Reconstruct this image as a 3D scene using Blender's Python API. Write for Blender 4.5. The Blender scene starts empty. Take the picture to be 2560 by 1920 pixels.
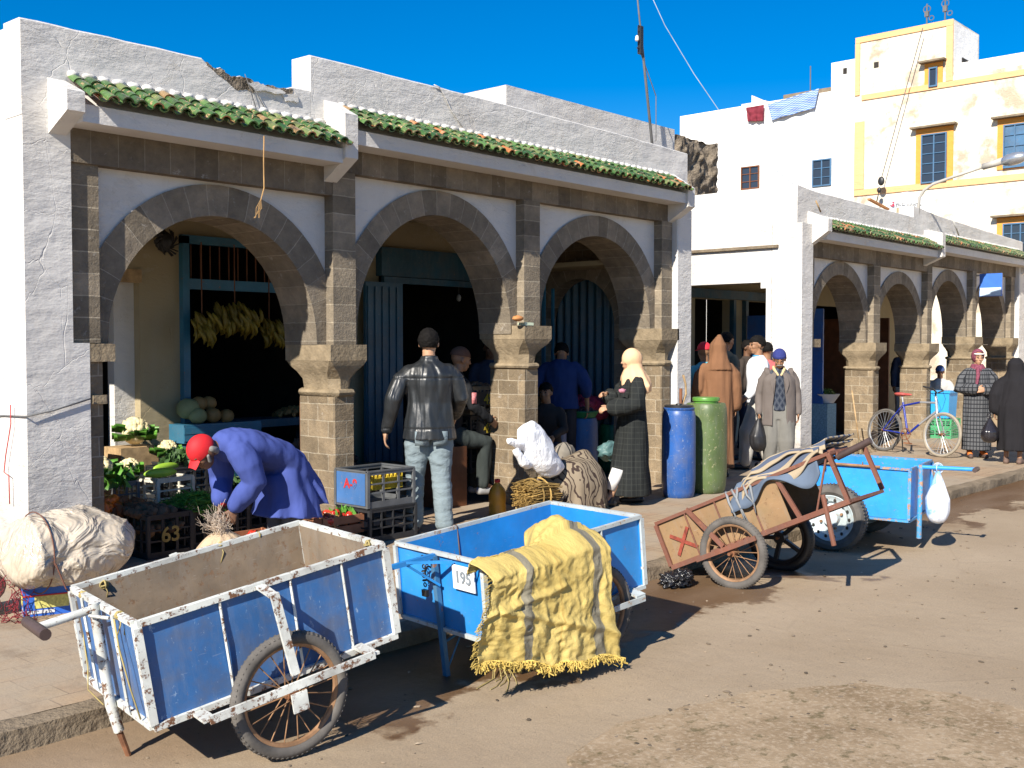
import bpy, bmesh, math, random
from math import sin, cos, pi, radians, sqrt, atan2
from mathutils import Vector, Matrix, noise, Euler
random.seed(7)
scene = bpy.context.scene
COL = scene.collection
V = Vector
# ---------------------------------------------------------------- camera
cam_d = bpy.data.cameras.new('camera'); cam = bpy.data.objects.new('camera', cam_d); COL.objects.link(cam)
scene.camera = cam
CAM = V((0, 0, 1.60)); YAW = radians(41.9); PIT = radians(2.02); FPX = 2700.0
FW = V((cos(YAW)*cos(PIT), sin(YAW)*cos(PIT), -sin(PIT))); RT = V((sin(YAW), -cos(YAW), 0)); UP = RT.cross(FW)
cam_d.sensor_width = 36; cam_d.lens = FPX/2560*36; cam_d.clip_end = 2000; cam_d.clip_start = .05
cam.matrix_world = Matrix(((RT.x, UP.x, -FW.x, CAM.x), (RT.y, UP.y, -FW.y, CAM.y), (RT.z, UP.z, -FW.z, CAM.z), (0, 0, 0, 1)))
scene.render.resolution_x = 1024; scene.render.resolution_y = 768
def at(px, py, axis, val):            # photo point -> world point on the real plane axis = val
    d = FW*FPX + RT*(px-1280) - UP*(py-960)
    return CAM + d*((val-CAM[axis])/d[axis])
# ---------------------------------------------------------------- light
SUN = V((-1.42, -.38, 1.0)).normalized()
w = bpy.data.worlds.new('World'); scene.world = w; w.use_nodes = True
nt = w.node_tree; nt.nodes.clear()
sky = nt.nodes.new('ShaderNodeTexSky'); sky.sky_type = 'NISHITA'; sky.sun_disc = False
sky.sun_elevation = math.asin(SUN.z); sky.sun_rotation = atan2(SUN.x, SUN.y)
sky.air_density = 1.0; sky.dust_density = 0.0; sky.ozone_density = 4.0; sky.altitude = 0
hs = nt.nodes.new('ShaderNodeHueSaturation'); hs.inputs['Saturation'].default_value = 1.52
mul = nt.nodes.new('ShaderNodeMix'); mul.data_type = 'RGBA'; mul.blend_type = 'MULTIPLY'; mul.inputs[0].default_value = 1
mul.inputs[7].default_value = (.82, .86, .98, 1)
bg = nt.nodes.new('ShaderNodeBackground'); bg.inputs[1].default_value = .075
out = nt.nodes.new('ShaderNodeOutputWorld')
nt.links.new(sky.outputs[0], hs.inputs['Color']); nt.links.new(hs.outputs[0], mul.inputs[6]); nt.links.new(mul.outputs[2], bg.inputs[0]); nt.links.new(bg.outputs[0], out.inputs[0])
sl = bpy.data.lights.new('sun', 'SUN'); sl.energy = 5.0; sl.angle = radians(.5); sl.color = (1, .93, .82)
so = bpy.data.objects.new('sun', sl); COL.objects.link(so); so.rotation_euler = SUN.to_track_quat('Z', 'Y').to_euler()
vs = scene.view_settings; vs.view_transform = 'Standard'; vs.look = 'None'; vs.exposure = .85; vs.gamma = 1; vs.use_curve_mapping = False
scene.render.engine = 'CYCLES'
# ---------------------------------------------------------------- materials
def lin(c):
    return tuple((x/12.92 if x <= .04045 else ((x+.055)/1.055)**2.4) for x in c)
class NT:
    def __init__(s, name):
        s.m = bpy.data.materials.new(name); s.m.use_nodes = True; s.t = s.m.node_tree; s.n = s.t.nodes; s.l = s.t.links
        s.b = s.n['Principled BSDF']
    def N(s, ty, **kw):
        n = s.n.new(ty)
        for k, v in kw.items(): setattr(n, k, v)
        return n
    def co(s, kind='Object', scale=(1, 1, 1)):
        tc = s.N('ShaderNodeTexCoord'); mp = s.N('ShaderNodeMapping'); mp.inputs['Scale'].default_value = scale
        s.l.new(tc.outputs[kind], mp.inputs[0]); return mp.outputs[0]
    def noise(s, scale=5, detail=6, rough=.6, vec=None, dist=0):
        n = s.N('ShaderNodeTexNoise'); n.inputs['Scale'].default_value = scale; n.inputs['Detail'].default_value = detail
        n.inputs['Roughness'].default_value = rough; n.inputs['Distortion'].default_value = dist
        s.l.new(vec if vec is not None else s.co(), n.inputs['Vector']); return n.outputs['Fac']
    def ramp(s, fac, a, b, ca=(0, 0, 0, 1), cb=(1, 1, 1, 1)):
        r = s.N('ShaderNodeValToRGB'); e = r.color_ramp.elements; e[0].position = a; e[1].position = b
        e[0].color = tuple(ca)[:3]+(1,); e[1].color = tuple(cb)[:3]+(1,); s.l.new(fac, r.inputs[0]); return r.outputs[0]
    def mix(s, fac, a, b, bt='MIX'):
        m = s.N('ShaderNodeMix', data_type='RGBA', blend_type=bt)
        for i, x in ((0, fac), (6, a), (7, b)):
            if hasattr(x, 'is_linked'): s.l.new(x, m.inputs[i])
            elif i == 0: m.inputs[0].default_value = x
            else: m.inputs[i].default_value = tuple(x)[:3]+(1,)
        return m.outputs[2]
    def math(s, op, a, b=0., clamp=False):
        m = s.N('ShaderNodeMath', operation=op); m.use_clamp = clamp
        for i, x in ((0, a), (1, b)):
            if hasattr(x, 'is_linked'): s.l.new(x, m.inputs[i])
            else: m.inputs[i].default_value = x
        return m.outputs[0]
    def bump(s, h, strength=.5, dist=.01, prev=None):
        b = s.N('ShaderNodeBump'); b.inputs['Strength'].default_value = strength; b.inputs['Distance'].default_value = dist
        s.l.new(h, b.inputs['Height'])
        if prev is not None: s.l.new(prev, b.inputs['Normal'])
        s.l.new(b.outputs[0], s.b.inputs['Normal']); return b.outputs[0]
    def set(s, color=None, rough=None, metal=None, spec=None):
        for k, x in (('Base Color', color), ('Roughness', rough), ('Metallic', metal), ('Specular IOR Level', spec)):
            if x is None: continue
            if hasattr(x, 'is_linked'): s.l.new(x, s.b.inputs[k])
            elif k == 'Base Color': s.b.inputs[k].default_value = tuple(x)[:3]+(1,)
            else: s.b.inputs[k].default_value = x
        return s.m
def simple(name, col, rough=.7, var=.25, scale=8, bump=.3, bscale=40, metal=0, spec=.4, bdist=.003, island=0):
    m = NT(name); f = m.noise(scale, 5)
    dark = tuple(c*(1-var) for c in col); lite = tuple(min(1, c*(1+var*.6)) for c in col)
    c = m.mix(m.ramp(f, .3, .7), dark, lite)
    if island:
        g = m.N('ShaderNodeNewGeometry'); r = m.ramp(g.outputs['Random Per Island'], 0, 1, (1-island,)*3, (1+island*.6,)*3)
        c = m.mix(1., c, r, 'MULTIPLY')
    if bump: m.bump(m.noise(bscale, 4), bump, bdist)
    return m.set(c, rough, metal, spec)
def plaster(name, col, dirt=(.42, .38, .32), amount=.5, bstr=.8, streak=True, peel=None):
    m = NT(name)
    big = m.ramp(m.noise(1.3, 8, .65), .42, .75); c = m.mix(m.math('MULTIPLY', big, amount*.35), col, dirt)
    if streak:
        st = m.ramp(m.noise(3, 6, .6, m.co('Object', (3, 3, .35))), .52, .8); c = m.mix(m.math('MULTIPLY', st, amount*.45), c, dirt)
    sp = m.ramp(m.noise(26, 3, .5), .68, .75); c = m.mix(m.math('MULTIPLY', sp, amount*.7), c, dirt)
    # dirt where rain and feet splash, near the ground
    tc = m.N('ShaderNodeTexCoord'); sx = m.N('ShaderNodeSeparateXYZ'); m.l.new(tc.outputs['Object'], sx.inputs[0])
    low = m.math('SUBTRACT', .75, m.math('MULTIPLY', sx.outputs['Z'], .8), True)
    c = m.mix(m.math('MULTIPLY', low, m.ramp(m.noise(4, 8, .7), .32, .62)), c, tuple(x*.62 for x in dirt))
    if peel:
        pf = m.ramp(m.noise(.75, 9, .62, None, .4), .51, .58); pf2 = m.ramp(m.noise(2.5, 6), .4, .55)
        k = m.math('MULTIPLY', pf, pf2); c = m.mix(k, c, m.mix(m.noise(6), peel, tuple(x*.6 for x in peel)))
    gp = m.ramp(m.noise(.55, 4, .6), .46, .60); c = m.mix(m.math('MULTIPLY', gp, amount*.30), c, tuple(x*.9 for x in dirt))
    fl = m.ramp(m.noise(2.1, 10, .75, None, .6), .60, .62); c = m.mix(m.math('MULTIPLY', fl, amount*.5), c, tuple(x*1.15 for x in dirt))
    n1 = m.noise(3.5, 4, .5, m.co('Object', (1, 1, 2.2))); b = m.bump(n1, bstr*.5, .05)
    pm_ = m.ramp(m.noise(1.1, 3), .4, .62); n2 = m.math('MULTIPLY', m.noise(15, 7, .65, m.co('Object', (1, 1, 2.4))), m.math('ADD', m.math('MULTIPLY', pm_, .8), .25)); b = m.bump(n2, bstr*.9, .018, b)
    b = m.bump(fl, .5*bstr, -.006, b)
    cr = m.N('ShaderNodeTexVoronoi', feature='DISTANCE_TO_EDGE'); cr.inputs['Scale'].default_value = 2.3
    m.l.new(m.mix(.12, m.co(), m.N('ShaderNodeTexNoise').outputs['Color']), cr.inputs['Vector'])
    crf = m.ramp(cr.outputs['Distance'], .0, .006); b = m.bump(crf, .35, .01, b)
    return m.set(c, .9, 0, .2)
def stone(name, col, bw=.27, bh=.140, off=.5, mortar=(.42, .365, .285), ms=.0045, bstr=.8, msk=True):
    m = NT(name); tc = m.N('ShaderNodeTexCoord'); nz = m.N('ShaderNodeTexNoise'); nz.inputs['Scale'].default_value = 9
    m.l.new(tc.outputs['UV'], nz.inputs['Vector'])
    va = m.N('ShaderNodeVectorMath', operation='MULTIPLY_ADD'); m.l.new(nz.outputs['Color'], va.inputs[0]); va.inputs[1].default_value = (.012, .012, 0); m.l.new(tc.outputs['UV'], va.inputs[2])
    br = m.N('ShaderNodeTexBrick'); br.offset = off; br.squash = 1
    m.l.new(va.outputs[0], br.inputs['Vector'])
    br.inputs['Scale'].default_value = 1; br.inputs['Brick Width'].default_value = bw; br.inputs['Row Height'].default_value = bh
    br.inputs['Mortar Size'].default_value = ms; br.inputs['Mortar Smooth'].default_value = .15
    br.inputs['Color1'].default_value = tuple(x*.72 for x in col)+(1,); br.inputs['Color2'].default_value = tuple(x*1.22 for x in col)+(1,)
    br.inputs['Mortar'].default_value = mortar+(1,)
    f = m.ramp(m.noise(7, 8, .7), .3, .75, (.62, .62, .62), (1.2, 1.17, 1.1)); c = m.mix(1., br.outputs['Color'], f, 'MULTIPLY'); c = m.mix(m.math('MULTIPLY', m.ramp(m.noise(11, 9, .75), .60, .68), .5), c, (.46, .43, .39)); c = m.mix(m.math('MULTIPLY', m.ramp(m.noise(1.7, 6), .5, .7), .45), c, tuple(x*.45 for x in col))
    n = m.noise(28, 8, .7); b = m.bump(n, bstr, .02)
    b = m.bump(br.outputs['Fac'], .5, -.006, b)
    return m.set(c, .95, 0, .15)
def worn(name, paint, under=(.16, .075, .035), amt=.5, rough=.45, grime=(.12, .1, .08), gam=.3, pale=None, cs=22):
    m = NT(name)
    ch = m.ramp(m.noise(cs, 10, .78), .64-amt*.16, .66-amt*.14); ru = m.mix(m.noise(30, 4), under, tuple(x*2.4 for x in under))
    pv = m.mix(m.ramp(m.noise(2.6, 6), .3, .7), tuple(x*.72 for x in paint), tuple(min(1, x*1.15) for x in paint))
    if pale: pv = m.mix(m.ramp(m.noise(45, 6, .7, m.co('Object', (1, 1, .5))), .62, .68), pv, pale)
    pv = m.mix(m.math('MULTIPLY', m.ramp(m.noise(4, 8, .65), .45, .7), gam), pv, grime); pv = m.mix(m.math('MULTIPLY', m.ramp(m.noise(9, 8, .7, m.co('Object', (2.5, 2.5, .5))), .50, .72), gam*.8), pv, tuple(x*.5+.11 for x in paint)); sc_ = m.ramp(m.noise(60, 3, .6, m.co('Object', (.25, .25, 2.2))), .66, .70); pv = m.mix(m.math('MULTIPLY', sc_, .35), pv, tuple(min(1, x*.6+.2) for x in paint))
    c = m.mix(ch, pv, ru)
    r = m.ramp(ch, 0, 1, (rough,)*3, (.95,)*3)
    b = m.bump(ch, .35, -.002); m.bump(m.noise(35, 6), .25, .003, b)
    return m.set(c, r, 0, .45)
def cloth(name, col, var=.2, rough=.9, scale=3, weave=0, fold=.5, fscale=9, spec=.15, stretch=(1, 1, .25), sheen=0):
    m = NT(name); c = m.mix(m.ramp(m.noise(scale, 5), .3, .7), tuple(x*(1-var) for x in col), tuple(min(1, x*(1+var)) for x in col))
    b = m.bump(m.noise(fscale, 3, .5, m.co('Object', stretch), .6), fold, .02)
    if weave: m.bump(m.noise(260, 2), weave, .001, b)
    return m.set(c, rough, 0, spec)
W_ = (.63, .61, .58)
M = {}
M['white'] = plaster('white_plaster', W_)
M['whiteb'] = plaster('white_house_plaster', (.82, .80, .76), amount=.25)
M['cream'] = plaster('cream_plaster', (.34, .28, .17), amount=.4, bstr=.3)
M['peel'] = plaster('peeling_cream_plaster', (.72, .66, .54), dirt=(.55, .42, .24), amount=.45, peel=(.55, .45, .34))
M['ochre'] = plaster('ochre_trim_paint', (.72, .41, .20), dirt=(.72, .55, .36), amount=.3)
M['ochre2'] = plaster('yellow_trim_paint', (.72, .31, .065), dirt=(.6, .33, .1), amount=.2)
M['stone'] = stone('sandstone_blocks', (.262, .205, .140))
M['stone1'] = stone('sandstone_pilaster', (.255, .215, .165), bw=5, bh=.150, off=0)
M['voussoir'] = stone('sandstone_arch', (.26, .22, .172), bw=.155, bh=40, off=0, ms=.003, mortar=(.38, .34, .28))
M['lintel'] = stone('sandstone_lintel', (.205, .17, .13), bw=.2, bh=40, off=0, ms=.003, mortar=(.30, .26, .21))
M['cap'] = simple('sandstone_capital', (.26, .205, .135), .95, .3, 9, .9, 30, spec=.1, bdist=.012)
M['rubble'] = simple('rough_rubble_wall', (.23, .19, .145), .95, .55, 6, 1., 11, spec=.1, bdist=.09)
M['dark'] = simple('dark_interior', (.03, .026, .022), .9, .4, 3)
M['darkfloor'] = simple('shop_floor', (.12, .10, .08), .9, .4, 3)  # dark floor tone, chosen to deepen the shade inside the arches
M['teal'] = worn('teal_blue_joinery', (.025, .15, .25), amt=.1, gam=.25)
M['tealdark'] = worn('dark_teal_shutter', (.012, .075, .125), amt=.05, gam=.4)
M['sill'] = simple('grey_metal', (.28, .29, .30), .45, .2, metal=.6)
M['glass'] = NT('window_glass').set((.03, .035, .045), .08, 0, .8)
M['winblue'] = worn('blue_window_paint', (.06, .15, .27), amt=.1)
M['wood'] = simple('bare_wood', (.40, .27, .14), .8, .4, 12, .5, 60)
M['brownpaint'] = simple('brown_painted_wood', (.16, .06, .025), .6, .3)
M['black'] = simple('black_plastic', (.018, .018, .02), .45, .3, spec=.5)
M['wire'] = simple('wire_grey', (.12, .12, .12), .6, .2)
M['steel'] = simple('galvanised_steel', (.45, .46, .47), .4, .25, metal=.7)
M['rust'] = simple('rusty_iron', (.20, .085, .04), .85, .5, 15, .7, 60)
M['concrete'] = simple('kerb_concrete', (.21, .165, .115), .95, .35, 4, .9, 25, spec=.15, bdist=.02)
def tilemat():
    m = NT('glazed_green_tile'); g = m.N('ShaderNodeNewGeometry'); r = m.N('ShaderNodeValToRGB'); m.l.new(g.outputs['Random Per Island'], r.inputs[0])
    r.color_ramp.interpolation = 'CONSTANT'; e = r.color_ramp.elements; e[0].color = (.045, .11, .03, 1); e[1].position = .35; e[1].color = (.085, .17, .05, 1)
    for p, c in ((.55, (.03, .08, .025, 1)), (.76, (.14, .18, .065, 1)), (.88, (.42, .16, .055, 1)), (.95, (.26, .17, .08, 1))): x = e.new(p); x.color = c
    ch = m.ramp(m.noise(24, 8, .7), .56, .62); c = m.mix(ch, r.outputs[0], (.40, .24, .13)); dk = m.ramp(m.noise(9, 6), .55, .75); c = m.mix(dk, c, (.03, .025, .02))
    m.bump(m.noise(30, 5), .4, .006); return m.set(c, m.ramp(ch, 0, 1, (.16,)*3, (.85,)*3), 0, .6)
M['tile'] = tilemat()
def roadmat():
    m = NT('worn_asphalt')
    c = m.mix(m.ramp(m.noise(.8, 8, .6), .3, .7), (.315, .238, .155), (.39, .305, .208))
    c = m.mix(m.ramp(m.noise(90, 3, .6), .3, .75), m.mix(1., c, (.74, .74, .75), 'MULTIPLY'), c)
    tc = m.N('ShaderNodeTexCoord'); sx = m.N('ShaderNodeSeparateXYZ'); m.l.new(tc.outputs['Object'], sx.inputs[0])
    nz = m.noise(1.1, 6, .6)
    edge = m.math('ADD', m.math('SUBTRACT', sx.outputs['Y'], 3.6), m.math('MULTIPLY', m.math('SUBTRACT', nz, .5), 2.2))
    dirt = m.ramp(edge, -.25, .55); c = m.mix(m.math('MULTIPLY', dirt, .8), c, (.19, .125, .07))
    dx = m.math('SUBTRACT', 1., m.math('ABSOLUTE', m.math('DIVIDE', m.math('SUBTRACT', sx.outputs['X'], 5.3), 2.6)))
    dx2 = m.math('SUBTRACT', 1., m.math('ABSOLUTE', m.math('DIVIDE', m.math('SUBTRACT', sx.outputs['X'], 13.), 3.)))
    xx = m.math('MAXIMUM', dx, dx2)
    wet = m.math('MINIMUM', m.math('ADD', edge, .12), m.math('MULTIPLY', xx, 1.2))
    wet = m.ramp(m.math('ADD', wet, m.math('MULTIPLY', m.math('SUBTRACT', m.noise(3.5, 7), .5), .7)), .10, .20)
    c = m.mix(wet, c, (.11, .06, .026))
    st = m.ramp(m.noise(7, 4, .6), .69, .74); c = m.mix(m.math('MULTIPLY', st, .55), c, (.09, .065, .045))
    vo = m.N('ShaderNodeTexVoronoi', feature='DISTANCE_TO_EDGE'); vo.inputs['Scale'].default_value = .9; m.l.new(m.mix(.25, m.co(), m.N('ShaderNodeTexNoise').outputs['Color']), vo.inputs['Vector']); ck_ = m.math('MULTIPLY', m.ramp(vo.outputs['Distance'], .002, .006, (1, 1, 1), (0, 0, 0)), m.ramp(m.noise(.6, 3), .5, .58)); c = m.mix(m.math('MULTIPLY', ck_, .25), c, (.16, .12, .08))
    pd = m.ramp(m.noise(.35, 6, .6, m.co('Object', (.5, 2, 1))), .45, .7); c = m.mix(m.math('MULTIPLY', pd, .35), c, (.44, .35, .26))
    gr = m.ramp(m.noise(38, 2), .70, .74); c = m.mix(m.math('MULTIPLY', gr, .6), c, (.06, .045, .03))
    b = m.bump(m.noise(120, 4, .7), .5, .006); m.bump(m.noise(9, 5), .35, .02, b)
    return m.set(c, m.ramp(wet, 0, 1, (.92,)*3, (.42,)*3), 0, .35)
M['road'] = roadmat()
def patchmat():
    m = NT('broken_ground'); c = m.mix(m.ramp(m.noise(2.5, 8, .7), .3, .7), (.205, .145, .085), (.37, .28, .185))
    c = m.mix(m.ramp(m.noise(40, 5, .7), .5, .7), c, (.40, .32, .23)); c = m.mix(m.math('MULTIPLY', m.ramp(m.noise(16, 6, .7), .54, .66), .8), c, (.11, .09, .045))
    b = m.bump(m.noise(60, 5, .6), .35, .008); m.bump(m.noise(8, 4), .3, .015, b); return m.set(c, .95, 0, .15)
M['patch'] = patchmat()
def pavemat():
    m = NT('dusty_paving'); tc = m.N('ShaderNodeTexCoord'); br = m.N('ShaderNodeTexBrick'); br.offset = .5
    mp = m.co('Object'); m.l.new(mp, br.inputs['Vector']); br.inputs['Scale'].default_value = 1; br.inputs['Brick Width'].default_value = .2; br.inputs['Row Height'].default_value = .2
    br.inputs['Mortar Size'].default_value = .004; br.inputs['Color1'].default_value = (.335, .228, .145, 1); br.inputs['Color2'].default_value = (.37, .28, .185, 1); br.inputs['Mortar'].default_value = (.17, .12, .08, 1)
    c = m.mix(m.ramp(m.noise(.9, 6), .42, .6), br.outputs['Color'], (.33, .27, .20)); c = m.mix(m.math('MULTIPLY', m.ramp(m.noise(2.2, 8, .7), .5, .72), .7), c, (.17, .125, .085))
    c = m.mix(m.math('MULTIPLY', m.ramp(m.noise(17, 4), .68, .73), .6), c, (.08, .06, .04))
    b = m.bump(br.outputs['Fac'], .2, -.004); m.bump(m.noise(40, 6), .4, .008, b); return m.set(c, .9, 0, .2)
M['pave'] = pavemat()
# ---------------------------------------------------------------- mesh helpers
class MB:
    def __init__(s): s.v = []; s.f = []; s.uv = {}
    def add(s, vs, fs, uvs=None):
        o = len(s.v); s.v += [tuple(x) for x in vs]
        for i, f in enumerate(fs):
            if uvs and uvs[i]: s.uv[len(s.f)] = uvs[i]
            s.f.append([o+k for k in f])
        return s
    def hexa(s, p): return s.add(p, [(0, 3, 2, 1), (4, 5, 6, 7), (0, 1, 5, 4), (1, 2, 6, 5), (2, 3, 7, 6), (3, 0, 4, 7)])
    def box(s, x0, x1, y0, y1, z0, z1):
        return s.hexa([(x0, y0, z0), (x1, y0, z0), (x1, y1, z0), (x0, y1, z0), (x0, y0, z1), (x1, y0, z1), (x1, y1, z1), (x0, y1, z1)])
    def bar(s, p, q, w=.02, h=None, up=(0, 0, 1)):
        p, q = V(p), V(q); h = h or w; d = (q-p).normalized(); u = V(up)
        if abs(d.dot(u)) > .98: u = V((1, 0, 0))
        a = d.cross(u).normalized()*w/2; b = a.cross(d).normalized()*h/2
        return s.hexa([p-a-b, p+a-b, q+a-b, q-a-b, p-a+b, p+a+b, q+a+b, q-a+b])
    def ring_loft(s, rings, closed=True, c0=True, c1=True, uvs=False):
        n = len(rings[0]); vs = [p for r in rings for p in r]; fs = []
        for i in range(len(rings)-1):
            for j in range(n if closed else n-1):
                k = (j+1) % n; fs.append((i*n+j, i*n+k, (i+1)*n+k, (i+1)*n+j))
        if closed and c0: fs.append(tuple(range(n))[::-1])
        if closed and c1: fs.append(tuple((len(rings)-1)*n+j for j in range(n)))
        return s.add(vs, fs)
    def tube(s, pts, r, n=8, cap=True, rnd=False):
        pts = [V(p) for p in pts]; rs = r if isinstance(r, (list, tuple)) else [r]*len(pts); rings = []; u = None
        for i, p in enumerate(pts):
            d = ((pts[min(i+1, len(pts)-1)]-pts[max(i-1, 0)]) or V((0, 0, 1))).normalized()
            if u is None: u = d.cross(V((0, 0, 1)) if abs(d.z) < .9 else V((1, 0, 0))).normalized()
            u = (u-d*u.dot(d)).normalized(); w_ = d.cross(u); rings.append([p+(u*cos(2*pi*k/n)+w_*sin(2*pi*k/n))*rs[i] for k in range(n)])
            if i == 0: d0 = d
        if rnd:
            def capr(ring, c, d, rr):
                return [[c+(q-c)*cos(t)+d*rr*sin(t) for q in ring] for t in (.5, 1.0, 1.4)]
            rings = capr(rings[0], pts[0], -d0, rs[0])[::-1]+rings+capr(rings[-1], pts[-1], d, rs[-1])
        return s.ring_loft(rings, True, cap, cap)
    def lathe(s, prof, c=(0, 0, 0), n=24, M_=None, c0=True, c1=True):
        c = V(c); rings = []
        for r, z in prof:
            rr = [V((r*cos(2*pi*k/n), r*sin(2*pi*k/n), z)) for k in range(n)]
            rings.append([(M_ @ p if M_ else p)+c for p in rr])
        return s.ring_loft(rings, True, c0, c1)
    def sphere(s, c, r, nu=14, nv=9, M_=None, nz=0, ns=8, seed=0):
        c = V(c); r = V(r) if not isinstance(r, (int, float)) else V((r, r, r)); rings = []
        for i in range(1, nv):
            t = pi*i/nv; ring = []
            for k in range(nu):
                a = 2*pi*k/nu; d = V((sin(t)*cos(a), sin(t)*sin(a), -cos(t)))
                f = 1+(nz*noise.noise(d*ns*.3+V((seed*7.1, seed, 0))) if nz else 0)
                p = V((d.x*r.x, d.y*r.y, d.z*r.z))*f; ring.append((M_ @ p if M_ else p)+c)
            rings.append(ring)
        return s.ring_loft(rings)
    def torus(s, c, R, r, axis='y', n=40, m=10, M_=None, a0=0, a1=2*pi):
        full = abs(a1-a0-2*pi) < 1e-4; rings = []
        for i in range(n if full else n+1):
            a = a0+(a1-a0)*i/n; ring = []
            for k in range(m):
                b = 2*pi*k/m; x = (R+r*cos(b)); p = V((x*cos(a), r*sin(b), x*sin(a)))
                if axis == 'x': p = V((p.y, p.x, p.z))
                if axis == 'z': p = V((p.x, p.z, p.y))
                ring.append((M_ @ p if M_ else p)+V(c))
            rings.append(ring)
        if full: rings.append(rings[0])
        return s.ring_loft(rings, True, not full, not full)
    def grid(s, fn, nu, nv, two=False, th=0.0):
        vs = [fn(i/nu, j/nv) for j in range(nv+1) for i in range(nu+1)]
        return s.add(vs, [(j*(nu+1)+i, j*(nu+1)+i+1, (j+1)*(nu+1)+i+1, (j+1)*(nu+1)+i) for j in range(nv) for i in range(nu)])
    def prism(s, poly, d0, d1, ax=1):
        n = len(poly)
        def mk(p, d): return (p[0], d, p[1]) if ax == 1 else ((d, p[0], p[1]) if ax == 0 else (p[0], p[1], d))
        vs = [mk(p, d0) for p in poly]+[mk(p, d1) for p in poly]
        fs = [tuple(range(n)), tuple(range(2*n-1, n-1, -1))]+[(i, i+n, (i+1) % n+n, (i+1) % n) for i in range(n)]
        return s.add(vs, fs)
    def jit(s, a, sc=3, seed=0):
        for i, p in enumerate(s.v):
            q = V(p)*sc+V((seed*3.3, seed*1.7, 0)); s.v[i] = tuple(V(p)+noise.noise_vector(q)*a)
        return s
    def xf(s, Mx):
        s.v = [tuple(Mx @ V(p)) for p in s.v]; return s
    def build(s, name, mat, parent=None, smooth=None, fix=True, mesh_only=False):
        me = bpy.data.meshes.new(name); me.from_pydata(s.v, [], s.f)
        if fix:
            bm = bmesh.new(); bm.from_mesh(me); bmesh.ops.recalc_face_normals(bm, faces=bm.faces); bm.to_mesh(me); bm.free()
        uvl = me.uv_layers.new(name='UVMap')
        for p in me.polygons:
            cu = s.uv.get(p.index); n = p.normal
            for li, vi in zip(p.loop_indices, p.vertices):
                co = me.vertices[vi].co
                if cu: uvl.data[li].uv = cu[s.f[p.index].index(vi)]
                elif abs(n.z) > .7: uvl.data[li].uv = (co.x, co.y)
                elif abs(n.x) > abs(n.y): uvl.data[li].uv = (co.y, co.z)
                else: uvl.data[li].uv = (co.x, co.z)
        if smooth is not None:
            me.shade_smooth()
            if smooth < 180: me.set_sharp_from_angle(angle=radians(smooth))
        if mat is not None: me.materials.append(M[mat] if isinstance(mat, str) else mat)
        o = bpy.data.objects.new(name, me); COL.objects.link(o)
        if parent is not None:
            o.parent = parent
            if parent.get('_w'): o.matrix_parent_inverse = Matrix.Translation(-V(parent['_w']))
        return o
def tag(o, label=None, cat=None, group=None, kind=None):
    for k, v in (('label', label), ('category', cat), ('group', group), ('kind', kind)):
        if v: o[k] = v
    return o
THINGS = []
def thing(name, label, cat, loc=(0, 0, 0), group=None, world=True, mat=None):
    o = bpy.data.objects.new(name, None); COL.objects.link(o); o.empty_display_size = .1
    if mat is not None: o.matrix_world = mat
    else: o.location = loc
    if world and mat is None and V(loc).length > 0: o['_w'] = tuple(loc)
    THINGS.append(o); return tag(o, label, cat, group)
def struct(name, mb, mat, smooth=None): return tag(mb.build(name, mat, None, smooth), kind='structure')
def voxel(mb, size, smooth_it=4, smooth_f=.5, disp=None):
    """one continuous surface from overlapping closed volumes"""
    me = bpy.data.meshes.new('tmp'); me.from_pydata(mb.v, [], mb.f)
    bm = bmesh.new(); bm.from_mesh(me); bmesh.ops.recalc_face_normals(bm, faces=bm.faces); bm.to_mesh(me); bm.free()
    o = bpy.data.objects.new('tmp', me); COL.objects.link(o)
    r = o.modifiers.new('r', 'REMESH'); r.mode = 'VOXEL'; r.voxel_size = size
    if smooth_it: sm = o.modifiers.new('s', 'SMOOTH'); sm.factor = smooth_f; sm.iterations = smooth_it
    dg = bpy.context.evaluated_depsgraph_get(); m2 = bpy.data.meshes.new_from_object(o.evaluated_get(dg))
    out = MB(); out.v = [tuple(v.co) for v in m2.vertices]; out.f = [list(p.vertices) for p in m2.polygons]
    if disp: out.v = [tuple(V(p)+v.normal*disp(V(p), v.normal)) for p, v in zip(out.v, m2.vertices)]
    bpy.data.objects.remove(o); bpy.data.meshes.remove(me); bpy.data.meshes.remove(m2)
    return out
def text_mb(txt, size, Mx, ext=.001, bold=0.0):
    cu = bpy.data.curves.new('t', 'FONT'); cu.body = txt; cu.size = size; cu.extrude = ext; cu.offset = bold; cu.align_x = 'CENTER'; cu.align_y = 'CENTER'
    o = bpy.data.objects.new('t', cu); COL.objects.link(o); dg = bpy.context.evaluated_depsgraph_get(); me = bpy.data.meshes.new_from_object(o.evaluated_get(dg))
    mb = MB(); mb.v = [tuple(Mx @ v.co) for v in me.vertices]; mb.f = [list(p.vertices) for p in me.polygons]
    bpy.data.objects.remove(o); bpy.data.meshes.remove(me); return mb
def frame_m(o, x, y):                      # local x (reading direction), y (up of letters)
    x = V(x).normalized(); y = V(y).normalized(); z = x.cross(y); return Matrix(((x.x, y.x, z.x, o[0]), (x.y, y.y, z.y, o[1]), (x.z, y.z, z.z, o[2]), (0, 0, 0, 1)))
def sag(a, b, s, n=14):
    a, b = V(a), V(b); return [a.lerp(b, t/n)+V((0, 0, -4*s*(t/n)*(1-t/n))) for t in range(n+1)]
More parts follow.
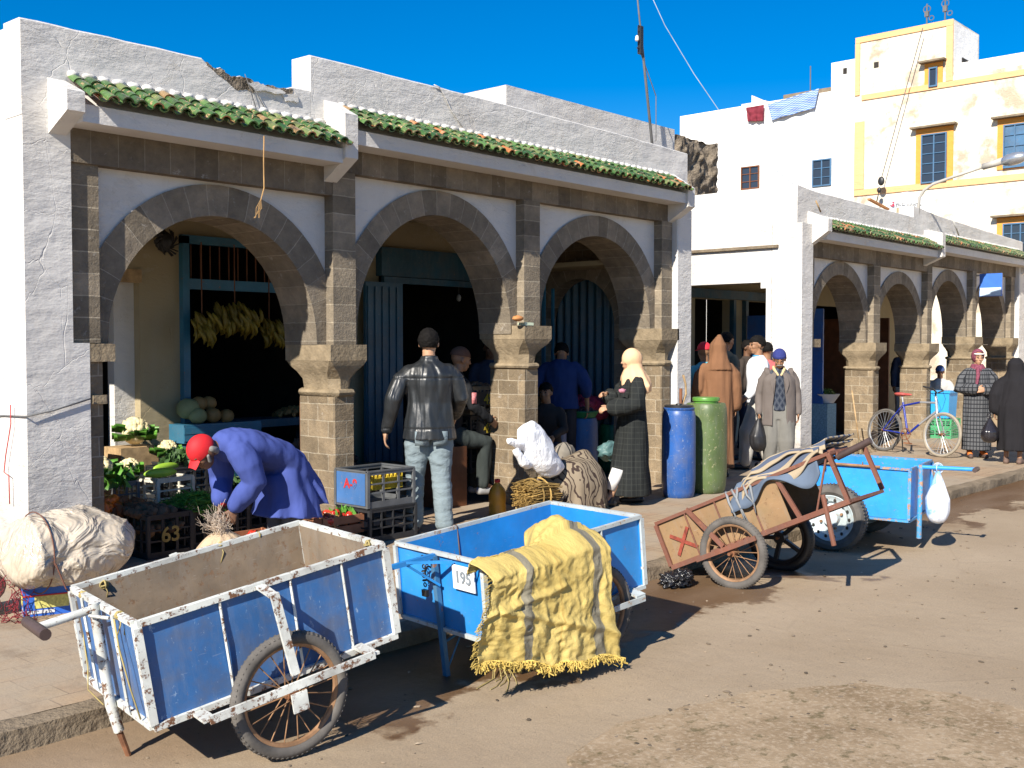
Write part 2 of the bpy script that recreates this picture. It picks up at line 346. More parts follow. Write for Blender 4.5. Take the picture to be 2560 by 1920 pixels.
# ---------------------------------------------------------------- ground
def KY(x): return 4.52-.0185*(x-2)
struct('ground', MB().box(-300, 600, -300, 600, -.5, -.14), 'patch')
xs = [-30+i*.5 for i in range(140)]
mb = MB(); mb.add([(-60, -60, -.1), (90, -60, -.1), (90, KY(90)+.1, -.1), (-60, KY(-60)+.1, -.1)], [(0, 1, 2, 3)]); struct('road', mb, 'road')
mb = MB(); mb.add([(-60, KY(-60)+.14, 0), (60, KY(60)+.14, 0), (60, 45, 0), (-60, 45, 0)], [(0, 1, 2, 3)]); struct('pavement', mb, 'pave')
mb = MB(); prof = [(0, -.105), (.006, -.04), (.012, -.012), (.03, -.001), (.145, .003), (.15, -.02)]
nst = 330
mb.grid(lambda u, v: (lambda x, k: V((x, KY(x)+prof[k][0]+.02*noise.noise(V((x*2.3, k*.4, 0)))*(k < 4), prof[k][1]+(.016*noise.noise(V((x*3.1, k*.7, 5))) if k < 5 else 0))))(-8+u*43, round(v*5)), nst*3, 5)
struct('kerb', mb, 'concrete', 40)
edge = [(2.9, 2.35), (3.2, 2.52), (3.33, 2.66), (3.36, 2.73), (3.45, 2.78), (3.6, 2.79), (3.69, 2.82), (3.76, 2.85), (3.9, 2.84), (4.07, 2.81), (4.2, 2.76), (4.36, 2.71), (4.62, 2.68), (4.9, 2.5), (5.15, 2.3), (5.3, 2.0), (5.35, 1.7), (5.2, 1.35), (5.3, .9), (5.1, -.5), (2, -.5), (2.4, 1.5)]
pe = []
for i, p in enumerate(edge):
    q = edge[(i+1) % len(edge)]; k = 8
    for j in range(k):
        x = p[0]+(q[0]-p[0])*j/k; y = p[1]+(q[1]-p[1])*j/k; a = .05; pe.append((x+a*noise.noise(V((x*6, y*6, 1))), y+a*noise.noise(V((x*6, y*6, 9)))))
mb = MB(); n = len(pe); cx, cy = 4.1, 1.5
rows = [[(cx+(x-cx)*t, cy+(y-cy)*t, -.1+z) for x, y in pe] for t, z in ((1.0, .0015), (.992, .007), (.8, .006), (.4, .006))]
mb.ring_loft([[V(p) for p in r] for r in rows], True, False, True); struct('road_patch', mb, 'patch')
# ---------------------------------------------------------------- arcade buildings
FY = 7.07
def arch_curve(x0, x1, zc, apex, t=0., n=26):
    cx = (x0+x1)/2; a = (x1-x0)/2+t; b = apex-zc+t; return [(cx-a*cos(pi*i/n), zc+b*sin(pi*i/n)) for i in range(n+1)]
def ring_mb(x0, x1, zs, zc, apex, t, yf, yb):
    n = 30; I = arch_curve(x0, x1, zc, apex, 0, n); O = arch_curve(x0, x1, zc, apex, t, n)
    I = [(x0, zs[0])]+I+[(x1, zs[1])]; O = [(x0-t, zs[0])]+O+[(x1+t, zs[1])]
    mb = MB(); L = 0
    for i in range(len(I)-1):
        (ax, az), (bx, bz) = I[i], I[i+1]; (cx, cz), (dx, dz) = O[i], O[i+1]; d = sqrt((bx-ax)**2+(bz-az)**2); L2 = L+d*1.0
        mb.add([(ax, yf, az), (bx, yf, bz), (dx, yf, dz), (cx, yf, cz)], [(0, 1, 2, 3)], [[(L, 0), (L2, 0), (L2, t), (L, t)]])
        mb.add([(ax, yf, az), (bx, yf, bz), (bx, yb, bz), (ax, yb, az)], [(0, 3, 2, 1)], [[(L, 0), (L, yb-yf), (L2, yb-yf), (L2, 0)]])
        mb.add([(ax, yb, az), (bx, yb, bz), (dx, yb, dz), (cx, yb, cz)], [(3, 2, 1, 0)], [[(L, t), (L2, t), (L2, 0), (L, 0)]])
        L = L2
    return mb
def spandrel_mb(x0, x1, zs, zc, apex, t, ztop, yf, yb, xa, xb):
    O = arch_curve(x0, x1, zc, apex, t-.015, 34); mb = MB()
    O = [(max(xa, min(xb, x)), z) for x, z in O]
    if O[0][0] > xa: O = [(xa, zs[0])]+[(O[0][0], zs[0])]+O
    if O[-1][0] < xb: O = O+[(O[-1][0], zs[1])]+[(xb, zs[1])]
    for i in range(len(O)-1):
        (ax, az), (bx, bz) = O[i], O[i+1]
        if bx-ax < 1e-5: continue
        mb.hexa([(ax, yf, az), (bx, yf, bz), (bx, yb, bz), (ax, yb, az), (ax, yf, ztop), (bx, yf, ztop), (bx, yb, ztop), (ax, yb, ztop)])
    return mb
def octo(x0, x1, y0, y1, z, c):
    return [V(p+(z,)) for p in ((x0+c, y0), (x1-c, y0), (x1, y0+c), (x1, y1-c), (x1-c, y1), (x0+c, y1), (x0, y1-c), (x0, y0+c))]
def pier(parent, px0, px1, ax0, ax1, zt, ztop, extra=False):
    """shaft, astragal, capital, abacus and the pilaster above"""
    yb = 7.54; zb = zt-.135
    mb = MB(); mb.ring_loft([octo(px0-.0, px1-.02, FY, yb, z, .012) for z in (0, zb-.30)]); mb.build('pier_shaft', 'stone', parent)
    mb = MB(); mb.ring_loft([octo(px0-e, px1-.02+e, FY-e, yb+e, z, .03+e) for z, e in ((zb-.30, .0), (zb-.285, .025), (zb-.265, .035), (zb-.245, .025), (zb-.235, .0))]); mb.jit(.006, 9, px0).build('astragal', 'cap', parent, 30)
    mb = MB(); c = [(zb-.235, 0, .07), (zb-.15, .01, .075), (zb-.09, .035, .06), (zb-.04, .06, .03), (zb, .07, .012)]
    mb.ring_loft([octo(px0+(ax0-px0)*e/.07, px1-.02+(ax1-px1+.02)*e/.07, FY-e, yb+e*.8, z, k) for z, e, k in c]); mb.build('capital', 'cap', parent, 30)
    mb = MB(); mb.box(ax0, ax1, FY-.07, yb+.07, zb, zt)
    bm = MB(); bm.ring_loft([octo(ax0, ax1, FY-.07, yb+.07, z, .008) for z in (zb+.002, zt)]); bm.build('abacus', 'cap', parent)
    MB().box(px0, px1, FY, 7.30, zt, ztop).build('pilaster', 'stone1', parent)
def tiles_mb(x0, x1, yt, zt, yb, zb, pitch=.108, seed=1):
    rnd = random.Random(seed); mb = MB(); n = int((x1-x0)/pitch); pitch = (x1-x0)/n; sl = V((0, yb-yt, zb-zt)); L = sl.length; d = sl.normalized(); nrm = V((0, -d.z, d.y))*(-1 if -d.z < 0 else 1); nrm = V((0, d.z, -d.y)); nrm = nrm if nrm.z > 0 else -nrm
    def half(cx, s0, s1, r0, r1, up, lift):
        rings = []
        for s_, r in ((s0, r0), (s1, r1)):
            ring = []
            for k in range(9):
                a = pi*k/8; ring.append(V((cx-r*cos(a), yt, zt))+d*s_*L+nrm*(up*r*sin(a)*.85+lift))
            for k in range(8, -1, -1):
                a = pi*k/8; r2 = r-.011; ring.append(V((cx-r2*cos(a), yt, zt))+d*s_*L+nrm*(up*r2*sin(a)*.85+lift))
            rings.append(ring)
        mb.ring_loft(rings)
    for i in range(n):
        cx = x0+(i+.5)*pitch; r = pitch*.36
        half(cx+pitch/2+rnd.uniform(-.004, .004), -.05, 1.03, r*.9, r*1.02, -1, .02)
        for k, (a, b) in enumerate(((0, .36), (.33, .70), (.66, 1.06))):
            j = rnd.uniform(-.006, .006); half(cx+j, a+rnd.uniform(-.02, .02), b+rnd.uniform(-.03, .03), r*.86, r*1.08, 1, .022-.004*k+rnd.uniform(-.004, .004))
    return mb
def canopy(parent, x0, x1, fb, seed, ft=.115):
    MB().box(x0, x1, 6.83, FY+.04, fb, fb+ft).build('canopy_beam', 'white', parent)
    tiles_mb(x0, x1, FY+.02, fb+ft+.205, 6.765, fb+ft+.035, .108, seed).build('tiled_canopy', 'tile', parent, 60)
    MB().prism([(6.86, fb+ft), (FY+.03, fb+ft), (FY+.03, fb+ft+.17)], x0, x1, 0).build('canopy_bed', 'white', parent)
    mo = MB(); rr_ = random.Random(seed); n = int((x1-x0)/.108)
    for i in range(n): mo.sphere((x0+(i+.5)*(x1-x0)/n, FY-.005, fb+ft+.235), (.05, .035, .028), 10, 6, nz=.5, seed=i)
    mo.build('tile_top_lumps', 'white', parent, 180)  # row of white lumps along the top edge of the tiles
def bracket(parent, x0, x1, wall_lo, wall_hi, f_lo, f_hi, yf=6.80):
    mb = MB(); mb.prism([(yf, f_lo), (FY+.03, wall_lo), (FY+.03, wall_hi), (yf+.02, f_hi+.01), (yf, f_hi)], x0, x1, 0); mb.build('canopy_bracket', 'white', parent)
def parapet(parent, pts, yf=FY, yb=7.32, z0=2.9, name='parapet'):
    mb = MB(); top = []
    for i in range(len(pts)-1):
        (ax, az), (bx, bz) = pts[i], pts[i+1]; n = max(1, int((bx-ax)/.12))
        for k in range(n): top.append((ax+(bx-ax)*k/n, az+(bz-az)*k/n+.007*noise.noise(V(((ax+(bx-ax)*k/n)*5, 0, 3)))))
    top.append(pts[-1])
    mb.ring_loft([[V((x, yf, z0)), V((x, yf, z-.012)), V((x, yf+.015, z)), V((x, yb, z+.004)), V((x, yb, z0))] for x, z in top])
    return mb.build(name, 'white', parent, 30)
# ---- left arcade
A = thing('arcade_building', 'long white and stone market arcade with three arches and green tiled canopies, nearest the camera', 'building', (3.13, FY, 0), 'arcade buildings along the pavement')
mb = MB(); mb.prism([(FY+.4, 0), (FY+.4, 3.10), (FY+.26, 3.10), (FY+.26, 3.70), (13.5, 3.70), (13.5, 0), (9.1, 0), (9.1, 2.5), (7.63, 2.5), (7.63, 0)], 3.134, 3.33, 0); mb.build('side_wall', 'white', A)
mb = MB(); mb.prism([(3.13, 0), (3.565, 0), (3.565, 1.62), (3.45, 1.62), (3.45, 3.1), (3.13, 3.1)], FY, FY+.4); mb.build('corner_pier', 'white', A)
MB().box(3.452, 3.66, FY+.035, 7.5, 1.62, 2.84).build('pilaster', 'stone1', A)
MB().box(3.567, 3.67, FY+.03, 7.5, 0, 1.49).build('pier_shaft', 'stone', A)
MB().box(3.567, 3.75, FY-.0, 7.52, 1.492, 1.615).build('abacus', 'cap', A)
bm = MB(); bm.ring_loft([octo(3.567, 3.70, FY+.0, 7.5, z, .02) for z in (1.2, 1.26)]); bm.build('astragal', 'cap', A)
parapet(A, [(3.126, 3.725), (4.46, 3.725), (4.55, 3.66), (4.62, 3.685), (4.70, 3.62), (4.79, 3.655), (4.86, 3.645), (4.97, 3.60), (5.06, 3.635), (5.17, 3.62), (5.28, 3.655), (5.45, 3.66)], z0=3.101)
MB().box(5.45, 5.672, FY+.003, 7.30, 3.101, 3.31).build('parapet', 'white', A)
parapet(A, [(5.453, 3.945), (7.8, 3.935), (9.6, 3.92), (11.0, 3.885)], z0=3.301)
# broken plaster below the damaged parapet edge
rnd = random.Random(3); top_ = [(4.50, 3.70), (4.56, 3.665), (4.63, 3.675), (4.70, 3.625), (4.79, 3.65), (4.87, 3.64), (4.97, 3.605), (5.06, 3.63), (5.17, 3.622), (5.27, 3.645)]; low_ = [(5.27, 3.60), (5.2, 3.585), (5.12, 3.60), (5.04, 3.575), (4.96, 3.59), (4.90, 3.545), (4.83, 3.56), (4.76, 3.535), (4.70, 3.57), (4.64, 3.60), (4.57, 3.64), (4.50, 3.675)]
def jag(pts, a, m_=5):
    o = []
    for i in range(len(pts)):
        p, q = pts[i], pts[(i+1) % len(pts)]
        for k in range(m_): o.append((p[0]+(q[0]-p[0])*k/m_+rnd.uniform(-a, a), p[1]+(q[1]-p[1])*k/m_+rnd.uniform(-a, a)))
    return o
MB().prism(jag(top_+low_, .006), FY-.004, FY+.05).build('broken_plaster', 'rubble', A)
MB().prism(jag([(4.84, 3.60), (4.93, 3.625), (5.05, 3.605), (5.14, 3.61), (5.2, 3.59), (5.1, 3.565), (5.0, 3.575), (4.92, 3.555)], .006), FY-.022, FY+.02).build('plaster_flake', 'white', A)
MB().prism(jag([(5.16, 3.585), (5.3, 3.60), (5.32, 3.54), (5.2, 3.53)], .006), FY-.014, FY+.02).build('plaster_flake', 'white', A)
pier(A, 5.67, 5.91, 5.575, 5.975, 1.61, 2.84); pier(A, 8.06, 8.30, 7.98, 8.41, 1.80, 3.045); pier(A, 10.47, 10.68, 10.37, 10.74, 1.80, 3.045)
MB().box(3.452, 5.67, FY+.006, 7.30, 2.838, 3.10).build('stone_lintel', 'lintel', A); MB().box(5.672, 10.70, FY+.006, 7.30, 3.043, 3.30).build('stone_lintel', 'lintel', A)
MB().box(5.672, 5.91, FY+.001, 7.30, 2.8405, 3.042).build('pilaster', 'stone1', A)
ARC = [(3.75, 5.57, (1.615, 1.61), 1.64, 2.585, .235, 2.838, 3.66, 5.672), (6.0, 7.97, (1.61, 1.80), 1.72, 2.80, .225, 3.043, 5.91, 8.062), (8.42, 10.37, (1.80, 1.80), 1.84, 2.79, .22, 3.043, 8.30, 10.472)]
for x0, x1, zs, zc, ap, t, zt, xa, xb in ARC:
    ring_mb(x0, x1, zs, zc, ap, t, 7.165, 7.60).build('stone_arch', 'voussoir', A, 30)
    spandrel_mb(x0, x1, zs, zc, ap, t, zt, 7.18, 7.585, xa, xb).build('spandrel_panel', 'white', A)
mb = MB(); mb.ring_loft([octo(10.69, 11.0, 7.0, 7.6, z, .012) for z in (0, 3.2)]); mb.build('corner_pier', 'white', A, 20)
bracket(A, 3.30, 3.42, 2.99, 3.38, 3.12, 3.25); bracket(A, 5.585, 5.715, 2.93, 3.62, 3.11, 3.46); bracket(A, 10.60, 10.74, 3.02, 3.62, 3.2, 3.42)
canopy(A, 3.42, 5.583, 3.065, 4); canopy(A, 5.717, 10.60, 3.235, 5)
MB().box(3.335, 10.95, 7.33, 13.4, 3.32, 3.46).build('roof', 'concrete', A)
MB().box(3.335, 10.95, 7.60, 9.2, 3.02, 3.06).build('ceiling', 'cream', A); MB().box(3.335, 10.95, 7.62, 13, .001, .006).build('gallery_dimming_floor', 'darkfloor', A)  # dark floor sheet added over the paving to dim the gallery
def backwall(parent, x0, x1, ops, y, mat='cream', zt=3.05, th=.14):
    x = x0
    for a, b, z0, z1 in ops:
        MB().box(x, a, y, y+th, 0, zt).build('back_wall', mat, parent); MB().box(a, b, y, y+th, z1, zt).build('back_wall', mat, parent)
        if z0 > 0: MB().box(a, b, y, y+th, 0, z0).build('back_wall', mat, parent)
        x = b
    MB().box(x, x1, y, y+th, 0, zt).build('back_wall', mat, parent)
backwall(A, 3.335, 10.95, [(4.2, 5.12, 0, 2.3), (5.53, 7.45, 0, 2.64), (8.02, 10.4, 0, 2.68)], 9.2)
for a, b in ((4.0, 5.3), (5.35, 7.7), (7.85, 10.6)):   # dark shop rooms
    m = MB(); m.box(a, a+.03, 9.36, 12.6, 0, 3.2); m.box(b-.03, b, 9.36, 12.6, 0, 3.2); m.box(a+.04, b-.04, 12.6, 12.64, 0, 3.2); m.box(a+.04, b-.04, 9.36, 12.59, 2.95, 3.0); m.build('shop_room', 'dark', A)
# blue joinery of the shops, bars of the fanlight
j = MB(); j.box(5.53, 5.60, 9.13, 9.2, 0, 2.64); j.box(5.53, 7.45, 9.13, 9.2, 2.57, 2.65); j.box(5.60, 7.45, 9.14, 9.2, 2.14, 2.24); j.box(7.38, 7.45, 9.132, 9.2, 0, 2.57); j.build('shop_frame', 'teal', A)
m = MB()
for k in range(17): m.tube([(5.67+k*.105, 9.22, 2.24), (5.67+k*.105, 9.22, 2.57)], .007, 6)
m.build('fanlight_bars', 'brownpaint', A)
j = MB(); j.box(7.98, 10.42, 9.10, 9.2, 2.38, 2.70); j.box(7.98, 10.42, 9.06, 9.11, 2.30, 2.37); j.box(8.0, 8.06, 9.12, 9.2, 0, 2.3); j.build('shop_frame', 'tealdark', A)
j = MB(); j.box(7.66, 8.2, 9.0, 9.04, .02, 2.3)
for k in range(5): j.box(7.68+k*.105, 7.74+k*.105, 8.985, 9.0, .1, 2.25)
j.build('shop_door', worn('dull_teal_door', (.015, .09, .155), amt=.1, gam=.4), A)
# white jamb seen in the first doorway and the wooden lintel over it
MB().box(4.92, 5.12, 9.3, 9.42, 0, 2.28).build('door_jamb', 'white', A); MB().box(4.2, 5.13, 9.17, 9.24, 2.18, 2.30).build('door_lintel', 'wood', A)
# end wall of the gallery: stone arch with a corrugated curtain behind
def yz_swap(mb, X0):  # arch built in xz -> placed in the plane x = const
    mb.v = [(X0+(y-7.165), x, z) for x, y, z in mb.v]; return mb
yz_swap(ring_mb(7.86, 8.98, (0, 0), 1.85, 2.44, .26, 7.165, 7.40), 10.62).build('stone_arch', 'voussoir', A, 30)
sp = spandrel_mb(7.86, 8.98, (0, 0), 1.85, 2.44, .26, 3.02, 7.18, 7.38, 7.58, 9.2); yz_swap(sp, 10.62).build('end_wall', 'stone', A)
m = MB(); m.grid(lambda u, v: V((10.90+.022*sin(u*78), 7.62+u*1.55, .02+v*2.5)), 120, 2); m.build('corrugated_curtain', 'tealdark', A, 180)
m = MB(); m.bar((10.05, 8.5, 0), (10.05, 8.5, 2.35), .05, .02); m.bar((10.2, 8.48, 0), (10.2, 8.48, 2.3), .03); m.build('door_edge', 'teal', A)
MB().box(10.1, 10.62, 7.6, 9.19, 2.545, 2.60).build('cross_beam', 'cream', A)
# upper roof room and lump on the roof
MB().box(10.47, 14.4, 9.5, 13, 3.46, 4.985).jit(.012, 2).build('roof_room', 'white', A)
# ---- right arcade
B = thing('arcade_building', 'white and stone arcade beyond the passage, four arches with mossy green tiled canopies', 'building', (13.78, FY, 0), 'arcade buildings along the pavement')
mb = MB(); mb.ring_loft([octo(13.78, 14.13, 7.0, 7.46, z, .012) for z in (0, 3.3)]); mb.build('corner_pier', 'white', B, 20)
mb = MB(); mb.prism([(7.462, 0), (7.462, 3.3), (13.5, 3.3), (13.5, 0), (9.0, 0), (9.0, 2.5), (7.63, 2.5), (7.63, 2.415), (7.545, 2.415), (7.545, 1.66), (7.58, 1.66), (7.58, 1.56), (7.47, 1.56), (7.47, 0)], 13.785, 13.98, 0); mb.build('side_wall', 'white', B)
MB().box(13.79, 13.98, 7.33, 13.5, 3.301, 3.83).build('side_wall', 'white', B)
MB().box(13.735, 13.783, 7.35, 9.2, 2.975, 3.015).build('ledge', 'concrete', B)
MB().box(14.2, 14.36, FY+.03, 7.5, 1.70, 2.88).build('pilaster', 'stone1', B); MB().box(14.135, 14.30, FY+.02, 7.5, 0, 1.58).build('pier_shaft', 'white', B)
MB().box(14.135, 14.46, FY-.03, 7.52, 1.582, 1.698).build('abacus', 'cap', B)
parapet(B, [(13.776, 3.83), (14.3, 3.79), (16, 3.77), (17.86, 3.745)], z0=3.101); parapet(B, [(17.863, 3.93), (19, 3.86), (21, 3.80), (23.6, 3.74)], z0=3.2605)
pier(B, 16.33, 16.57, 16.25, 16.68, 1.65, 2.87); pier(B, 18.52, 18.72, 18.44, 18.9, 1.64, 2.99); pier(B, 20.71, 20.91, 20.64, 21.1, 1.77, 2.99); pier(B, 22.91, 23.13, 22.83, 23.2, 1.76, 2.99)
MB().box(14.14, 18.52, FY+.006, 7.30, 2.868, 3.10).build('stone_lintel', 'lintel', B); MB().box(18.522, 23.2, FY+.006, 7.30, 2.988, 3.26).build('stone_lintel', 'lintel', B)
mb = MB(); mb.ring_loft([octo(23.2, 23.6, 7.0, 7.6, z, .012) for z in (0, 3.3)]); mb.build('corner_pier', 'white', B, 20)
for x0, x1, zs, zc, ap, t, zt, xa, xb in [(14.46, 16.26, (1.7, 1.65), 1.72, 2.665, .2, 2.868, 14.36, 16.33), (16.67, 18.45, (1.65, 1.64), 1.7, 2.625, .2, 2.868, 16.57, 18.52), (18.89, 20.65, (1.64, 1.77), 1.8, 2.77, .2, 2.988, 18.72, 20.71), (21.09, 22.84, (1.77, 1.76), 1.8, 2.76, .2, 2.988, 20.91, 22.91)]:
    ring_mb(x0, x1, zs, zc, ap, t, 7.165, 7.60).build('stone_arch', 'voussoir', B, 30)
    spandrel_mb(x0, x1, zs, zc, ap, t, zt, 7.18, 7.585, xa, xb).build('spandrel_panel', 'white', B)
bracket(B, 14.08, 14.2, 2.97, 3.5, 3.19, 3.36, 6.76); bracket(B, 18.33, 18.47, 2.95, 3.56, 3.10, 3.49, 6.76); bracket(B, 23.3, 23.42, 3.0, 3.5, 3.15, 3.35)
canopy(B, 14.2, 18.33, 3.085, 6); canopy(B, 18.47, 23.3, 3.20, 7)
MB().box(13.99, 23.5, 7.33, 13.4, 3.32, 3.44).build('roof', 'concrete', B); MB().box(13.99, 23.5, 7.60, 9.2, 3.02, 3.06).build('ceiling', 'cream', B); MB().box(13.99, 23.5, 7.62, 13, .001, .006).build('gallery_dimming_floor', 'darkfloor', B)  # the added dark floor sheet dims this gallery too
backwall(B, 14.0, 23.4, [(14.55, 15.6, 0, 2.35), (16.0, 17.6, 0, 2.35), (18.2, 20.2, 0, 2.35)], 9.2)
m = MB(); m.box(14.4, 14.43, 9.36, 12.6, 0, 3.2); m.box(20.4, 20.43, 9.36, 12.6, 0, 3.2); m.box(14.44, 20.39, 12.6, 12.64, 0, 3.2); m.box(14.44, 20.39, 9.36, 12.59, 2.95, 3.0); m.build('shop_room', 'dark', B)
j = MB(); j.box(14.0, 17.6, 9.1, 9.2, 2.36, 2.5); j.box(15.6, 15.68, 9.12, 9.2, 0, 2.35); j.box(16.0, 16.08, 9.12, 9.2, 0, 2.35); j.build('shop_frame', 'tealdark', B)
j = MB(); j.box(16.3, 16.34, 7.9, 8.6, .02, 2.2); j.box(16.0, 16.04, 8.5, 9.1, .02, 2.1); j.build('shop_door', worn('royal_blue_door', (.03, .13, .42), amt=.1), B)
MB().box(18.9, 18.94, 7.9, 9.19, 0, 2.1).build('shop_door', 'brownpaint', B)
# ---- rough stone wall between the roofs
R = MB(); R.grid(lambda u, v: V((11.3+u*6.0, 10.5+.16*noise.noise(V((u*18, v*5, 0)))+.08*noise.noise(V((u*60, v*14, 2))), 3.2+v*(2.06+.05*noise.noise(V((u*30, 0, 7)))))), 150, 50)
R.grid(lambda u, v: V((11.3+u*6.0, 10.5+v*.5, 5.25+.06*noise.noise(V((u*30, v, 7))))), 150, 3); R.grid(lambda u, v: V((17.3+.05*noise.noise(V((u*8, v*14, 2))), 10.5+u*.6, 3.2+v*2.06)), 10, 40)
tag(R.build('rubble_wall', 'rubble', None, 50), 'rough brown rubble stone wall rising behind the white arcade roof', 'wall')
# ---- white house at the back
HX = 28.0
def window(parent, y0, y1, z0, z1, mat='winblue', cols=2, rows=3, x=HX, shutter=False):
    """window in a wall facing the market (plane x); y0 > y1"""
    f = MB(); w_ = .034
    f.box(x-.05, x+.02, y1, y1+w_, z0, z1); f.box(x-.05, x+.02, y0-w_, y0, z0, z1); f.box(x-.05, x+.02, y1+w_, y0-w_, z1-w_, z1); f.box(x-.05, x+.02, y1+w_, y0-w_, z0, z0+w_)
    for c in range(1, cols): yy = y1+(y0-y1)*c/cols; f.box(x-.04, x+.0, yy-.016, yy+.016, z0+w_, z1-w_)
    for r in range(1, rows): zz = z0+(z1-z0)*r/rows; f.box(x-.035, x-.005, y1+w_, y0-w_, zz-.009, zz+.009)
    wo = thing_part('window', f, mat, parent)
    MB().box(x-.012, x-.008, y1+w_, y0-w_, z0+w_, z1-w_).build('pane', 'glass' if not shutter else 'winblue', wo)
    return wo
def thing_part(name, mb, mat, parent):
    o = mb.build(name, mat, parent)
    if parent.get('_w'): o['_w'] = parent['_w']
    return o
_b = MB.build
def build_nested(s, name, mat, parent=None, smooth=None, **k):
    o = _b(s, name, mat, parent, smooth, **k)
    if parent is not None and parent.type == 'MESH': o.matrix_parent_inverse = Matrix.Identity(4)
    return o
MB.build = build_nested
H = thing('white_house', 'plain white rendered house with laundry hanging from its roof edge', 'building', (HX, 15, 0))
mb = MB(); mb.box(HX, 38, 12.72, 18.27, 0, 8.56); mb.box(HX, 38, 12.72, 13.40, 8.561, 9.32); mb.build('wall', 'whiteb', H, None)
window(H, 16.15, 15.56, 6.13, 6.79, 'brownpaint'); window(H, 13.92, 13.36, 6.0, 6.74)
mb = MB(); mb.box(HX+.02, HX+.3, 15.4, 16.18, 8.561, 8.62); mb.prism([(16.18, 8.6), (16.18, 8.98), (15.4, 8.57)], HX+.6, HX+.75, 0); mb.build('parapet_fin', 'white', H)
MB().box(HX+.5, HX+2.5, 13.41, 15.1, 8.57, 8.80).build('roof_tank', 'concrete', H)
MB().box(HX-.01, HX+.02, 12.95, 13.06, 8.96, 9.12).build('vent_hole', 'dark', H)
# ---- peeling house with yellow trim
Y4 = thing('corner_house', 'tall peeling cream house with yellow painted trim, blue windows and a rooftop tower', 'building', (HX, 6, 0))
mb = MB(); mb.box(HX-.04, 40, 0, 12.70, 0, 8.42); mb.build('wall', 'peel', Y4)
mb = MB(); mb.box(HX-.035, 29.8, 10.11, 12.68, 8.421, 9.84); mb.build('tower', 'peel', Y4)
MB().box(HX+.0, 29.7, 10.105, 10.108, 8.43, 9.8).build('tower_side', 'whiteb', Y4)
MB().box(HX-.02, 40, 0, 10.09, 8.421, 8.72).build('parapet', 'whiteb', Y4)
t = MB(); x0, x1 = HX-.075, HX-.041
t.box(x0, x1, 0, 12.69, 5.63, 5.79); t.box(x0, x1, 0, 12.5, 8.16, 8.30); t.box(x0, x1, 12.42, 12.69, 5.80, 7.6); t.box(x0+.01, x1, 10.11, 12.69, 9.70, 9.85); t.box(x0, x1, 12.56, 12.69, 8.31, 9.69); t.box(x0, x1, 10.11, 10.28, 8.31, 9.69)
t.build('painted_band', 'ochre', Y4)
def trimwin(y0, y1, z0, z1, cols, rows, shutter=False, m=.15, hood=True):
    k = MB(); k.box(HX-.07, HX-.042, y1-m, y0+m, z0-.02, z1+m); o = k.build('painted_surround', 'ochre2', Y4)
    window(Y4, y0, y1, z0, z1, 'winblue', cols, rows, HX-.07, shutter)
    if hood: MB().box(HX-.26, HX-.043, y1-m-.1, y0+m+.1, z1+m+.004, z1+m+.05).build('window_hood', 'concrete', Y4)
trimwin(10.87, 10.22, 5.78, 7.03, 2, 5); trimwin(8.85, 8.05, 5.95, 7.01, 3, 4, True); trimwin(8.83, 8.0, 3.6, 4.60, 4, 4); trimwin(10.70, 10.48, 8.22, 8.71, 1, 1, m=.12)
trimwin(6.5, 5.7, 5.95, 7.01, 3, 4, True)
MB().box(HX-.045, HX-.03, 12.05, 12.18, 8.97, 9.12).build('vent_hole', 'dark', Y4)
MB().box(28.55, 29.0, 10.09, 10.104, 8.45, 9.0).build('side_window', 'dark', Y4)
# far street closing walls, right of the peeling house
MB_ = MB(); MB_.box(30, 44, -14, -.02, 0, 6.5); tag(MB_.build('far_house', 'whiteb', None), 'low white house at the far right end of the street', 'building')
# ---------------------------------------------------------------- carts
M['blue'] = worn('old_blue_sheet_paint', (.035, .13, .34), under=(.15, .09, .05), amt=.0, rough=.42, pale=(.22, .32, .48), gam=.6)
M['whitepaint'] = worn('chipped_white_paint', (.66, .68, .64), under=(.085, .04, .02), amt=.62, rough=.5, gam=.5)
M['tan'] = worn('dusty_bare_sheet', (.255, .195, .135), under=(.12, .075, .045), amt=.5, rough=.8, gam=.7)
M['sky'] = worn('bright_blue_cart_paint', (.02, .24, .62), amt=.02, rough=.4, gam=.15)
M['skyrim'] = worn('pale_cart_rim', (.50, .55, .55), under=(.2, .13, .08), amt=.5, rough=.5)
M['azure'] = worn('sky_blue_cart_paint', (.028, .28, .74), amt=.10, rough=.35, gam=.1)
M['azurerim'] = worn('chipped_azure_rim', (.05, .28, .55), under=(.22, .13, .08), amt=.75, rough=.5)
M['brownsheet'] = worn('brown_primer_sheet', (.27, .165, .08), under=(.12, .07, .035), amt=.4, rough=.75, gam=.5, grime=(.15, .12, .06))
M['redrust'] = worn('red_oxide_iron', (.165, .062, .038), under=(.12, .05, .03), amt=.5, rough=.8)
M['tyre'] = simple('dusty_tyre_rubber', (.12, .11, .10), .9, .35, 9, .5, 70, spec=.2)
M['rimrust'] = simple('rusty_wheel_rim', (.30, .17, .09), .7, .4, 14, .4, 60, metal=.3)
M['hubcap'] = worn('pale_steel_wheel', (.48, .56, .58), under=(.25, .15, .08), amt=.4, rough=.4)
M['grip'] = simple('dark_grip', (.07, .045, .04), .55, .3)
M['rope'] = simple('straw_rope', (.38, .30, .12), .9, .3)
def Lm(P):
    x, y, z, yaw, pt = P[:5]; c, s_ = cos(pt), sin(pt)
    return Matrix.Translation((x, y, z)) @ Matrix.Rotation(yaw, 4, 'Z') @ Matrix(((c, 0, -s_, 0), (0, 1, 0, 0), (s_, 0, c, 0), (0, 0, 0, 1)))
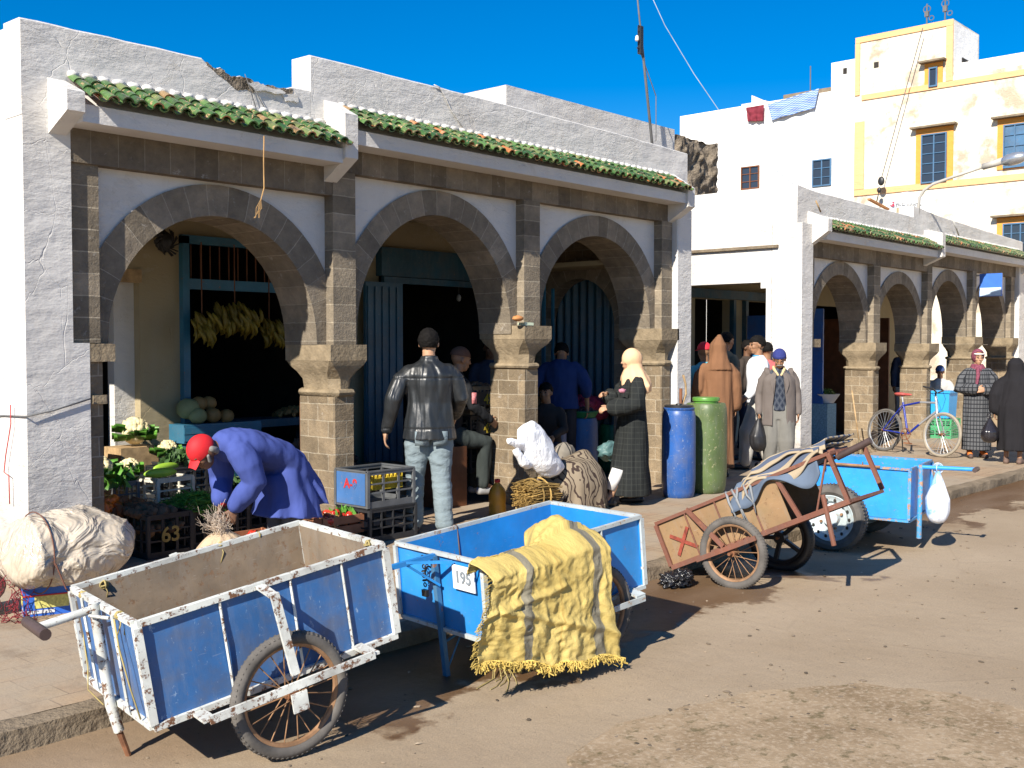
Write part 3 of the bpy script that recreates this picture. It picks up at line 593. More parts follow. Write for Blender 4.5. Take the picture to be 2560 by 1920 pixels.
def lat(Mx, px, py, ax, val):
    """photo point -> cart coordinates on the cart plane ax = val"""
    Mi = Mx.inverted(); o = Mi @ CAM; d = Mi.to_3x3() @ (FW*FPX + RT*(px-1280) - UP*(py-960)); t = (val-o[ax])/d[ax]; return o+d*t
def wheel(parent, c, R, tr=.028, spokes=20, kind='spoke', tread=True, axle=.07, mt='tyre', mr='rimrust'):
    c = V(c); w_ = MB(); w_.torus(c, R-tr*1.9, tr*.55, 'y', 48, 8)
    wh = w_.build('wheel', mr, parent, 40)
    t = MB(); t.torus(c, R-tr, tr, 'y', 64, 12)
    if tread:
        for k in range(72):
            a = 2*pi*k/72
            for s_ in (-1, 1):
                b0 = .35*s_; p = [c+V(((R-tr+tr*1.02*cos(b))*cos(a), tr*1.02*sin(b), (R-tr+tr*1.02*cos(b))*sin(a))) for b in (b0, b0+.55*s_)]
                t.bar(p[0], p[1], .007, .005, (cos(a), 0, sin(a)))
    t.build('tyre', mt, wh, 40)
    h = MB(); h.tube([c+V((0, -axle, 0)), c+V((0, axle, 0))], .012, 10); h.tube([c+V((0, -.03, 0)), c+V((0, .03, 0))], .026, 14); h.build('hub', 'rust', wh, 40)
    if kind == 'spoke':
        s_ = MB()
        for k in range(spokes):
            a = 2*pi*k/spokes; b = a+(.5 if k % 2 else -.5); side = .022 if k % 4 < 2 else -.022
            s_.tube([c+V((.022*cos(b), side, .022*sin(b))), c+V(((R-tr*2.2)*cos(a), 0, (R-tr*2.2)*sin(a)))], .0028, 5)
        s_.build('spokes', mr, wh)
    return wh
def cart(name, label, P, L, W_, H_, mpaint, mrim, minner, floor='tan', rods=(.3, .58, .8), th=.004, rr=.016, group='handcarts parked along the kerb', gap=None):
    Mx = Lm(P); T = thing(name, label, 'handcart', mat=Mx, group=group)
    pn = dict(side=[((0, 0), (L, 0)), ((0, W_), (L, W_))], end=[((0, 0), (0, W_)), ((L, 0), (L, W_))])
    def sheet(a, b, inset, mat, nm, x1=1.):
        a, b = V(a+(0,)), V(b+(0,)); d = b-a; nrm = V((-d.y, d.x, 0)).normalized(); mid = V((L/2, W_/2, 0)); s_ = 1 if (mid-a).dot(nrm) > 0 else -1
        a = a+nrm*s_*inset; b = a+d*x1; q = nrm*s_*.002
        mb = MB(); mb.grid(lambda u, v: a+(b-a)*u+V((0, 0, .012+v*(H_-.02)))+q*(2.5*noise.noise(V((u*5, v*3, inset*99)))+0), 16, 8); return mb.build(nm, mat, T, 180)
    for key in pn:
        for i, (a, b) in enumerate(pn[key]):
            if gap and (key, i) in gap:
                if gap[(key, i)] <= 0: continue
                sheet(a, b, .008, mpaint, key+'_panel', gap[(key, i)]); sheet(a, b, .016, minner, key+'_lining', gap[(key, i)]); continue
            sheet(a, b, .008, mpaint, key+'_panel'); sheet(a, b, .016, minner, key+'_lining')
    MB().box(.01, L-.01, .01, W_-.01, .0, .012).build('floor', floor, T)
    f = MB(); z0, z1 = 0, H_
    for z in (z0, z1):
        f.bar((0, 0, z), (L, 0, z), rr*1.6, rr*1.6); f.bar((0, W_, z), (L, W_, z), rr*1.6, rr*1.6); f.bar((0, rr, z), (0, W_-rr, z), rr*1.55, rr*1.55); f.bar((L, rr, z), (L, W_-rr, z), rr*1.55, rr*1.55)
    for x in (0, L):
        for y in (0, W_): f.bar((x, y, rr*.8), (x, y, H_-rr*.8), rr*2.0, rr*1.9, (0, 1, 0))
    f.build('frame', mrim, T)
    for u in rods:
        for yy in (-.004, W_+.004): MB().tube([(u*L, yy, .0), (u*L, yy, H_)], .006, 6).build('rod', mrim, T, 40)
    return T, Mx
# cart 1: big old blue cart
P1 = (2.139, 3.772, .129, -.164, .157); L1, W1, H1 = 1.118, .79, .417
c1, m1 = cart('handcart', 'large old blue handcart with chipped white frame and rusty spoked wheel, nearest the camera', P1, L1, W1, H1, 'blue', 'whitepaint', 'tan')
wc = lat(m1, 727, 1736, 1, -.075)
for yy in (-.075, W1+.075): wheel(c1, (wc.x, yy, wc.z), .262, .027)
ra = lat(m1, 525, 1801, 1, -.15); rb = lat(m1, 937, 1636, 1, -.15)
for s_ in (0, 1):
    ys = (lambda y: y) if not s_ else (lambda y: W1-y); f = MB()
    f.bar((ra.x, ys(-.15), ra.z), (rb.x, ys(-.15), rb.z), .012, .034)
    f.bar((ra.x, ys(-.15), ra.z), (ra.x+.01, ys(0), .0), .05, .012); f.bar((rb.x, ys(-.15), rb.z), (rb.x, ys(0), .02), .05, .012)
    f.bar((wc.x-.03, ys(0), H1), (wc.x-.03, ys(-.13), H1-.02), .04, .012); f.bar((wc.x-.03, ys(-.135), H1-.01), (wc.x, ys(-.15), ra.z+.05), .036, .016, (0, 1, 0)); f.bar((wc.x, ys(-.155), wc.z-.05), (wc.x, ys(-.155), wc.z+.03), .07, .008, (0, 1, 0))
    f.build('wheel_bracket', 'whitepaint', c1)
f = MB(); lt = lat(m1, 250, 1500, 1, W1/2); lb = lat(m1, 326, 1886, 1, W1/2)
f.tube([(-.03, W1/2, H1+.02), (-.035, W1/2, .0), (-.02, W1/2, -.12)], .022, 12); f.build('prop_leg', 'whitepaint', c1, 40)
f = MB(); f.tube([(-.02, W1/2, -.12), m1.inverted() @ ((m1 @ V((-.02, W1/2, -.12)))*1.0+V((.03, -.02, -((m1 @ V((-.02, W1/2, -.12))).z+.1))))], [.014, .012], 8); f.build('leg_foot', 'rust', c1, 40)
hg = lat(m1, 90, 1570, 1, W1/2)
f = MB(); f.tube([(-.03, W1/2, H1-.005), (hg.x, W1/2, hg.z)], .017, 10); f.build('handle_bar', 'whitepaint', c1, 40)
f = MB(); f.tube([(hg.x, W1/2-.13, hg.z), (hg.x, W1/2+.13, hg.z)], .023, 12); f.build('handle_grip', 'grip', c1, 40)
f = MB(); f.tube([(-.02, W1/2-.14, H1-.02), (hg.x+.2, W1/2-.02, hg.z-.01)], .007, 6); f.tube([(-.02, W1*.27, .01), (-.02, W1*.27, H1)], .007, 6); f.tube([(-.02, W1*.75, .01), (-.02, W1*.75, H1)], .007, 6); f.build('handle_brace', 'whitepaint', c1, 40)
def knot(mb, p, s=.02, seed=0):
    rnd = random.Random(seed); p = V(p)
    for k in range(5): mb.torus(p+V((rnd.uniform(-1, 1), rnd.uniform(-1, 1), rnd.uniform(-1, 1)))*s*.3, s, .0035, 'xyz'[k % 3], 10, 5)
    for k in range(2): mb.tube([p, p+V((rnd.uniform(-.02, .02), rnd.uniform(-.02, .02), -.03)), p+V((rnd.uniform(-.03, .03), rnd.uniform(-.03, .03), -.08))], .003, 5)
for q_, r_, k_ in (((.0, W1*.8, H1), .015, 1), ((0, W1*.22, H1), .016, 2), ((L1*.98, W1*.12, H1), .015, 3), ((L1*.8, W1, H1), .014, 4), ((L1*.62, W1, H1), .013, 5), ((.13, W1-.02, H1-.02), .017, 6)):
    f = MB(); knot(f, q_, r_, k_); f.build('rope_tie', 'rope', c1, 180)
f = MB(); f.tube([(-.03, W1*.2, H1), (-.035, W1*.18, .3), (-.03, W1*.14, .15), (-.02, W1*.1, .02)], .0035, 6); f.build('hanging_cord', 'rope', c1, 180); f = MB(); f.tube([(.02, W1, H1*.97), (.0, W1*.97, .06), (-.03, W1*.9, -.02), (-.02, W1*.7, -.05)], .003, 6)
f.build('hanging_cord', 'rope', c1, 180)
# cart 2: bright blue cart with plate
P2 = (3.817, 3.577, .15, -.113, .095); L2, W2, H2 = 1.148, .724, .397
c2, m2 = cart('handcart', 'bright blue handcart with white plate reading 195, draped with yellow sacking', P2, L2, W2, H2, 'sky', 'skyrim', 'sky', 'sky', (.5, .72), rr=.013)
wc = lat(m2, 1520, 1545, 1, -.06)
for yy in (-.05, W2+.05): wheel(c2, (.62*L2, yy, -.02), .25, .026, axle=.05)
for s_ in (0, 1):
    ys = (lambda y: y) if not s_ else (lambda y: W2-y); f = MB()
    f.bar((.28, ys(-.105), -.015), (1.03, ys(-.105), -.02), .010, .030); f.bar((.3, ys(-.105), 0), (.3, ys(0), .0), .05, .012); f.bar((1.0, ys(-.105), 0), (1.0, ys(0), .02), .07, .012); f.bar((.7, ys(-.09), H2-.03), (.7, ys(-.1), 0), .03, .010, (0, 1, 0))
    f.build('wheel_bracket', 'skyrim', c2)
lb = lat(m2, 1117, 1690, 1, W2/2); f = MB(); f.bar((-.025, W2/2, H2-.01), (lb.x, W2/2, lb.z), .026, .03, (0, 1, 0)); f.tube([(-.02, W2/2, -.08), (.25, W2/2-.02, .0)], .007, 6); f.tube([(lb.x, W2/2, lb.z+.02), (.14, W2/2, -.02)], .005, 6); f.build('prop_leg', worn('faded_blue_leg', (.04, .17, .33), amt=.3), c2)
f = MB(); hh = lat(m2, 969, 1421, 1, W2/2)
f.bar((-.02, W2/2, H2-.01), (hh.x, W2/2, hh.z), .024); f.bar((-.02, W2*.30, H2-.02), (hh.x+.1, W2/2, hh.z+.005), .014); f.bar((-.02, W2*.46, H2-.16), (hh.x+.1, W2/2, hh.z+.0), .012); f.build('handle_bar', 'sky', c2)
pl = lat(m2, 1154, 1430, 0, -.012); Mt = frame_m((-.013, W2*.20, H2-.10), (0, -1, 0), (0, 0, 1))
f = MB(); f.box(-.014, -.008, W2*.20-.085, W2*.20+.085, H2-.158, H2-.035); pl_o = f.build('number_plate', simple('white_plate', (.75, .76, .76), .5, .1), c2)
text_mb('195', .085, frame_m((-.016, W2*.20, H2-.095), (0, -1, 0), (0, 0, 1)), .003, .001).build('plate_numerals', simple('raised_grey_numerals', (.22, .25, .28), .6, .1), pl_o, None, fix=False)
f = MB()   # the padlock and chain
for k in range(7): f.torus((-.03, W2*.62+.004*sin(k*2), H2-.03-.024*k), .011, .0035, 'xz'[k % 2], 10, 5)
f.box(-.04, -.022, W2*.62-.02, W2*.62+.02, H2-.235, H2-.2); f.torus((-.03, W2*.55, H2-.11), .04, .005, 'x', 16, 5); f.build('chain', 'black', c2, 40)
f = MB(); f.torus((L2*.36, W2, H2), .014, .004, 'x', 12, 5); f.tube([(L2*.36, W2-.012, H2), (L2*.36, W2-.02, .2), (L2*.35, W2-.025, .03)], .004, 6); f.build('hanging_cord', 'grip', c2, 180)
# cart 3: tipped brown cart
P3 = (6.684, 4.409, -.036, -1.502, .431); L3, W3, H3 = 1.456, .66, .342
c3, m3 = cart('handcart', 'rusty brown handcart tipped on its nose, with a red X painted on its side', P3, L3, W3, H3, 'brownsheet', 'redrust', 'brownsheet', 'brownsheet', (.18, .36, .55), rr=.015, gap={('side', 0): .70, ('side', 1): .70, ('end', 1): 0})
wn = lat(m3, 1834, 1382, 1, -.06)
wheel(c3, (wn.x, -.065, wn.z), .258, .03, 20); 
w2 = wheel(c3, (wn.x+.0, W3+.07, wn.z+.0), .268, .04, 0, 'cast', mr='black', mt='black')
f = MB(); cc = V((wn.x, W3+.07, wn.z))
for k in range(5): a = 2*pi*k/5+.3; f.bar(cc+V((.03*cos(a), 0, .03*sin(a))), cc+V((.2*cos(a), 0, .2*sin(a))), .03, .035, (0, 1, 0))
f.tube([cc+V((0, -.04, 0)), cc+V((0, .04, 0))], .045, 16); f.build('cast_spokes', 'black', w2)
f = MB(); f.bar((.02, -.03, .0), (L3+.02, -.03, .0), .02, .035); f.bar((.30, -.02, H3+.01), (wn.x-.03, -.11, .01), .035, .015, (0, 1, 0)); f.bar((.28, -.11, -.012), (.28+.5, -.11, -.012), .016, .034); f.bar((L3, -.0, H3), (L3, 0, 0), .03, .03, (0, 1, 0)); f.bar((L3-.42, 0, H3*.98), (L3-.36, .0, 0), .03, .02, (0, 1, 0)); f.bar((L3-.02, .02, H3), (L3-.25, .02, 0), .012)
f.build('side_rail', 'redrust', c3)
f = MB(); he = lat(m3, 2177, 1101, 1, .12); f.tube([(L3-.35, .12, H3+.005), (L3, .12, H3+.01), (he.x-.25, .12, he.z-.02)], .02, 10); f.build('handle_bar', 'redrust', c3, 40)
f = MB(); f.tube([(he.x-.26, .12, he.z-.02), (he.x, .12, he.z)], .024, 10); f.build('handle_grip', 'grip', c3, 40)
f = MB(); la = lat(m3, 2057, 1237, 1, -.05); lb = lat(m3, 2085, 1364, 1, -.05); f.tube([la, lb], .017, 8); f.build('prop_leg', 'redrust', c3, 40)
f = MB(); c_ = V((.17, -.003, .15)); f.bar(c_+V((-.09, 0, .07)), c_+V((.10, 0, -.075)), .003, .026, (0, 0, 1)); f.bar(c_+V((-.075, -.001, -.085)), c_+V((.075, -.001, .085)), .003, .026, (0, 0, 1)); f.build('painted_cross', simple('red_paint_cross', (.25, .05, .03), .8, .5, 30), c3)
f = MB(); rnd = random.Random(5)
for k in range(5):
    x = .64+.05*k; f.tube([(x, .0, H3+.02), (x+rnd.uniform(-.03, .03), -.03, H3-.06), (x+rnd.uniform(-.05, .05), -.035, H3-rnd.uniform(.12, .26))], [.012, .010, .004], 4)
f.build('rag_strips', cloth('grey_rag', (.22, .23, .24)), c3, 180)
# cart 4: sky blue cart with car wheel
P4 = (8.453, 4.588, .191, -1.407, -.014); L4, W4, H4 = 1.175, .854, .422
c4, m4 = cart('handcart', 'sky blue handcart with a car wheel, behind the rusty cart', P4, L4, W4, H4, 'azure', 'azurerim', 'azure', 'dark', (.32,), rr=.012, gap={('x', 0): 0})
wa = lat(m4, 2081, 1304, 1, -.11)
def carwheel(parent, c, R):
    c = V(c); t = MB(); A = [(R*.66, -.06), (R*.8, -.085), (R*.93, -.08), (R, -.05), (R, .05), (R*.93, .08), (R*.8, .085), (R*.66, .06)]
    Mr = Matrix.Rotation(pi/2, 3, 'X'); r = MB()
    r.lathe([(.012, -.075), (R*.22, -.07), (R*.27, -.03), (R*.45, -.02), (R*.52, -.055), (R*.6, -.06), (R*.68, -.075), (R*.70, -.07), (R*.62, -.03), (R*.60, .06)], c, 40, Mr.inverted() if False else Matrix.Rotation(-pi/2, 3, 'X') @ Matrix.Scale(1, 3), True, False)
    wh = r.build('wheel', 'hubcap', parent, 40)
    t.lathe(A, c, 48, Matrix.Rotation(-pi/2, 3, 'X'), False, False)
    for k in range(60):
        a = 2*pi*k/60
        for s_ in (-1, 1): t.bar(c+V((R*cos(a), s_*.015, R*sin(a))), c+V((R*1.005*cos(a+.03), s_*.055, R*1.005*sin(a+.03))), .008, .012, (cos(a), 0, sin(a)))
    t.build('tyre', 'tyre', wh, 40)
    for k in range(14): a = 2*pi*k/14; MB().sphere(c+V((R*.56*cos(a), -.066, R*.56*sin(a))), (.012, .006, .016), 8, 5).build('rim_hole', 'dark', wh)
    for k in range(4): a = 2*pi*k/4+.4; MB().tube([c+V((R*.33*cos(a), -.02, R*.33*sin(a))), c+V((R*.33*cos(a), -.05, R*.33*sin(a)))], .012, 6).build('wheel_nut', 'rimrust', wh)
    return wh
zc4 = (m4.inverted() @ V((0, 0, 0))).z
wg = m4 @ V((wa.x, -.11, wa.z)); RW = .275; wa = V((wa.x, wa.y, (m4.inverted() @ V((wg.x, wg.y, RW-.10))).z))
carwheel(c4, (wa.x, -.11, wa.z), RW); carwheel(c4, (wa.x, W4+.11, wa.z), RW)
lb = lat(m4, 2299, 1346, 1, W4*.30); f = MB(); f.tube([(L4+.03, W4*.30, H4+.02), (L4+.03, W4*.30, lb.z)], .021, 10); f.build('prop_leg', 'azurerim', c4, 40)
he = lat(m4, 2440, 1174, 1, W4*.30); f = MB(); f.tube([(L4-.02, W4*.30, H4+.0), (he.x, W4*.30, he.z)], .017, 10); f.build('handle_bar', 'azure', c4, 40)
f = MB(); f.tube([(he.x-.0, W4*.30-.06, he.z), (he.x+.0, W4*.30+.07, he.z)], .02, 10); f.build('handle_grip', 'grip', c4, 40)
f = MB(); f.tube([(0, -.012, H4+.006), (L4*.8, -.012, H4+.006)], .012, 8); f.torus((L4*.42, -.02, H4-.03), .016, .004, 'x', 12, 5); f.torus((L4*.68, -.01, H4+.025), .012, .003, 'x', 12, 5); f.build('hinge_rod', 'rimrust', c4, 40)
# ---- things on and by the carts
def sackmat():
    m = NT('yellow_woven_sacking'); tc = m.N('ShaderNodeTexCoord'); sx = m.N('ShaderNodeSeparateXYZ'); m.l.new(tc.outputs['UV'], sx.inputs[0])
    x = m.math('ADD', sx.outputs['X'], m.math('MULTIPLY', m.math('SUBTRACT', m.noise(3, 3, .5, tc.outputs['UV']), .5), .03))
    c = m.mix(m.ramp(m.noise(2.2, 5), .35, .75), (.47, .345, .10), (.58, .45, .16)); c = m.mix(m.math('MULTIPLY', m.ramp(m.noise(1.6, 7, .65), .52, .72), .8), c, (.36, .24, .10))
    for p, h in ((.31, .032), (.865, .035)): c = m.mix(m.math('LESS_THAN', m.math('ABSOLUTE', m.math('SUBTRACT', x, p)), h), c, (.20, .18, .13))
    c = m.mix(m.math('LESS_THAN', m.math('ABSOLUTE', m.math('SUBTRACT', x, .56)), .006), c, (.40, .28, .08))
    wv = m.N('ShaderNodeTexWave'); wv.inputs['Scale'].default_value = 90; wv.inputs['Distortion'].default_value = 2; m.l.new(tc.outputs['UV'], wv.inputs['Vector'])
    b = m.bump(m.noise(14, 5, .6, tc.outputs['UV']), .6, .02); b = m.bump(wv.outputs['Fac'], .2, .002, b)
    vo = m.N('ShaderNodeTexVoronoi', feature='DISTANCE_TO_EDGE'); vo.inputs['Scale'].default_value = 6; m.l.new(tc.outputs['UV'], vo.inputs['Vector']); m.bump(vo.outputs['Distance'], .5, .03, b)
    return m.set(c, .6, 0, .35)
M['sacking'] = sackmat()
def drape(u, v):
    uu = u; e = 1+.0*v; x = -.075+uu*L2*.70+(-.12*(1-u)+.04*u)*max(0, v-.3)/.7
    rim = m2 @ V((x, 0, H2+.012)); lump = .085*math.exp(-((u-.80)/.15)**2)+.012*math.exp(-((u-.36)/.1)**2)+.015*math.exp(-((u-.1)/.1)**2)
    if v < .3:
        t = (1-v/.3); off = m2 @ V((x+.03*noise.noise(V((u*4, v*4, 1))), .30*t*(.12+.95*math.exp(-((u-.86)/.26)**2)), H2+.012+lump*(1.15-.75*abs(t-.35))*1.0-.06*t*t+.02*noise.noise(V((u*9, v*14, 4)))+.010*abs(noise.noise(V((u*26, v*22, 6)))))); p = off
        return p
    t = (v-.3)/.7; bot = .115-.15*u+.012*sin(u*9)+.008*sin(u*23); z = rim.z+lump*(1-t)**3*.45; z = z+(bot-z)*t
    fold = .5*(.012*sin(u*17+2.2*t+1)+.008*abs(sin(u*23+t*2))+.003*sin(u*71-t*5))*(.25+t)+.014*noise.noise(V((u*11, t*7, 1)))+.007*(1-abs(noise.noise(V((u*16, t*14, 7))))*2)+.012*noise.noise(V((u*5, t*4, 3)))
    crease = -.022*math.exp(-((t-.62-.35*(u-.5))/.035)**2)*(u > .1)-.018*math.exp(-((t-.45+.3*(u-.2))/.03)**2)*(u < .6)
    return V((rim.x+.015*sin(t*6+u*8), rim.y-.135-.03*t-fold+crease if t > .12 else rim.y-(.135+.03*t)*(t/.12)**.5-fold*(t/.12), z))
mb = MB(); nu, nv = 150, 110
vs = [drape(i/nu, j/nv) for j in range(nv+1) for i in range(nu+1)]; fs = []; uvs = []
for j in range(nv):
    for i in range(nu): fs.append((j*(nu+1)+i, j*(nu+1)+i+1, (j+1)*(nu+1)+i+1, (j+1)*(nu+1)+i)); uvs.append([(i/nu, j/nv), ((i+1)/nu, j/nv), ((i+1)/nu, (j+1)/nv), (i/nu, (j+1)/nv)])
mb.add(vs, fs, uvs); sk = thing('sacking', 'frayed yellow woven sacking with grey stripes draped over the bright blue cart', 'sacking')
s_o = mb.build('cloth', 'sacking', sk, 180); md = s_o.modifiers.new('t', 'SOLIDIFY'); md.thickness = .003
f = MB(); rnd = random.Random(9)
for k in range(420):
    u = rnd.random(); p = drape(u, 1); q = [p+V((0, 0, .005))]
    for s_ in range(3): q.append(q[-1]+V((rnd.uniform(-.022, .022), rnd.uniform(-.02, .012), -rnd.uniform(.002, .02))))
    for z in q: z.z = max(z.z, -.097)
    f.tube(q, rnd.choice((.0018, .0028, .004)), 4)
for k in range(110):
    v = rnd.uniform(.35, 1); p = drape(0, v); q = [p, p+V((-rnd.uniform(.015, .03), rnd.uniform(-.01, .01), rnd.uniform(-.004, .01))), p+V((-rnd.uniform(.025, .05), rnd.uniform(-.01, .01), -.01))]; f.tube(q, .0014, 4)
f.build('fringe', simple('yellow_fringe', (.50, .36, .09), .8, .4), sk)
f = MB(); p0 = at(1270, 1690, 2, -.095)
for k in range(9): a = V((rnd.uniform(-.05, .05), rnd.uniform(-.05, .05), 0)); f.tube([p0+a+V((.06, .1, .05)), p0+a*2, p0+a*3+V((-.06, -.04, .0)), p0+a*3+V((-.12, -.05-rnd.random()*.04, .0))], .0025, 4)
f.build('loose_strands', 'rope', sk)
f = MB(); bx = m2 @ V((.86, .45, .02)); f.grid(lambda u, v: m2 @ V((.62+u*.34, .22+v*.3, .02+.24*sin(pi*min(1, u*1.2))*(.5+.5*v)+.02*sin(u*30))), 20, 20); tag(f.build('basket_lid', simple('speckled_mat', (.10, .10, .11), .8, .7, 60), None, 180), 'dark speckled mat lying inside the bright blue cart', 'mat')
def stripemat(name, cols, freq, axis='X', dist=0.):
    m = NT(name); tc = m.N('ShaderNodeTexCoord'); sx = m.N('ShaderNodeSeparateXYZ'); m.l.new(tc.outputs['UV'], sx.inputs[0])
    x = m.math('FRACT', m.math('MULTIPLY', m.math('ADD', sx.outputs[axis], m.math('MULTIPLY', m.noise(4, 3, .5, tc.outputs['UV']), dist)), freq)); r = m.N('ShaderNodeValToRGB'); r.color_ramp.interpolation = 'CONSTANT'; m.l.new(x, r.inputs[0])
    e = r.color_ramp.elements; e[0].color = cols[0][1]+(1,); e[0].position = 0; e[1].color = cols[1][1]+(1,); e[1].position = cols[1][0]
    for p, c in cols[2:]: y = e.new(p); y.color = c+(1,)
    m.bump(m.noise(60, 4), .3, .004); return m.set(r.outputs[0], .9, 0, .1)
M['stripe'] = stripemat('striped_blanket', [(0, (.36, .29, .2)), (.16, (.09, .11, .16)), (.36, (.40, .33, .23)), (.46, (.20, .18, .15)), (.52, (.40, .33, .23)), (.64, (.08, .10, .15)), (.86, (.34, .28, .2))], 3.2, 'Y', .012)
bl = thing('blanket', 'blue and beige striped blanket folded over the top of the rusty cart', 'blanket')
def layer(z, x0, x1, y0, y1, wob, ov):
    mb = MB(); nu, nv = 50, 40; vs = []; fs = []; uvs = []
    for j in range(nv+1):
        for i in range(nu+1):
            u, v = i/nu, j/nv; x = x0+(x1-x0)*u; y = y0+(y1-y0)*v; h = H3+z+.02*sin(u*7+wob)+.015*noise.noise(V((u*5, v*5, wob)))
            d = max(0, .14-v)/.14; y2 = y+d*.02; h -= d**1.3*ov*(.7+.5*sin(u*9+wob)); h -= .05*max(0, .12-u)/.12
            vs.append((m3 @ V((x, y2, h)))); 
    for j in range(nv):
        for i in range(nu): fs.append((j*(nu+1)+i, j*(nu+1)+i+1, (j+1)*(nu+1)+i+1, (j+1)*(nu+1)+i)); uvs.append([(i/nu*.9, j/nv), ((i+1)/nu*.9, j/nv), ((i+1)/nu*.9, (j+1)/nv), (i/nu*.9, (j+1)/nv)])
    return mb.add(vs, fs, uvs)
for k, (z, x0, x1, ov) in enumerate(((.03, .64, 1.36, .16), (.06, .70, 1.40, .12), (.09, .74, 1.42, .09), (.12, .78, 1.44, .06))):
    o = layer(z, x0, x1, -.06+.02*k, .62, k*1.7, ov).build('blanket_fold', 'stripe' if k else cloth('dark_blue_cloth', (.10, .13, .18)), bl, 180); md = o.modifiers.new('t', 'SOLIDIFY'); md.thickness = .012
# hanging plastic bag on the last cart
M['bagwhite'] = NT('thin_white_plastic')
_m = M['bagwhite']; _c = _m.mix(_m.ramp(_m.noise(5, 4), .48, .6), (.78, .82, .90), (.22, .46, .85)); _m.bump(_m.noise(30, 5, .6, _m.co('Object', (1, 1, .35))), .8, .015); M['bagwhite'] = _m.set(_c, .3, 0, .5)
def bag(name, label, top, r, h, mat, seed=0, knotr=.015, cat='plastic bag', flat=.8):
    mb = MB(); rings = []; n = 40
    for i in range(26):
        t = i/25; z = -h*t; rr = knotr+(r-knotr)*(min(1, t*1.9)**.9)*(1 if t < .7 else sqrt(max(0, 1-((t-.7)/.3)**2))*.999+.001)
        rings.append([V(top)+V((rr*cos(2*pi*k/n)*(1+.10*noise.noise(V((cos(2*pi*k/n)*3, sin(2*pi*k/n)*3, t*3+seed)))+.07*sin(k*2.1+seed)*(1-t)), flat*rr*sin(2*pi*k/n)*(1+.1*noise.noise(V((cos(2*pi*k/n)*3, sin(2*pi*k/n)*3, t*3+seed+9)))), z)) for k in range(n)])
    mb.ring_loft(rings)
    for k in range(3): mb.torus(V(top)+V((0, 0, .03)), .03+.006*k, .004, 'xy'[k % 2], 14, 5)
    return tag(mb.build(name, mat, None, 180), label, cat)
hb = m4 @ V((L4+.13, W4*.30, H4-.02)); bag('plastic_bag', 'white and blue plastic bag hanging from the handle of the sky blue cart', hb+V((.02, -.03, -.01)), .115, .43, 'bagwhite', 3)
mb = MB(); c0 = V((6.42, 4.20, -.05)); rnd = random.Random(21)
mb.sphere(c0, (.13, .10, .055), 60, 36, nz=.55, ns=13, seed=2); mb.sphere(c0+V((.03, -.03, .02)), (.08, .07, .05), 50, 30, nz=.6, ns=16, seed=5); mb.v = [(x, y, max(z, -.098)) for x, y, z in mb.v]
tag(mb.build('plastic_bag', simple('crumpled_black_plastic', (.014, .014, .016), .22, .2, 8, 1., 22, spec=.6, bdist=.02), None, 180), 'crumpled black plastic bag on the wet ground below the nose of the rusty cart', 'plastic bag')
# ---------------------------------------------------------------- crates and produce
def crate(name, label, loc, rz, L, W_, H_, mat, side=None, cat='crate', group='market crates', slat=.028, fill=None, gapf=.5, rows=2, txt=None, txtmat=None, tsize=.1):
    T = thing(name, label, cat, mat=Matrix.Translation(loc) @ Matrix.Rotation(rz, 4, 'Z'), group=group); f = MB(); x, y = L/2, W_/2
    for s_ in (-1, 1):
        f.box(-x, x, s_*y-.006, s_*y+.006, H_-.035, H_); f.box(s_*x-.006, s_*x+.006, -y, y, H_-.034, H_-.001)
        f.box(-x-.006, x+.006, s_*y-.012, s_*y+.012, H_-.008, H_+.004); f.box(s_*x-.012, s_*x+.012, -y+.012, y-.012, H_-.0085, H_+.0035)
        f.box(-x, x, s_*y-.0058, s_*y+.0058, 0, .05); f.box(s_*x-.0058, s_*x+.0058, -y, y, 0, .049)
        for r in range(rows): z = .05+(H_-.085)*(r+1)/(rows+1); f.box(-x, x, s_*y-.007, s_*y+.007, z-.006, z+.006); f.box(s_*x-.007, s_*x+.007, -y, y, z-.0055, z+.0055)
        n = int(L/slat/2)
        for k in range(n+1): u = -x+L*k/n; f.box(u-slat*gapf/2, u+slat*gapf/2, s_*y-.005, s_*y+.005, .05, H_-.035)
        n = int(W_/slat/2)
        for k in range(n+1): u = -y+W_*k/n; f.box(s_*x-.005, s_*x+.005, u-slat*gapf/2, u+slat*gapf/2, .05, H_-.035)
        for t_ in (-1, 1): f.box(s_*x-.013, s_*x+.013, t_*y-.013, t_*y+.013, .0, H_-.009)
    f.build('crate_walls', mat, T); MB().box(-x+.008, x-.008, -y+.008, y-.008, .006, .014).build('crate_bottom', mat, T)
    if side:
        for which, m_ in side:
            g = MB()
            if which == 'front': g.box(-x*.72, x*.72, -y-.012, -y-.008, .09, H_-.05)
            if which == 'left': g.box(-x-.012, -x-.008, -y*.9, y*.9, .02, H_-.02)
            g.build('side_plate', m_, T)
    if txt:
        face, s_ = txt; Mt = frame_m((0, -y-.014, H_*.52), (1, 0, 0), (0, 0, 1)) if face == 'front' else frame_m((-x-.014, 0, H_*.62), (0, -1, 0), (0, 0, 1))
        text_mb(s_, tsize, Mt, .0015, .003).build('painted_number', txtmat, T, None, fix=False)
    return T
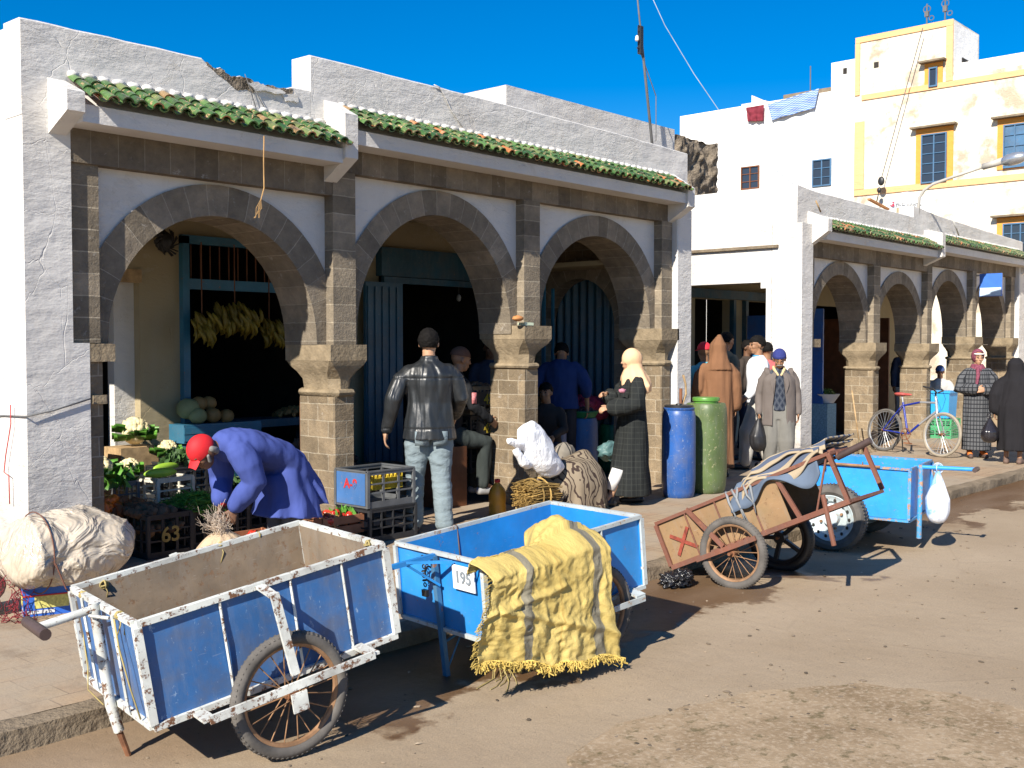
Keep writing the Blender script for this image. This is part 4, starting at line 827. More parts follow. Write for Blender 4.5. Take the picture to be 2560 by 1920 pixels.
def islands(n, c, rx, ry, h, size, mat, name, label, cat, shape='ball', seed=0, kind='stuff', parent=None, flat=.5, zf=None, slope=(0, 0)):
    rnd = random.Random(seed); mb = MB(); c = V(c)
    for k in range(n):
        a = rnd.uniform(0, 2*pi); q = sqrt(rnd.random()); x, y = cos(a)*q, sin(a)*q
        if flat == 'box': x, y = rnd.uniform(-1, 1), rnd.uniform(-1, 1); q = max(abs(x), abs(y))*.8
        z = h*(1-q*q*.8)*rnd.uniform(.7, 1.0)+slope[0]*x+slope[1]*y; s = size*rnd.uniform(.75, 1.2); p = c+V((x*rx, y*ry, z)); R_ = Euler((rnd.uniform(0, 6), rnd.uniform(0, 6), rnd.uniform(0, 6))).to_matrix()
        if shape == 'ball': mb.sphere(p, (s, s, s*.9), 10, 7, R_, nz=.15, seed=k)
        elif shape == 'potato': mb.sphere(p, (s*1.3, s, s*.85), 9, 7, R_, nz=.35, seed=k)
        elif shape == 'bean':
            d = V((rnd.uniform(-1, 1), rnd.uniform(-1, 1), rnd.uniform(-.15, .5))).normalized()*s*3.2; e = V((rnd.uniform(-1, 1), rnd.uniform(-1, 1), rnd.uniform(-.3, .3)))*s*.7; mb.tube([p-d, p-d*.3+e, p+d*.4+e*.8, p+d], [.0015, .0045, .0045, .0015], 5)
        elif shape == 'leaf':
            u = R_ @ V((s, 0, 0)); w_ = R_ @ V((0, s*.5, 0)); nn = R_ @ V((0, 0, s*.25)); mb.add([p-u, p-w_+nn, p+u*1.2, p+w_+nn, p+nn*.2], [(0, 1, 4), (1, 2, 4), (2, 3, 4), (3, 0, 4)])
        elif shape == 'pepper': mb.sphere(p, (s*.75, s*.75, s*1.25), 10, 8, R_, nz=.4, ns=12, seed=k)
    o = mb.build(name, mat, parent, 180)
    return tag(o, label, cat, None, kind) if parent is None else o
grey = simple('grey_crate_plastic', (.10, .105, .11), .5, .25, spec=.4); blk = simple('black_crate_plastic', (.025, .026, .028), .5, .3, spec=.4)
crwhite = simple('cream_crate_plastic', (.58, .55, .46), .55, .25); crblue = worn('blue_crate_plate', (.06, .16, .38), amt=.1); crgreen = simple('green_crate_plastic', (.06, .33, .14), .45, .2); crsky = simple('sky_blue_crate', (.03, .33, .70), .45, .1)
yel = simple('yellow_crate_paint', (.62, .46, .04), .7, .3); ochr = simple('faded_ochre_paint', (.30, .22, .06), .7, .3); redp = simple('red_marker_paint', (.45, .03, .03), .6)
crate('plastic_crate', 'grey and blue plastic crate marked A-9 in red, topmost beside the jacket man', (5.93, 6.86, .285), -.0, .50, .40, .30, grey, [('left', crblue)], slat=.075, gapf=.28, txt=('left', 'A-9'), txtmat=redp, tsize=.11)
crate('plastic_crate', 'dark plastic crate at the bottom of the stack, under the crate marked A-9', (5.95, 6.86, 0), 0, .50, .40, .28, blk, slat=.06, gapf=.25)
m = MB()
for k in range(26): m.box(5.74+k*.014, 5.745+k*.014, 6.70, 6.78, .42, .52+.02*(k % 3))
tag(m.build('packet_bundle', yel, None), 'bundle of yellow packets standing in the crate marked A-9', 'packets')
crate('plastic_crate', 'black crate of potatoes with 63 painted on it, behind the large old cart', (4.33, 7.62, .0), 0, .36, .5, .33, blk, slat=.05, gapf=.45, txt=('front', '63'), txtmat=ochr, tsize=.16)
islands(60, (4.33, 7.65, .18), .15, .22, .06, .035, simple('potato_skin', (.22, .13, .07), .85, .3, island=.3), 'potatoes', 'brown potatoes heaped in the black crate marked 63', 'potatoes', 'potato', 2, flat='box')
crate('plastic_crate', 'black crate heaped with green beans, behind the bending man', (4.86, 7.75, 0), 0, .5, .5, .30, blk, slat=.05, gapf=.5)
islands(520, (4.72, 7.68, .27), .24, .24, .16, .022, simple('green_bean', (.12, .30, .03), .5, .3, 20, island=.45), 'green_beans', 'heap of fresh green beans in a black crate', 'green beans', 'bean', 3)
crate('plastic_crate', 'cream plastic crate with green squash on it, just left of the red cap', (4.72, 8.15, .24), .1, .34, .36, .28, crwhite, slat=.09, gapf=.25, rows=2)
sq = simple('pale_green_squash', (.30, .50, .05), .4, .2)
for i, (p, r) in enumerate((((4.62, 8.0, .565), .04), ((4.80, 8.22, .58), .038))): tag(MB().sphere(p, (.15, r, r), 16, 10, Euler((0, 0, .3*i)).to_matrix()).build('squash', sq, None, 180), ('long pale green squash lying on the cream crate in front', 'second green squash lying on the cream crate, further back')[i], 'squash')
# cauliflowers with their leaves, crates under them
crate('plastic_crate', 'grey crate packed with leafy cauliflowers at the foot of the cream pillar', (4.17, 8.2, .24), 0, .50, .40, .28, grey, slat=.05, gapf=.4)
crate('plastic_crate', 'dark crate holding up the crate of cauliflowers', (4.2, 8.25, .0), 0, .6, .45, .23, blk, slat=.05, gapf=.5)
flor = simple('cauliflower_curd', (.72, .62, .36), .85, .2, 20, .6, 40, island=.15); leafm = simple('cabbage_leaf', (.10, .27, .035), .45, .35, 10, .5, 30, island=.35)
def cauli(label, p, r, seed, tilt=0):
    T = thing('cauliflower', label, 'cauliflower', p, 'cauliflowers at the vegetable stall'); rnd = random.Random(seed); mb = MB()
    for k in range(70):
        a = rnd.uniform(0, 2*pi); t = rnd.uniform(0, 1.25); d = V((sin(t)*cos(a), sin(t)*sin(a)-.25, cos(t))).normalized(); mb.sphere(V(p)+d*r*.85, r*.24*rnd.uniform(.8, 1.2), 7, 5, nz=.3, seed=k)
    mb.sphere(p, r*.85, 12, 8); mb.build('curd', flor, T, 180); mb = MB()
    for k in range(22):
        a = 2*pi*k/11+rnd.uniform(-.3, .3); L_ = r*rnd.uniform(1.1, 1.9); up = rnd.uniform(.5, 1.35) if k < 11 else rnd.uniform(-.1, .6)
        def lf(u, v): 
            w_ = (v-.5)*r*1.1*sin(pi*min(1, .12+u*.95)); q = u*L_; x = q*cos(up*(1-u*.6)); z = q*sin(up)*(1-.5*u)+.5*abs(v-.5)*r+.02*sin(v*20)*u; return V(p)+V((x*cos(a)-w_*sin(a), x*sin(a)+w_*cos(a), z-r*.5))
        mb.grid(lf, 8, 6)
    mb.build('leaves', leafm, T, 180, fix=False)
cauli('large sunlit cauliflower with a cream head and green leaves, front of the vegetable stall', (4.12, 8.05, .62), .11, 1); cauli('smaller sunlit cauliflower right behind the largest one', (4.47, 8.22, .60), .08, 2)
cauli('shaded cauliflower standing against the cream pillar', (4.95, 9.0, .82), .13, 3); cauli('shaded cauliflower low beside the blue counter', (5.15, 8.8, .66), .09, 4)
islands(110, (4.15, 8.1, .50), .28, .2, .12, .07, leafm, 'salad_leaves', 'loose green leaves spilling over the cauliflower crate', 'leaves', 'leaf', 6)
islands(44, (3.98, 7.85, .33), .20, .16, .15, .042, simple('orange_pepper', (.62, .15, .02), .3, .35, 8, .2, island=.35), 'orange_peppers', 'orange and red peppers piled below the cauliflowers', 'peppers', 'pepper', 7)
islands(50, (4.2, 7.9, .28), .25, .2, .12, .04, simple('dark_carrot', (.25, .09, .03), .7, .35, 8, .2, island=.35), 'carrots', 'shaded orange carrots piled behind the black crate', 'carrots', 'potato', 8)
MB_ = MB().box(3.80, 4.4, 8.6, 9.0, .0, .88); tag(MB_.build('wooden_counter', 'wood', None), 'pale wooden counter inside the first arch, left of the cream pillar', 'counter')
tag(MB().box(3.78, 3.9, 7.7, 7.95, .42, .55).build('cardboard_box', simple('cardboard', (.36, .25, .13), .9), None), 'small brown cardboard box beside the left pillar of the first arch', 'box')
# counters and fruit in the shop
ct = thing('counter', 'blue painted wooden counter with melons, under the bananas', 'counter', (5.9, 9.0, 0))
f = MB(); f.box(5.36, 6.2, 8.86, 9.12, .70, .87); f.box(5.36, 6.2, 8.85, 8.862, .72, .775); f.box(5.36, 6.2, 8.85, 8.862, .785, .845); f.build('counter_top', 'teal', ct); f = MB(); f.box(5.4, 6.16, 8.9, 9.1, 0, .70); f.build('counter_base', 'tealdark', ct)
mel = simple('pale_melon', (.26, .28, .13), .6, .25, 6); mel2 = simple('orange_melon', (.28, .17, .06), .6, .25, 6)
for i, (px, py, r, m_) in enumerate([(470, 1022, .11, mel), (495, 1040, .085, mel), (532, 1038, .08, mel2), (566, 1040, .075, mel2), (497, 1010, .08, mel2), (522, 1008, .075, mel2)]):
    p = at(px, py, 1, 8.97+.1*(py < 1030)); tag(MB().sphere(p, (r, r, r*.9), 18, 12, nz=.06).build('melon', m_, None, 180), ('largest pale green melon at the left end of the blue counter', 'pale melon second from the left on the blue counter, front row', 'orange melon in the middle of the front row on the blue counter', 'orange melon at the right end of the front row on the blue counter', 'left orange melon of the back row on the blue counter', 'right orange melon of the back row on the blue counter')[i], 'melon', 'melons on the blue counter')
ct = thing('counter', 'dark blue counter to the right, heaped with small round potatoes', 'counter', (6.9, 9.3, 0))
f = MB(); f.box(6.3, 7.35, 9.35, 9.75, .76, .84); f.build('counter_top', 'tealdark', ct); f = MB(); f.box(6.3, 6.36, 9.36, 9.74, 0, .76); f.box(7.28, 7.34, 9.36, 9.74, 0, .76); f.build('leg_panel', 'tealdark', ct)
islands(90, (7.1, 9.55, .84), .22, .16, .10, .03, simple('brown_onion', (.30, .17, .06), .6, .3, island=.3), 'onions', 'small brown onions heaped on the dark blue counter', 'onions', 'ball', 9)
ban = simple('banana_skin', (.20, .15, .018), .5, .3, 10, .2, island=.3)
def bananas(label, p, n, w_, h_, seed):
    rnd = random.Random(seed); mb = MB(); p = V(p); T = thing('banana_bunch', label, 'bananas', p, 'banana bunches hanging in the fruit shop')
    for k in range(n):
        c = p+V((rnd.uniform(-w_, w_), rnd.uniform(-.1, .05), rnd.uniform(-h_, h_))); a = rnd.uniform(-.5, .5); L_ = rnd.uniform(.065, .085); pts = [c+V((sin(a)*L_*t*.9+.02*sin(t*2)*1, -.045*(1-t*t), -L_*t*1.1)) for t in (-1, -.5, 0, .5, 1)]; mb.tube(pts, [.007, .017, .019, .017, .006], 7)
    mb.build('fingers', ban, T, 180); MB().tube([p+V((0, .02, h_)), p+V((0, .02, 2.58-p.z))], .006, 6).build('hook_cord', 'brownpaint', T)
for lb, px, py, n, w_, h_, sd in (('lowest left bunch of bananas hanging in the fruit shop', 508, 822, 34, .09, .10, 1), ('largest wide bunch of bananas hanging in the middle of the fruit shop', 590, 802, 90, .22, .10, 2), ('small round bunch of bananas right of the largest one', 676, 832, 34, .09, .08, 3), ('bunch of bananas half hidden behind the arch pier', 735, 820, 24, .06, .10, 4)):
    bananas(lb, at(px, py, 1, 9.0), n, w_, h_, sd)
# tomato crates beside the bending man
wd = simple('red_painted_box_wood', (.34, .14, .07), .8, .3); tom = simple('tomato_skin', (.50, .035, .02), .25, .3, 6, 0, island=.2)
def woodbox(label, loc, L, W_, H_, mat, rz=0):
    T = thing('wooden_crate', label, 'crate', mat=Matrix.Translation(loc) @ Matrix.Rotation(rz, 4, 'Z'), group='wooden produce boxes'); f = MB(); x, y = L/2, W_/2
    for s_ in (-1, 1):
        for k in range(2): z = H_*(.06+.5*k); f.box(-x, x, s_*y-.005, s_*y+.005, z, z+H_*.4); f.box(s_*x-.005, s_*x+.005, -y+.006, y-.006, z, z+H_*.4)
        for t_ in (-1, 1): f.box(s_*x-.02*(s_ > 0)-.0, s_*x+.02*(s_ < 0), t_*y-.02*(t_ > 0), t_*y+.02*(t_ < 0), 0, H_)
    f.box(-x+.006, x-.006, -y+.006, y-.006, 0, .01); f.build('crate_boards', mat, T); return T
woodbox('red and brown wooden box of tomatoes right behind the bending man', (5.52, 6.95, .08), .42, .36, .16, wd); woodbox('wooden box with red ends and onions, in front of the bending man', (4.62, 6.68, .1), .34, .3, .13, wd)
islands(26, (5.50, 6.93, .18), .18, .15, .06, .036, tom, 'tomatoes', 'ripe tomatoes in the box behind the bending man', 'tomatoes', 'ball', 11, flat='box'); islands(16, (4.68, 6.68, .18), .12, .1, .05, .034, tom, 'tomatoes', 'few red tomatoes in the box in front of the bending man', 'tomatoes', 'ball', 12)
islands(30, (5.62, 6.9, .22), .1, .1, .05, .045, leafm, 'herb_leaves', 'green herb leaves lying on the tomatoes', 'leaves', 'leaf', 13); islands(50, (5.40, 6.9, .2), .2, .12, .05, .02, simple('dry_onion_stalk', (.30, .14, .05), .8, island=.4), 'dry_stalks', 'dry brown stalks scattered over the tomato box', 'stalks', 'bean', 14)
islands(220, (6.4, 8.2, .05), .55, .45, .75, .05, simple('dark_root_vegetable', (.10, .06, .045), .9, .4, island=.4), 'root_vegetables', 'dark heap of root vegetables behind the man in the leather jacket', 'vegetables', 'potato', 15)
# crates marked 42 behind the second pier
for i in range(3):
    crate('plastic_crate', ('cream crate marked 42 on top of the stack beside the middle pier', 'dark crate marked 42, second in the stack beside the middle pier', 'lowest dark crate of the stack beside the middle pier')[i], (8.15, 7.83, .90-.30*i), 0, .52, .36, .28, (simple('brown_crate_plastic', (.14, .11, .07), .6), blk, blk)[i], [('front', blk)], slat=.05, gapf=.5, txt=('front', '42') if i < 2 else None, txtmat=yel, tsize=.14)
islands(60, (8.1, 7.83, 1.16), .22, .14, .05, .03, simple('brown_dates', (.16, .09, .05), .6, island=.3), 'dates', 'brown fruit heaped in the topmost crate marked 42', 'fruit', 'ball', 17)
# bowls, barrels and red net sack inside the third arch
def lathe_obj(name, label, cat, c, prof, mat, n=28, parts=(), group=None, M_=None, cap=(True, True)):
    T = thing(name, label, cat, c, group) if parts else None; mb = MB().lathe(prof, c, n, M_, *cap)
    if T is None: return tag(mb.build(name, mat, None, 35), label, cat, group)
    mb.build(parts[0][0], mat, T, 35)
    for nm, pr, m_ in parts[1:]: MB().lathe(pr, c, n, M_).build(nm, m_, T, 35)
    return T
basin = simple('green_plastic_basin', (.02, .16, .06), .35, .2); bprof = lambda r, h: [(r*.75, 0), (r*.97, h*.9), (r*1.06, h), (r*1.04, h+.008), (r*.95, h-.004), (r*.72, .01)]
q1 = at(1386, 1050, 1, 7.75); q2 = at(1457, 1044, 1, 7.85)
for (q, r, lb, lo, col, s) in ((q1, .125, 'smaller green basin of olives on a blue drum, inside the third arch', 'green olives', (.14, .16, .03), 20), (q2, .19, 'wide green basin of dark olives on a blue drum, inside the third arch', 'dark olives', (.07, .035, .04), 21)):
    lathe_obj('basin', lb, 'basin', q, bprof(r, .075), basin, group='olive basins'); islands(170, q+V((0, 0, .055)), r*.93, r*.93, .075, .014, simple(lo.replace(' ', '_'), col, .35, .3, island=.4), 'olives', lo+' heaped in the '+('smaller' if r < .15 else 'wide')+' basin', 'olives', 'ball', s)
ddrum = worn('dark_blue_drum', (.02, .08, .22), amt=.05, gam=.3)
for i, (q, r) in enumerate(((q1, .15), (q2, .19), (at(1535, 1060, 1, 8.1), .17))):
    z = q.z; lathe_obj('barrel', ('dark blue drum under the smaller basin', 'dark blue drum under the wide basin', 'dark green drum behind the woman in black')[i], 'barrel', (q.x, q.y+.02, 0), [(r*.9, 0), (r, .08), (r*1.03, z*.5), (r, z-.06), (r*.92, z-.003)], ddrum if i < 2 else basin, group='drums inside the third arch')
mb = MB(); p = at(1480, 1015, 1, 8.1); mb.sphere(p+V((-.12, 0, .02)), (.22, .15, .14), 30, 18, nz=.3); mb.sphere(p+V((.16, .02, -.05)), (.22, .15, .13), 30, 18, nz=.3)
m = NT('red_net_sack'); _n = m.N('ShaderNodeTexVoronoi'); _n.inputs['Scale'].default_value = 45; m.l.new(m.co(), _n.inputs['Vector']); m.bump(_n.outputs['Distance'], .6, .01)
tag(voxel(mb, .015).build('net_sack', m.set(m.mix(_n.outputs['Distance'], (.40, .02, .07), (.12, .01, .03)), .6), None, 180), 'crimson net sack slumped behind the wide olive basin', 'sack')
# ---------------------------------------------------------------- barrels by the passage
def barrel(label, c, r, h, mat, sq=1.0, lid='black', group='plastic barrels beside the woman in black'):
    T = thing('barrel', label, 'barrel', c, group); n = 44
    def ring(rr, z, s=sq): return [V(c)+V((rr*cos(a)*(abs(cos(a))**4+abs(sin(a))**4)**(-.25*(1-s)) , rr*sin(a)*(abs(cos(a))**4+abs(sin(a))**4)**(-.25*(1-s)), z)) for a in (2*pi*k/n for k in range(n))]
    mb = MB(); mb.ring_loft([ring(rr*r, z*h) for rr, z in ((.82, 0), (.88, .01), (.95, .06), (1.0, .2), (1.0, .5), (1.0, .78), (.98, .88), (.93, .925), (.88, .94))]); mb.build('barrel_body', mat, T, 40)
    mb = MB(); 
    if lid == 'black':
        mb.ring_loft([ring(rr*r, z*h, 1) for rr, z in ((.90, .938), (.93, .945), (.93, .962), (.9, .965))]); mb.build('rim_band', mat, T, 40); mb = MB(); mb.ring_loft([ring(rr*r, z*h, 1) for rr, z in ((.86, .958), (.86, .985), (.80, .99), (.2, .99), (.18, 1.005), (.05, 1.007))]); mb.build('lid', 'black', T, 40)
    else:
        mb.ring_loft([ring(rr*r, z*h, 1) for rr, z in ((.62, .94), (.62, .96), (.68, .962), (.69, .99), (.66, 1.0), (.1, 1.0))]); mb.build('lid', lid, T, 40)
    return T
barrel('tall blue plastic barrel with black lid, beside the woman in the peach headscarf', (9.68, 6.31, 0), .178, .985, worn('scuffed_blue_barrel', (.02, .09, .32), under=(.16, .17, .2), amt=.2, rough=.4, grime=(.13, .13, .14), gam=.5, pale=(.22, .3, .45)))
barrel('square shouldered green plastic barrel between the blue barrel and the men', (10.20, 6.30, 0), .215, 1.04, worn('faded_green_barrel', (.092, .135, .05), under=(.20, .19, .11), amt=.3, rough=.45, grime=(.10, .14, .03), gam=.7), .55, simple('lime_green_lid', (.09, .24, .04), .4, .2))
tag(MB().tube([at(1702, 1100, 1, 6.62)*1.0-V((0, 0, at(1702, 1100, 1, 6.62).z)), at(1702, 971, 1, 6.6)], .018, 8).build('stick', 'brownpaint', None, 180), 'short straight brown stick standing behind the blue barrel', 'stick')
tag(MB().tube([V((at(1708, 1000, 1, 6.6).x, 6.6, 0)), at(1706, 1010, 1, 6.6), at(1715, 985, 1, 6.6), at(1714, 960, 1, 6.6), at(1708, 938, 1, 6.6)], [.013, .013, .013, .012, .014], 8).build('walking_stick', 'wood', None, 180), 'crooked pale walking stick standing behind the green barrel', 'stick')
lathe_obj('water_jug', 'big orange plastic bottle with red cap at the foot of the middle pier', 'bottle', (7.44, 6.86, 0), [(.07, 0), (.082, .015), (.082, .10), (.078, .12), (.082, .14), (.082, .21), (.07, .255), (.035, .30), (.024, .31), (.022, .32)], simple('orange_plastic', (.50, .25, .03), .3, .2), parts=(('bottle_body',), ('cap', [(.025, .318), (.027, .322), (.027, .345), (.02, .35)], redp)))
# ---------------------------------------------------------------- pile by the middle pier
M['blanketpat'] = NT('wavy_patterned_blanket'); _m = M['blanketpat']; _w = _m.N('ShaderNodeTexWave'); _w.inputs['Scale'].default_value = 5.0; _w.inputs['Distortion'].default_value = 14; _w.inputs['Detail'].default_value = 2.5; _w.inputs['Detail Scale'].default_value = 1.2; _m.l.new(_m.co('Object', (1.2, 1.0, .8)), _w.inputs['Vector'])
_m.bump(_m.noise(50, 5), .4, .006); M['blanketpat'] = _m.set(_m.mix(_m.ramp(_w.outputs['Fac'], .76, .82), (.235, .19, .135), (.05, .035, .03)), .95, 0, .1)
pb = thing('covered_bundle', 'straw bundle under a brown wavy patterned blanket, right of the middle pier', 'bundle', (8.25, 6.55, 0)); 
PCX = at(1432, 1200, 1, 6.6).x; SX0 = at(1309, 1225, 1, 6.5).x
def pile(u, v):
    a = u*2*pi; t = v; r = (sin(min(1, t*1.6)*pi/2)); z = .50-.46*max(0, (t-.25)/.75)**1.1-.08*t; fx = .40+.03*sin(a*3); fy = .30; k = 1+(.05*sin(a*9+1)+.035*sin(a*17))*t*t+.08*noise.noise(V((cos(a)*2, sin(a)*2, t*2))); ed = .05*sin(a*5+2)*(t > .9)
    return V((PCX+fx*r*cos(a)*k, 6.60+fy*r*sin(a)*k, max(.02, z+.09*math.exp(-((cos(a)*r-.45)**2+(sin(a)*r)**2)*6)-.04*cos(a)*0+ed)))
mb = MB().grid(pile, 110, 46); mb.build('blanket', 'blanketpat', pb, 180)
f = MB(); rnd = random.Random(31)
for k in range(620):
    y = rnd.uniform(-.14, .14); z = .23+rnd.uniform(-.11, .11); x0 = SX0+rnd.uniform(-.03, .06); f.tube([(x0, 6.50+y, z), (x0+.12, 6.5+y+rnd.uniform(-.02, .02), z+rnd.uniform(-.02, .02)), (x0+.36, 6.5+y*.9, z*.9)], rnd.uniform(.002, .0045), 4)
for x in (SX0+.11, SX0+.21): f.torus((x, 6.5, .22), .155, .008, 'x', 24, 5)
f.build('straw', simple('straw_fibre', (.40, .26, .08), .9, .35, 10, island=.5), pb)
f = MB()
for k in range(12): f.box(SX0+.07+k*.03, SX0+.093+k*.03, 6.38, 6.66, .0, .1)
f.build('straw_base', simple('straw_fibre_pale', (.50, .40, .2), .9, .3), pb)
fr = MB()
for k in range(60): a = rnd.uniform(-2.4, .6); p = pile(a/(2*pi) % 1, 1); fr.tube([p, p+V((rnd.uniform(-.01, .01), -.01, -.03)), p+V((rnd.uniform(-.02, .02), -.01, -rnd.uniform(.04, .08)))], .003, 4)
fr.build('blanket_fringe', 'wood', pb)
ws = MB(); A_ = at(1372, 1180, 1, 6.5); B_ = at(1335, 1062, 1, 6.5); C_ = at(1275, 1098, 1, 6.45); D_ = at(1310, 1140, 1, 6.45)
W3_ = lambda x, y, yy=6.5: at(1240+x*.1808, 1000+y*.1808, 1, yy)
def slab(secs, th):
    rr = []
    for i, (l, r_, k) in enumerate(secs):
        a, b = W3_(*l), W3_(*r_); c = (a+b)/2; h = (b-a)/2; rr.append([c+h*cos(t)*(1-.12*abs(sin(2*t)))*1.0+V((0, -1, 0))*th*k*sin(t) for t in (2*pi*q/44 for q in range(44))])
    ws.ring_loft(rr)
slab([((385, 345), (500, 280), .15), ((300, 410), (545, 300), .55), ((292, 500), (640, 400), .9), ((330, 620), (745, 540), 1.1), ((400, 760), (805, 690), 1.2), ((470, 900), (905, 850), 1.2), ((540, 990), (935, 925), 1.0), ((610, 1045), (870, 1005), .7), ((680, 1075), (800, 1045), .25)], .085)
slab([((140, 515), (160, 620), .2), ((200, 510), (215, 650), .5), ((300, 545), (340, 680), .8), ((420, 560), (450, 760), .9)], .05)
slab([((225, 700), (330, 690), .3), ((330, 900), (480, 880), .9), ((400, 965), (500, 945), .3)], .05)
ws = voxel(ws, .012, 6, .6, lambda p, n: .010*noise.noise(p*5)+.006*(1-abs(noise.noise(p*8)*2)))
m = NT('white_plastic_sack'); b = m.bump(m.noise(9, 5, .6, m.co('Object', (1, 1, .7)), 1.), .9, .03); m.bump(m.noise(40, 5), .4, .006, b)
tag(ws.build('white_sack', m.set((.84, .85, .87), .45, 0, .4), None, 180), 'crumpled white plastic sack lying on the patterned blanket bundle', 'sack')
sb = MB(); p = at(1412, 1128, 1, 6.85); sb.sphere(p+V((.0, 0, -.04)), (.13, .10, .13), 26, 18, nz=.2); sb.sphere(p+V((.08, 0, -.14)), (.1, .1, .13), 26, 18, nz=.2); sb.sphere(p+V((.0, 0, -.3)), (.13, .1, .2), 20, 12)
tag(voxel(sb, .014).build('striped_bag', stripemat('grey_stripe_cloth', [(0, (.20, .18, .15)), (.55, (.035, .035, .035)), (.68, (.24, .21, .17)), (.85, (.08, .07, .07))], 9), None, 180), 'grey and black striped cloth bag between the white sack and the blue drums', 'bag')
tag(MB().sphere(at(1525, 1128, 1, 7.2), (.16, .1, .1), 24, 14, nz=.5, ns=10).build('green_bag', simple('teal_bag', (.08, .16, .16), .5, .3), None, 180), 'dull teal bag on the ground behind the woman in black', 'bag')
tag(MB().sphere(at(1295, 796, 1, 7.02), (.065, .05, .028), 18, 10, nz=.2).build('bread', simple('bread_crust', (.46, .20, .07), .8, .3), None, 180), 'piece of brown bread left on the ledge of the middle pier', 'bread')
tag(MB().box(8.0, 8.12, 7.0, 7.1, 1.802, 1.83).jit(.006, 20).build('paper_wrapper', simple('crumpled_paper', (.6, .68, .5), .7), None), 'crumpled pale wrapper under the bread on the pier ledge', 'wrapper')
# ---------------------------------------------------------------- bundle at the left edge
bb = MB(); c0 = at(172, 1362, 1, 6.30)
for dx, dz, rx, rz_ in ((0, 0, .30, .23), (.17, -.02, .22, .19), (-.18, .0, .20, .21), (-.26, -.05, .14, .17), (.0, -.08, .32, .16)): bb.sphere(c0+V((dx, dz*.3, dz)), (rx, .24, rz_), 30, 18)
def crump(p, n):
    q = p*2.1; r1 = 1-abs(noise.noise(q)*2); r2 = 1-abs(noise.noise(q*2.3+V((5, 1, 2)))*2); r3 = 1-abs(noise.noise(V((p.x*2+p.z*3, p.y*2, p.z*2-p.x*4+9)))*2); return .014*noise.noise(p*2.2)+.020*(r1**6-.3)+.012*r3**8
bb = voxel(bb, .012, 6, .6); bb2 = MB(); bb2.v = bb.v; bb2.f = bb.f
me_ = voxel(bb, .012, 0, .5, crump)
m = NT('milky_plastic_sheet'); m.bump(m.noise(4, 2.5, .5, None, 3.0), .9, .06); _c = m.mix(m.ramp(m.noise(3, 4), .35, .7), (.46, .39, .30), (.58, .51, .41)); m.set(_c, .18, 0, .6); m.b.inputs['Subsurface Weight'].default_value = .25; m.b.inputs['Subsurface Radius'].default_value = (.05, .04, .03)
bd = thing('wrapped_bundle', 'large bundle wrapped in milky white plastic sheet, at the left edge', 'bundle', tuple(c0))
me_.build('plastic_sheet', m.m, bd, 180)
f = MB(); f.torus(c0+V((-.2, 0, -.02)), .24, .004, 'x', 30, 5); f.tube([c0+V((-.2, -.25, -.05)), c0+V((-.15, -.27, -.2)), c0+V((-.1, -.2, -.24))], .005, 5); f.build('tie_cord', 'redrust', bd)
mt = Matrix.Translation((2.98, 6.42, 0)) @ Matrix.Rotation(-.35, 4, 'Z'); kb = thing('cardboard_box', 'blue and yellow printed fruit box under the plastic wrapped bundle', 'box', mat=mt)
MB().box(-.17, .17, -.13, .13, 0, .165).build('box_body', simple('blue_printed_card', (.03, .13, .55), .5, .1), kb)
f = MB(); f.box(-.1725, -.1715, -.09, .06, .05, .11); f.box(-.11, .08, -.1325, -.1315, .045, .12); f.build('yellow_print', simple('yellow_print', (.62, .58, .18), .6, .4, 60), kb)
f = MB(); f.box(-.173, -.1705, -.12, -.07, .02, .045); f.box(-.15, .0, -.1328, -.1312, .015, .035); f.box(.09, .15, -.1328, -.1312, .02, .09); f.build('white_print', simple('white_print', (.7, .72, .75), .6, .2), kb)
f = MB(); f.lathe([(.004, 0), (.024, .012), (.026, .03), (.012, .055), (.004, .075)], (.13, -.134, .045), 12, Matrix.Diagonal((1, .1, 1))); f.build('fruit_emblem', yel, kb, 180)
f = MB(); f.box(-.1745, .1745, -.1345, .1345, .118, .126); f.build('red_strap', redp, kb)
rs = thing('red_net', 'tangle of red net and cord beside the printed fruit box', 'net', (2.6, 6.4, 0)); rnd = random.Random(40); f = MB()
for k in range(45):
    p = V((2.72+rnd.uniform(-.1, .08), 6.30+rnd.uniform(-.1, .1), rnd.uniform(.0, .32))); q = [p]
    for j in range(4): q.append(q[-1]+V((rnd.uniform(-.04, .04), rnd.uniform(-.03, .03), rnd.uniform(-.06, .02))))
    for z in q: z.z = max(.003, z.z)
    f.tube(q, .0025, 4)
f.build('red_cord', simple('red_cord', (.20, .02, .03), .8), rs)
tag(MB().sphere((2.62, 6.62, .2), (.14, .16, .2), 24, 16, nz=.3).build('cloth_sack', cloth('pinkish_cloth', (.42, .26, .22)), None, 180), 'pinkish cloth sack cut by the left edge of the photo', 'sack')
